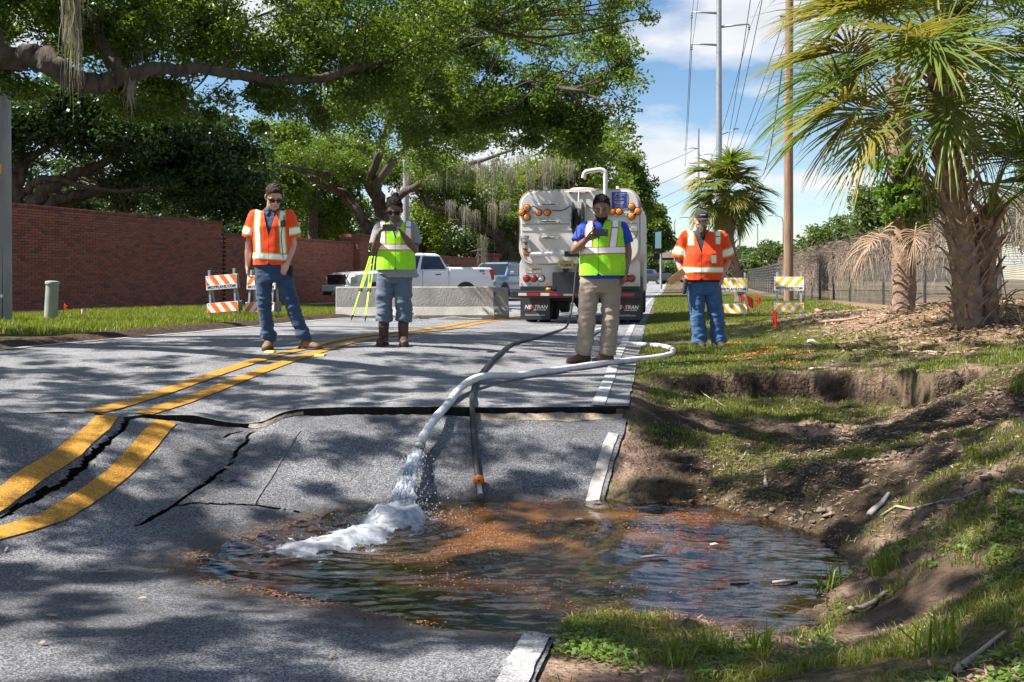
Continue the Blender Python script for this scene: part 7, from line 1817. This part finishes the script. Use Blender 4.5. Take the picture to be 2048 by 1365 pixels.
# ---- bearded man on the grass
p4 = W(1404, 12.9); p4.z = groundz(p4.x, p4.y) - .012
dark_shirt = cloth('shirt_charcoal', (.028, .030, .042), (.022, .024, .034)); jeans4 = cloth('jeans_blue', (.030, .095, .24), (.05, .135, .30), 9)
o4, hp4, HR4, _ = person(dict(at=p4, seed=7.0, label='bearded man in orange vest, dark cap and blue jeans standing on the grass', skin=skin_t, cx=-.045, hs=1.12,
    j=dict(chin=(-.02, -.05, 1.545), neck=(.0, .01, 1.525), sh_l=(-.195, .01, 1.45), sh_r=(.245, .01, 1.45), el_l=(-.295, .05, 1.12), el_r=(.345, .08, 1.12), wr_l=(-.255, -.06, .945), wr_r=(.245, -.08, .95),
           hip_l=(-.085, 0, .80), hip_r=(.125, 0, .80), kn_l=(-.065, -.02, .44), kn_r=(.185, -.02, .44), an_l=(-.02, 0, .075), an_r=(.22, 0, .075), toe_l=(-.03, -.2, 0), toe_r=(.24, -.2, 0)),
    hand_l=((.25, -.3, -.8), (.9, .2, .2), (.2, -.9, .3), .45), hand_r=((-.4, -.3, -1), (.1, .9, -.1), (-1, -.2, .4), .22), arm=1.12, hand_s=1.06, tilt=R(9), yaw=R(-4), torso=torso(.005, .855, 1.48, .215, .245, .245, dep=(.14, .19, .19)), sleeve=.5, shirt=dark_shirt,
    vest=vest_orange, trim=trim_lime, vest_sleeve=.86, v=(1.225, 1.56, .095), vest_bottom=.885, vest_grow=.018, bands=((.985, 1.04),), band_x=(-.30, .31), braces=(((-.165, 1.62), (-.165, 1.33), .055), ((.20, 1.62), (.185, 1.345), .062)), brace_gap=1.445, arm_x=(-.235, .255),
    patches=[('trim', [((.07, 0, 0), (-1, 0, 0)), ((.155, 0, 0), (1, 0, 0)), ((0, 0, 1.10), (0, 0, -1)), ((0, 0, 1.20), (0, 0, 1)), ((0, 0, 0), (0, 1, 0))], .003, trim_lime), ('reflective_patch', [((.085, 0, 0), (-1, 0, 0)), ((.142, 0, 0), (1, 0, 0)), ((0, 0, 1.10), (0, 0, -1)), ((0, 0, 1.20), (0, 0, 1)), ((0, 0, 0), (0, 1, 0))], .005, tape)],
    pelvis=[(.01, .0, .69, .18, .13), (.015, 0, .76, .21, .15), (.02, 0, .84, .215, .16), (.015, 0, .90, .22, .165)], leg=(.115, .098, .10), pants=jeans4, boots=mat('boots_dark', (.035, .022, .016), rough=.7), hair=None, brow=hair_brown, mouth=False,
    beard=[([((0, -.02, .066), (0, -.3, 1)), ((0, .0, 0), (0, 1, 0))], .008, beard_grey)]))
bd = MB(); capsule(bd, [hp4(0, -.085, .055), hp4(0, -.082, .0), hp4(0, -.068, -.045)], [.040, .044, .028]); put('beard', remesh(bd, .007, 2, .007, (40, 40, 18)), beard_grey, o4)
cp = MB(); stack(cp, [(0, .010, .145, .079, .104), (0, .012, .185, .079, .104), (0, .014, .215, .066, .088), (0, .014, .240, .035, .05)], 24); cp.v = [tuple(hp4(*v)) for v in cp.v]
cap_o = put('cap', remesh(cp, .008, 3), black_cloth, o4)
br = MB(); vs = []
for r_, dz in ((.0, .0), (.05, -.006), (.085, -.020)):
    for a in np.linspace(-1.15, 1.15, 13): vs.append(hp4(.079 * math.sin(a) * (1 - .1 * (r_ / .085)), -.005 - (.088 + r_) * math.cos(a) , .158 + dz - .012 * abs(math.sin(a))))
br.add(vs, [(i * 13 + k, i * 13 + k + 1, (i + 1) * 13 + k + 1, (i + 1) * 13 + k) for i in range(2) for k in range(12)]); b_ = br.build('cap_brim', black_cloth, cap_o, smooth=True); s_ = b_.modifiers.new('s', 'SOLIDIFY'); s_.thickness = .005
MB().tube([hp4(-.03, -.098, .19), hp4(0, -.102, .192), hp4(.03, -.098, .19)], .004, 5).build('cap_lettering', grey_ink, cap_o)
MB().box((-.235, -.10, .80), (.05, .07, .2), Matrix.Rotation(R(10), 3, 'Y')).build('holster', black_cloth, o4, bevel=.015)
fo = thing('folder', 'brown card folder held at the hip of the bearded man', 'folder'); fo.matrix_world = o4.matrix_basis @ Matrix.Translation((-.345, -.11, .925)) @ Matrix.Rotation(R(-38), 4, 'Y')
card = mat('brown_card', (.36, .20, .09), (.30, .16, .07), scale=6, rough=.8)
MB().box((0, 0, 0), (.25, .006, .09)).build('cover', card, fo, bevel=.002); MB().box((.004, .007, .002), (.24, .004, .084)).build('sheets', white_sticker, fo)

# ------------------------------------------------------------------ surveyor's tripod
tl = mat('tripod_lime', (.50, .85, .03), (.44, .75, .03), scale=9, rough=.4)
th_ = W(748, 21, 0); th_.z = groundz(th_.x, th_.y)
tp = thing('tripod', 'bright lime surveying tripod standing open beside the woman', 'tripod', th_)
MB().lathe([(.02, 1.34), (.09, 1.345), (.10, 1.37), (.10, 1.395), (.05, 1.40)], 14).build('head', black_plastic, tp, smooth=True, auto=30)
for px, d in ((702, 20.5), (730, 20.1), (823, 21.6)):
    f_ = W(px, d); f_.z = groundz(f_.x, f_.y); f_ = f_ - th_; top = Vector((f_.x, f_.y, 0)).normalized() * .08 + Vector((0, 0, 1.345)); dv = (f_ - top); sd = dv.cross(Vector((0, 0, 1))).normalized()
    lg = MB(); mid = top.lerp(f_, .52)
    for s in (-1, 1): lg.bar(top + sd * s * .035, mid + sd * s * .028, .018, .028)
    L_ = lg.build('leg', tl, tp); MB().bar(top.lerp(f_, .42), top.lerp(f_, .93), .036, .022, up=tuple(sd.cross(dv).normalized())).build('lower_leg', tl, L_, bevel=.004)
    MB().bar(top.lerp(f_, .50), top.lerp(f_, .55), .085, .05, up=tuple(sd.cross(dv).normalized())).build('clamp', black_plastic, L_, bevel=.006)
    MB().tube([top.lerp(f_, .915), top.lerp(f_, .95), f_ - Vector((0, 0, .01))], [.024, .02, .004], 8).build('spike', black_plastic, L_)
# ------------------------------------------------------------------ hoses
hose_white = mat('hose_white', (.74, .74, .74), (.56, .55, .54), scale=6, rough=.55, bump=.25, bscale=60)
hose_black = mat('hose_black', (.009, .010, .011), (.018, .02, .02), scale=9, rough=.5)
ball_orange = mat('ball_orange', (.75, .20, .015), (.6, .15, .01), scale=12, rough=.5)
gz_ = lambda x, y: GR(x, y)
def on_road(px, py, r): p = up_hit(px, py); p.z = float(U(p.x, p.y)) + r; return p
def on_grass(px, py, r): p = hit(px, py, gz_, 3, 40); p.z = float(GR(p.x, p.y)) + r; return p
def on_slab(px, py, r): p = slab_hit(px, py); p.z = float(S(p.x, p.y)) + r; return p
r = .031
wpts = [on_road(1215, 662, r), on_road(1198, 664, r), on_road(1184, 672, r), on_road(1190, 682, r), on_road(1225, 689, r), on_grass(1275, 693, r), on_grass(1325, 699, r + .01), on_grass(1347, 709, r + .01), on_grass(1330, 719, r + .01), on_grass(1270, 727, r + .01), on_road(1205, 733, r), on_road(1150, 741, r), on_road(1090, 750, r), on_road(1020, 761, r + .01), on_road(965, 772, r + .05), on_road(925, 788, r + .03), WP(893, 812, 7.42), WP(868, 840, 7.05), WP(850, 868, 6.86), WP(840, 890, 6.75)]
path = catmull(wpts, 7)
wh = thing('discharge_hose', 'white lay-flat hose curving over the road and spilling water into the hole', 'hose', path[0])
MB().tube([p - path[0] for p in path], [r * (1 + .05 * math.sin(k * .7)) for k in range(len(path))], 14).build('hose', hose_white, wh, smooth=True)
E0, E1 = path[-2], path[-1]; ed = (E1 - E0).normalized(); E2 = E1 + ed * .055
MB().tube([E1 - ed * .012 - path[0], E2 - path[0]], .036, 14).build('metal_coupling', alu, wh, smooth=True, auto=40)
for t in (.004, .045): MB().tube([E1 + ed * t - path[0], E1 + ed * (t + .008) - path[0]], .039, 14).build('clamp_ring', chrome, wh)
k = 4 * 7; MB().tube([path[k - 1] - path[0], path[k] - path[0], path[k + 1] - path[0], path[k + 2] - path[0]], .043, 12).build('joint_coupling', alu, wh, smooth=True)
rb = .020
bp = [truck.matrix_basis @ Vector((TX(540), -.10, TZ(738))), truck.matrix_basis @ Vector((TX(553), -.13, TZ(780))), WP(1152, 545, 19.9), WP(1147, 593, 19.1), WP(1141, 628, 18.4), on_road(1132, 657, rb), on_road(1105, 668, rb), on_road(1070, 679, rb), on_road(1026, 691, rb), on_road(1000, 710, rb), on_road(982, 728, rb), on_road(967, 745, rb), on_road(952, 768, rb), on_road(945, 792, rb), on_road(944, 812, rb + .01)]
bp += [on_slab(946, 860, rb), on_slab(950, 905, rb), on_slab(954, 945, rb), on_slab(957, 968, rb)]
path2 = catmull(bp, 6)
bh = thing('suction_hose', 'black hose running from the truck across the road down to the water', 'hose', path2[0])
MB().tube([p - path2[0] for p in path2], rb, 12).build('hose', hose_black, bh, smooth=True)
b0 = path2[-1]; bd_ = (on_slab(962, 1004, rb) - b0).normalized()
bm_ = MB(); stack(bm_, [(0, 0, -.036, .010, .010), (0, 0, -.028, .026, .026), (0, 0, -.012, .037, .037), (0, 0, .012, .037, .037), (0, 0, .028, .026, .026), (0, 0, .036, .010, .010)], 20)
ba = bm_.build('ball_collar', ball_orange, bh, smooth=True, loc=b0 + bd_ * .02 - path2[0] + Vector((0, 0, .012)))
for a in (-.9, .2, 1.1): MB().lathe([(.007, 0), (.007, .004)], 8, (.034 * math.sin(a), -.034 * math.cos(a), .006), Matrix.Rotation(a, 3, 'Z') @ Matrix.Rotation(R(90), 3, 'X')).build('ball_hole', black_ink, ba)
MB().tube([b0 + bd_ * .045 - path2[0], b0 + bd_ * .12 - path2[0], b0 + bd_ * .17 - path2[0]], [.017, .017, .021], 12).build('metal_nozzle', alu, bh, smooth=True, auto=40)

# ------------------------------------------------------------------ water in the hole
def water_mat():
    m = bpy.data.materials.new('muddy_water'); m.use_nodes = True; n = m.node_tree; L = n.links; n.nodes.remove(n.nodes['Principled BSDF']); o = n.nodes['Material Output']
    tr = n.nodes.new('ShaderNodeBsdfTransparent'); tr.inputs[0].default_value = (.15, .085, .042, 1)
    gl = n.nodes.new('ShaderNodeBsdfGlossy'); gl.inputs['Roughness'].default_value = .015; gl.inputs[0].default_value = (1, 1, 1, 1)
    df = n.nodes.new('ShaderNodeBsdfDiffuse'); df.inputs[0].default_value = (.21, .088, .030, 1)
    t = n.nodes.new('ShaderNodeTexCoord'); mp = n.nodes.new('ShaderNodeMapping'); mp.inputs['Scale'].default_value = (1, 1.7, 1); L.new(t.outputs['Object'], mp.inputs[0])
    nz = n.nodes.new('ShaderNodeTexNoise'); nz.inputs['Scale'].default_value = 16; nz.inputs['Detail'].default_value = 5; L.new(mp.outputs[0], nz.inputs['Vector'])
    bp = n.nodes.new('ShaderNodeBump'); bp.inputs['Distance'].default_value = .012; bp.inputs['Strength'].default_value = .22; L.new(nz.outputs[0], bp.inputs['Height'])
    fr = n.nodes.new('ShaderNodeFresnel'); fr.inputs[0].default_value = 1.75; L.new(bp.outputs[0], fr.inputs['Normal']); L.new(bp.outputs[0], gl.inputs['Normal'])
    mud = n.nodes.new('ShaderNodeMixShader'); at = n.nodes.new('ShaderNodeAttribute'); at.attribute_name = 'silt'; L.new(at.outputs['Fac'], mud.inputs[0]); L.new(tr.outputs[0], mud.inputs[1]); L.new(df.outputs[0], mud.inputs[2])
    mx = n.nodes.new('ShaderNodeMixShader'); L.new(fr.outputs[0], mx.inputs[0]); L.new(mud.outputs[0], mx.inputs[1]); L.new(gl.outputs[0], mx.inputs[2]); L.new(mx.outputs[0], o.inputs[0])
    return m
IMP = GP(792, 1040, WATER_Z)
def wave(x, y):
    d = np.hypot(x - IMP.x, y - IMP.y); w = fbm(x * 3.2 + 8, y * 7.5, 4) - .5; w2 = fbm(x * 9, y * 20 + 4, 3) - .5
    return .017 * w + .007 * w2 + .010 * np.sin(d * 42 + 4 * fbm(x * 3, y * 3)) * np.exp(-d * 1.6) + .006 * np.sin(d * 26 + 5 * fbm(x * 2, y * 2 + 4)) * np.exp(-d * .6)
gx = np.arange(-2.7, 1.45, .016); gy = np.arange(3.35, 6.75, .016); X_, Y_ = np.meshgrid(gx, gy)
pool = grid_mesh('water', X_, Y_, WATER_Z + wave(X_, Y_), water_mat())
def silt(x, y):
    c = np.exp(-(((x + .62) / .72) ** 2 + ((y - 5.45) / .75) ** 2)) + .45 * np.exp(-(((x - .35) / .6) ** 2 + ((y - 4.1) / .25) ** 2)) + .2 * np.exp(-(((x - .1) / .9) ** 2 + ((y - 6.0) / .2) ** 2))
    return np.clip(.03 + .75 * c * sstep(.28, .62, fbm(x * 1.7 + 2, y * 4.2, 5) + .15 * c), 0, .85)
a_ = pool.data.attributes.new('silt', 'FLOAT', 'POINT'); a_.data.foreach_set('value', silt(X_.ravel(), Y_.ravel()).astype(np.float32))
def under(x, y): return np.where(x < Xe(y), S(np.clip(x, -7, -.2), y), GR(x, y))
# orange-brown flakes floating in drifts
flake_m = brick_mat('floating_flakes', (.20, .08, .028), (.42, .19, .07), (.07, .035, .016))
def wfl(x, y):
    c = np.exp(-(((x + .70) / .70) ** 2 + ((y - 5.45) / .70) ** 2)) + .25 * np.exp(-(((x - .35) / .75) ** 2 + ((y - 4.15) / .35) ** 2)) + .35 * np.exp(-(((x - .2) / .8) ** 2 + ((y - 5.9) / .25) ** 2))
    return .95 * np.clip(c * 1.2, 0, 1) * sstep(.36, .58, fbm(x * 2.1 + 11, y * 5.5, 4) + .10 * c) * (under(x, y) < WATER_Z - .004)
fl = scatter(60000, -2.5, 1.4, 3.5, 6.6, wfl, 111)
litter('floating_litter', fl, .0085, .005, flake_m, 112, 'orange-brown flakes of bark and leaf drifting on the muddy water', lambda x, y: WATER_Z + wave(x, y), .001)
rim = scatter(70000, -2.6, 1.4, 3.4, 6.8, lambda x, y: np.exp(-((under(x, y) - WATER_Z - .006) / .012) ** 2) * .8 * sstep(.3, .5, fbm(x * 3, y * 3 + 9, 3)), 113)
litter('shore_litter', rim, .011, .006, flake_m, 114, 'brown debris left along the water line', under, .004)
for k, (px, py, dx, L_) in enumerate(((1280, 1115, .30, .15), (1420, 1090, .1, .05), (1150, 1040, .1, .06), (1460, 1160, .12, .09), (1545, 1165, .25, .12))):
    p = GP(px, py, WATER_Z + .008); q = p + Vector((math.cos(dx), math.sin(dx), 0)) * L_
    o = MB().tube([(0, 0, 0), (q - p) * .5 + Vector((0, 0, .004)), q - p], [.006, .008, .004], 6).build('stick', pale_m if k < 2 else stick_m, None, smooth=True); o.location = p
    tag(o, ('long pale stick floating in the middle of the pool', 'short pale stick floating near the far shore of the pool', 'small stick floating on the brown drift by the slab', 'brown stick floating towards the near shore', 'bent brown twig floating close to the sandy bank')[k], 'stick', 'sticks floating on the water')
# ------------------------------------------------------------------ falling water and foam
def foam_mat(name, lo, hi, stretch, scale, amin, amax):
    m = mat(name, (.50, .56, .64), (.82, .85, .90), scale=scale * .6, rough=.25, spec=.6, stretch=stretch, lo=.3, hi=.7); n = m.node_tree; L = n.links; b = n.nodes['Principled BSDF']; o = n.nodes['Material Output']
    tl = n.nodes.new('ShaderNodeBsdfTranslucent'); tl.inputs[0].default_value = (.7, .75, .83, 1); tp_ = n.nodes.new('ShaderNodeBsdfTransparent')
    t = n.nodes.new('ShaderNodeTexCoord'); mp = n.nodes.new('ShaderNodeMapping'); mp.inputs['Scale'].default_value = stretch; L.new(t.outputs['Object'], mp.inputs[0])
    nz = n.nodes.new('ShaderNodeTexNoise'); nz.inputs['Scale'].default_value = scale; nz.inputs['Detail'].default_value = 6; L.new(mp.outputs[0], nz.inputs['Vector'])
    mr = n.nodes.new('ShaderNodeMapRange'); mr.inputs[1].default_value = lo; mr.inputs[2].default_value = hi; mr.inputs[3].default_value = amin; mr.inputs[4].default_value = amax; L.new(nz.outputs[0], mr.inputs[0])
    m1 = n.nodes.new('ShaderNodeMixShader'); m1.inputs[0].default_value = .4; m2 = n.nodes.new('ShaderNodeMixShader'); L.new(mr.outputs[0], m2.inputs[0])
    L.new(b.outputs[0], m1.inputs[1]); L.new(tl.outputs[0], m1.inputs[2]); L.new(m1.outputs[0], m2.inputs[1]); L.new(tp_.outputs[0], m2.inputs[2]); L.new(m2.outputs[0], o.inputs[0]); return m
water_white = foam_mat('falling_water', .35, .62, (1, 1, .22), 60, .08, .85); foam_m = foam_mat('foam', .40, .66, (1, 1.6, 1), 20, .0, .6)
ST = E2; v0 = ed * 1.15
T_ = None
def spath(t): return ST + (IMP - ST) * t + Vector((ed.x, ed.y, 0)) * .0 + Vector((0, 0, 1)) * (.13 * t * (1 - t) * 1.0) + Vector((-.0, 0, 0))
rg = np.random.default_rng(120); sb = MB()
for k in range(44):
    a = rg.uniform(0, 2 * math.pi); q = rg.random() ** .5; m = 12; pts, rr = [], []; ph = rg.uniform(0, 6)
    t0, t1 = (0, 1) if k < 20 else sorted(rg.uniform(0, 1.0, 2))
    for s in range(m + 1):
        t = t0 + (t1 - t0) * s / m; w = .020 + .048 * t + .02 * t * t
        c = spath(t) + Vector((math.cos(a + t * 1.2) * q * w, math.sin(a + t * 1.2) * q * w * .8, 0)) + Vector(tuple(rg.normal(size=3) * .004 * (1 + 2 * t)))
        pts.append(c); rr.append((.011 + .006 * math.sin(ph + s * 1.7)) * (1.05 - .25 * t) * rg.uniform(.7, 1.3))
    sb.tube(pts, rr, 6)
jet = tag(sb.build('water_jet', water_white, None, smooth=True), 'white water pouring from the end of the white hose', 'water', None, 'stuff')
def drops(name, P, sz, m, label):
    n = len(P); o8 = np.array([[1, 0, 0], [-1, 0, 0], [0, 1, 0], [0, -1, 0], [0, 0, 1.3], [0, 0, -1.3]], float); f8 = np.array([[0, 2, 4], [2, 1, 4], [1, 3, 4], [3, 0, 4], [2, 0, 5], [1, 2, 5], [3, 1, 5], [0, 3, 5]])
    v = (P[:, None] + o8[None] * sz[:, None, None]).reshape(-1, 3); f = (np.arange(n)[:, None, None] * 6 + f8[None]).reshape(-1, 3)
    o = link_mesh(name, np_mesh(name, v, f), m, None, True); return tag(o, label, 'water', None, 'stuff')
P = []
for k in range(1100):
    t = rg.random() ** .7; c = spath(t); w = .04 + .10 * t; P.append(tuple(c + Vector(tuple(rg.normal(size=3) * np.array([w, w * .8, w * .6]) * .75))))
for k in range(900):                                       # crown of the splash
    a = rg.uniform(0, 2 * math.pi); d = abs(rg.normal()) * .16; P.append((IMP.x + math.cos(a) * d * 1.4, IMP.y + math.sin(a) * d, WATER_Z + abs(rg.normal()) * .06 * math.exp(-d * 3)))
P = np.array(P); drops('spray_drops', P, rg.uniform(.0015, .0058, len(P)) * rg.uniform(.5, 1.2, len(P)), water_white, 'drops of spray round the falling water')
# foam raft drifting to the left of the splash
fx = np.arange(-2.35, -.85, .011); fy = np.arange(4.55, 6.15, .011); FX, FY = np.meshgrid(fx, fy)
A_f, B_f = GP(800, 1045, WATER_Z), GP(600, 1100, WATER_Z)
dd = seg_dist(FX, FY, [A_f, GP(720, 1075, WATER_Z), B_f])
core = np.exp(-(dd / .17) ** 2) + .9 * np.exp(-(((FX - IMP.x) / .16) ** 2 + ((FY - IMP.y) / .13) ** 2))
nn = fbm(FX * 5, FY * 7, 4); lace = np.abs(fbm(FX * 8 + 3, FY * 13, 4) - .5) * 2
mask = core * (.55 + nn) ; lacy = (np.exp(-(dd / .42) ** 2) * (1 - lace) ** 3 * (nn > .46))
hgt = np.clip(mask - .45, 0, 1) * (.035 + .10 * np.clip(nn - .35, 0, 1)) + .05 * np.exp(-(((FX - IMP.x) / .10) ** 2 + ((FY - IMP.y) / .09) ** 2)) * (fbm(FX * 16, FY * 16, 3) + .3)
FZ = WATER_Z + wave(FX, FY) + .002 + hgt + .008 * (fbm(FX * 38, FY * 38, 3) - .5)
keep = (mask + .5 * (fbm(FX * 30, FY * 30, 2) - .5) > .55) | (lacy > .52)
ny, nx = FX.shape; idx = np.arange(ny * nx).reshape(ny, nx); q = keep[:-1, :-1] & keep[1:, 1:] & keep[:-1, 1:] & keep[1:, :-1]
fa = np.stack([idx[:-1, :-1], idx[:-1, 1:], idx[1:, 1:], idx[1:, :-1]], -1)[q]
tag(link_mesh('foam', np_mesh('foam', np.stack([FX, FY, FZ], -1).reshape(-1, 3), fa), foam_m, None, True), 'white foam spreading over the water from the splash', 'foam', None, 'stuff')
kk = np.nonzero((keep & (rg.random(FX.shape) < .22)).ravel())[0]; P = np.stack([FX.ravel()[kk], FY.ravel()[kk], FZ.ravel()[kk]], -1) + rg.normal(size=(len(kk), 3)) * np.array([.012, .012, .004])
drops('foam_bubbles', P, rg.uniform(.0012, .004, len(P)), foam_m, 'bubbles and froth on the foam')
# ------------------------------------------------------------------ limestone base showing under the broken lip, paint flecks, paper
base_m = mat('limestone_base', (.33, .27, .20), (.20, .165, .13), scale=14, rough=.95, bump=.9, bscale=45)
def rubble(x0, x1, w0, label_seed):
    xs = np.arange(x0, x1, .03); t = (xs - x0) / (x1 - x0); w = w0 * (.35 + fbm(xs * 5 + label_seed, 1.1, 3)) * np.sin(np.pi * np.clip(t * .9 + .08, 0, 1)) ** .5
    rows = []
    for u in np.linspace(0, 1, 8):
        y = Yc(xs) - .02 - u * w; z = S(xs, y) + .002 + .026 * (1 - u) * (.3 + fbm(xs * 11, y * 11 + 3, 3)) * (1 if u < 1 else 0); rows.append(np.stack([xs, y, z], -1))
    G = np.array(rows); grid_mesh('road_base', G[..., 0], G[..., 1], G[..., 2], base_m)
rubble(-1.35, -.22, .11, 0); rubble(-2.85, -2.55, .04, 9)
spray_or = mat('marking_spray_orange', (.6, .12, .03), rough=.8); spray_gr = mat('marking_spray_green', (.03, .3, .09), rough=.8)
p = hit(1530, 708, gz_, 6, 20); rgs = np.random.default_rng(5)
xy = np.concatenate([np.array([q_.x, q_.y])[None] + rgs.normal(size=(n_, 2)) * s_ for (px, py, n_, s_) in ((1510, 712, 36, .10), (1540, 700, 20, .08), (1470, 722, 22, .09), (1600, 712, 30, .1), (1460, 690, 40, .12), (1560, 735, 20, .1), (1575, 730, 24, .12)) for q_ in [hit(px, py, gz_, 6, 20)]])
litter('paint_flecks', xy, .03, .012, spray_or, 6, 'orange marking paint sprayed on the grass', GR, .03, 'paint')
xy = np.concatenate([np.array([q_.x, q_.y])[None] + rgs.normal(size=(22, 2)) * .1 for (px, py) in ((1345, 733), (1320, 738)) for q_ in [hit(px, py, gz_, 6, 20)]])
litter('paint_flecks', xy, .03, .01, spray_gr, 7, 'green marking paint sprayed on the grass by the hose bend', GR, .03, 'paint')
p = hit(1622, 688, gz_, 6, 20); o = MB().add([(-.05, 0, 0), (.0, -.03, .02), (.06, 0, .005), (.03, .05, .035), (-.03, .04, .03)], [(0, 1, 4), (1, 3, 4), (1, 2, 3)]).build('paper_scrap', white_sticker); o.location = p + Vector((0, 0, .02)); tag(o, 'crumpled white paper scrap lying on the grass beside the orange paint', 'paper')
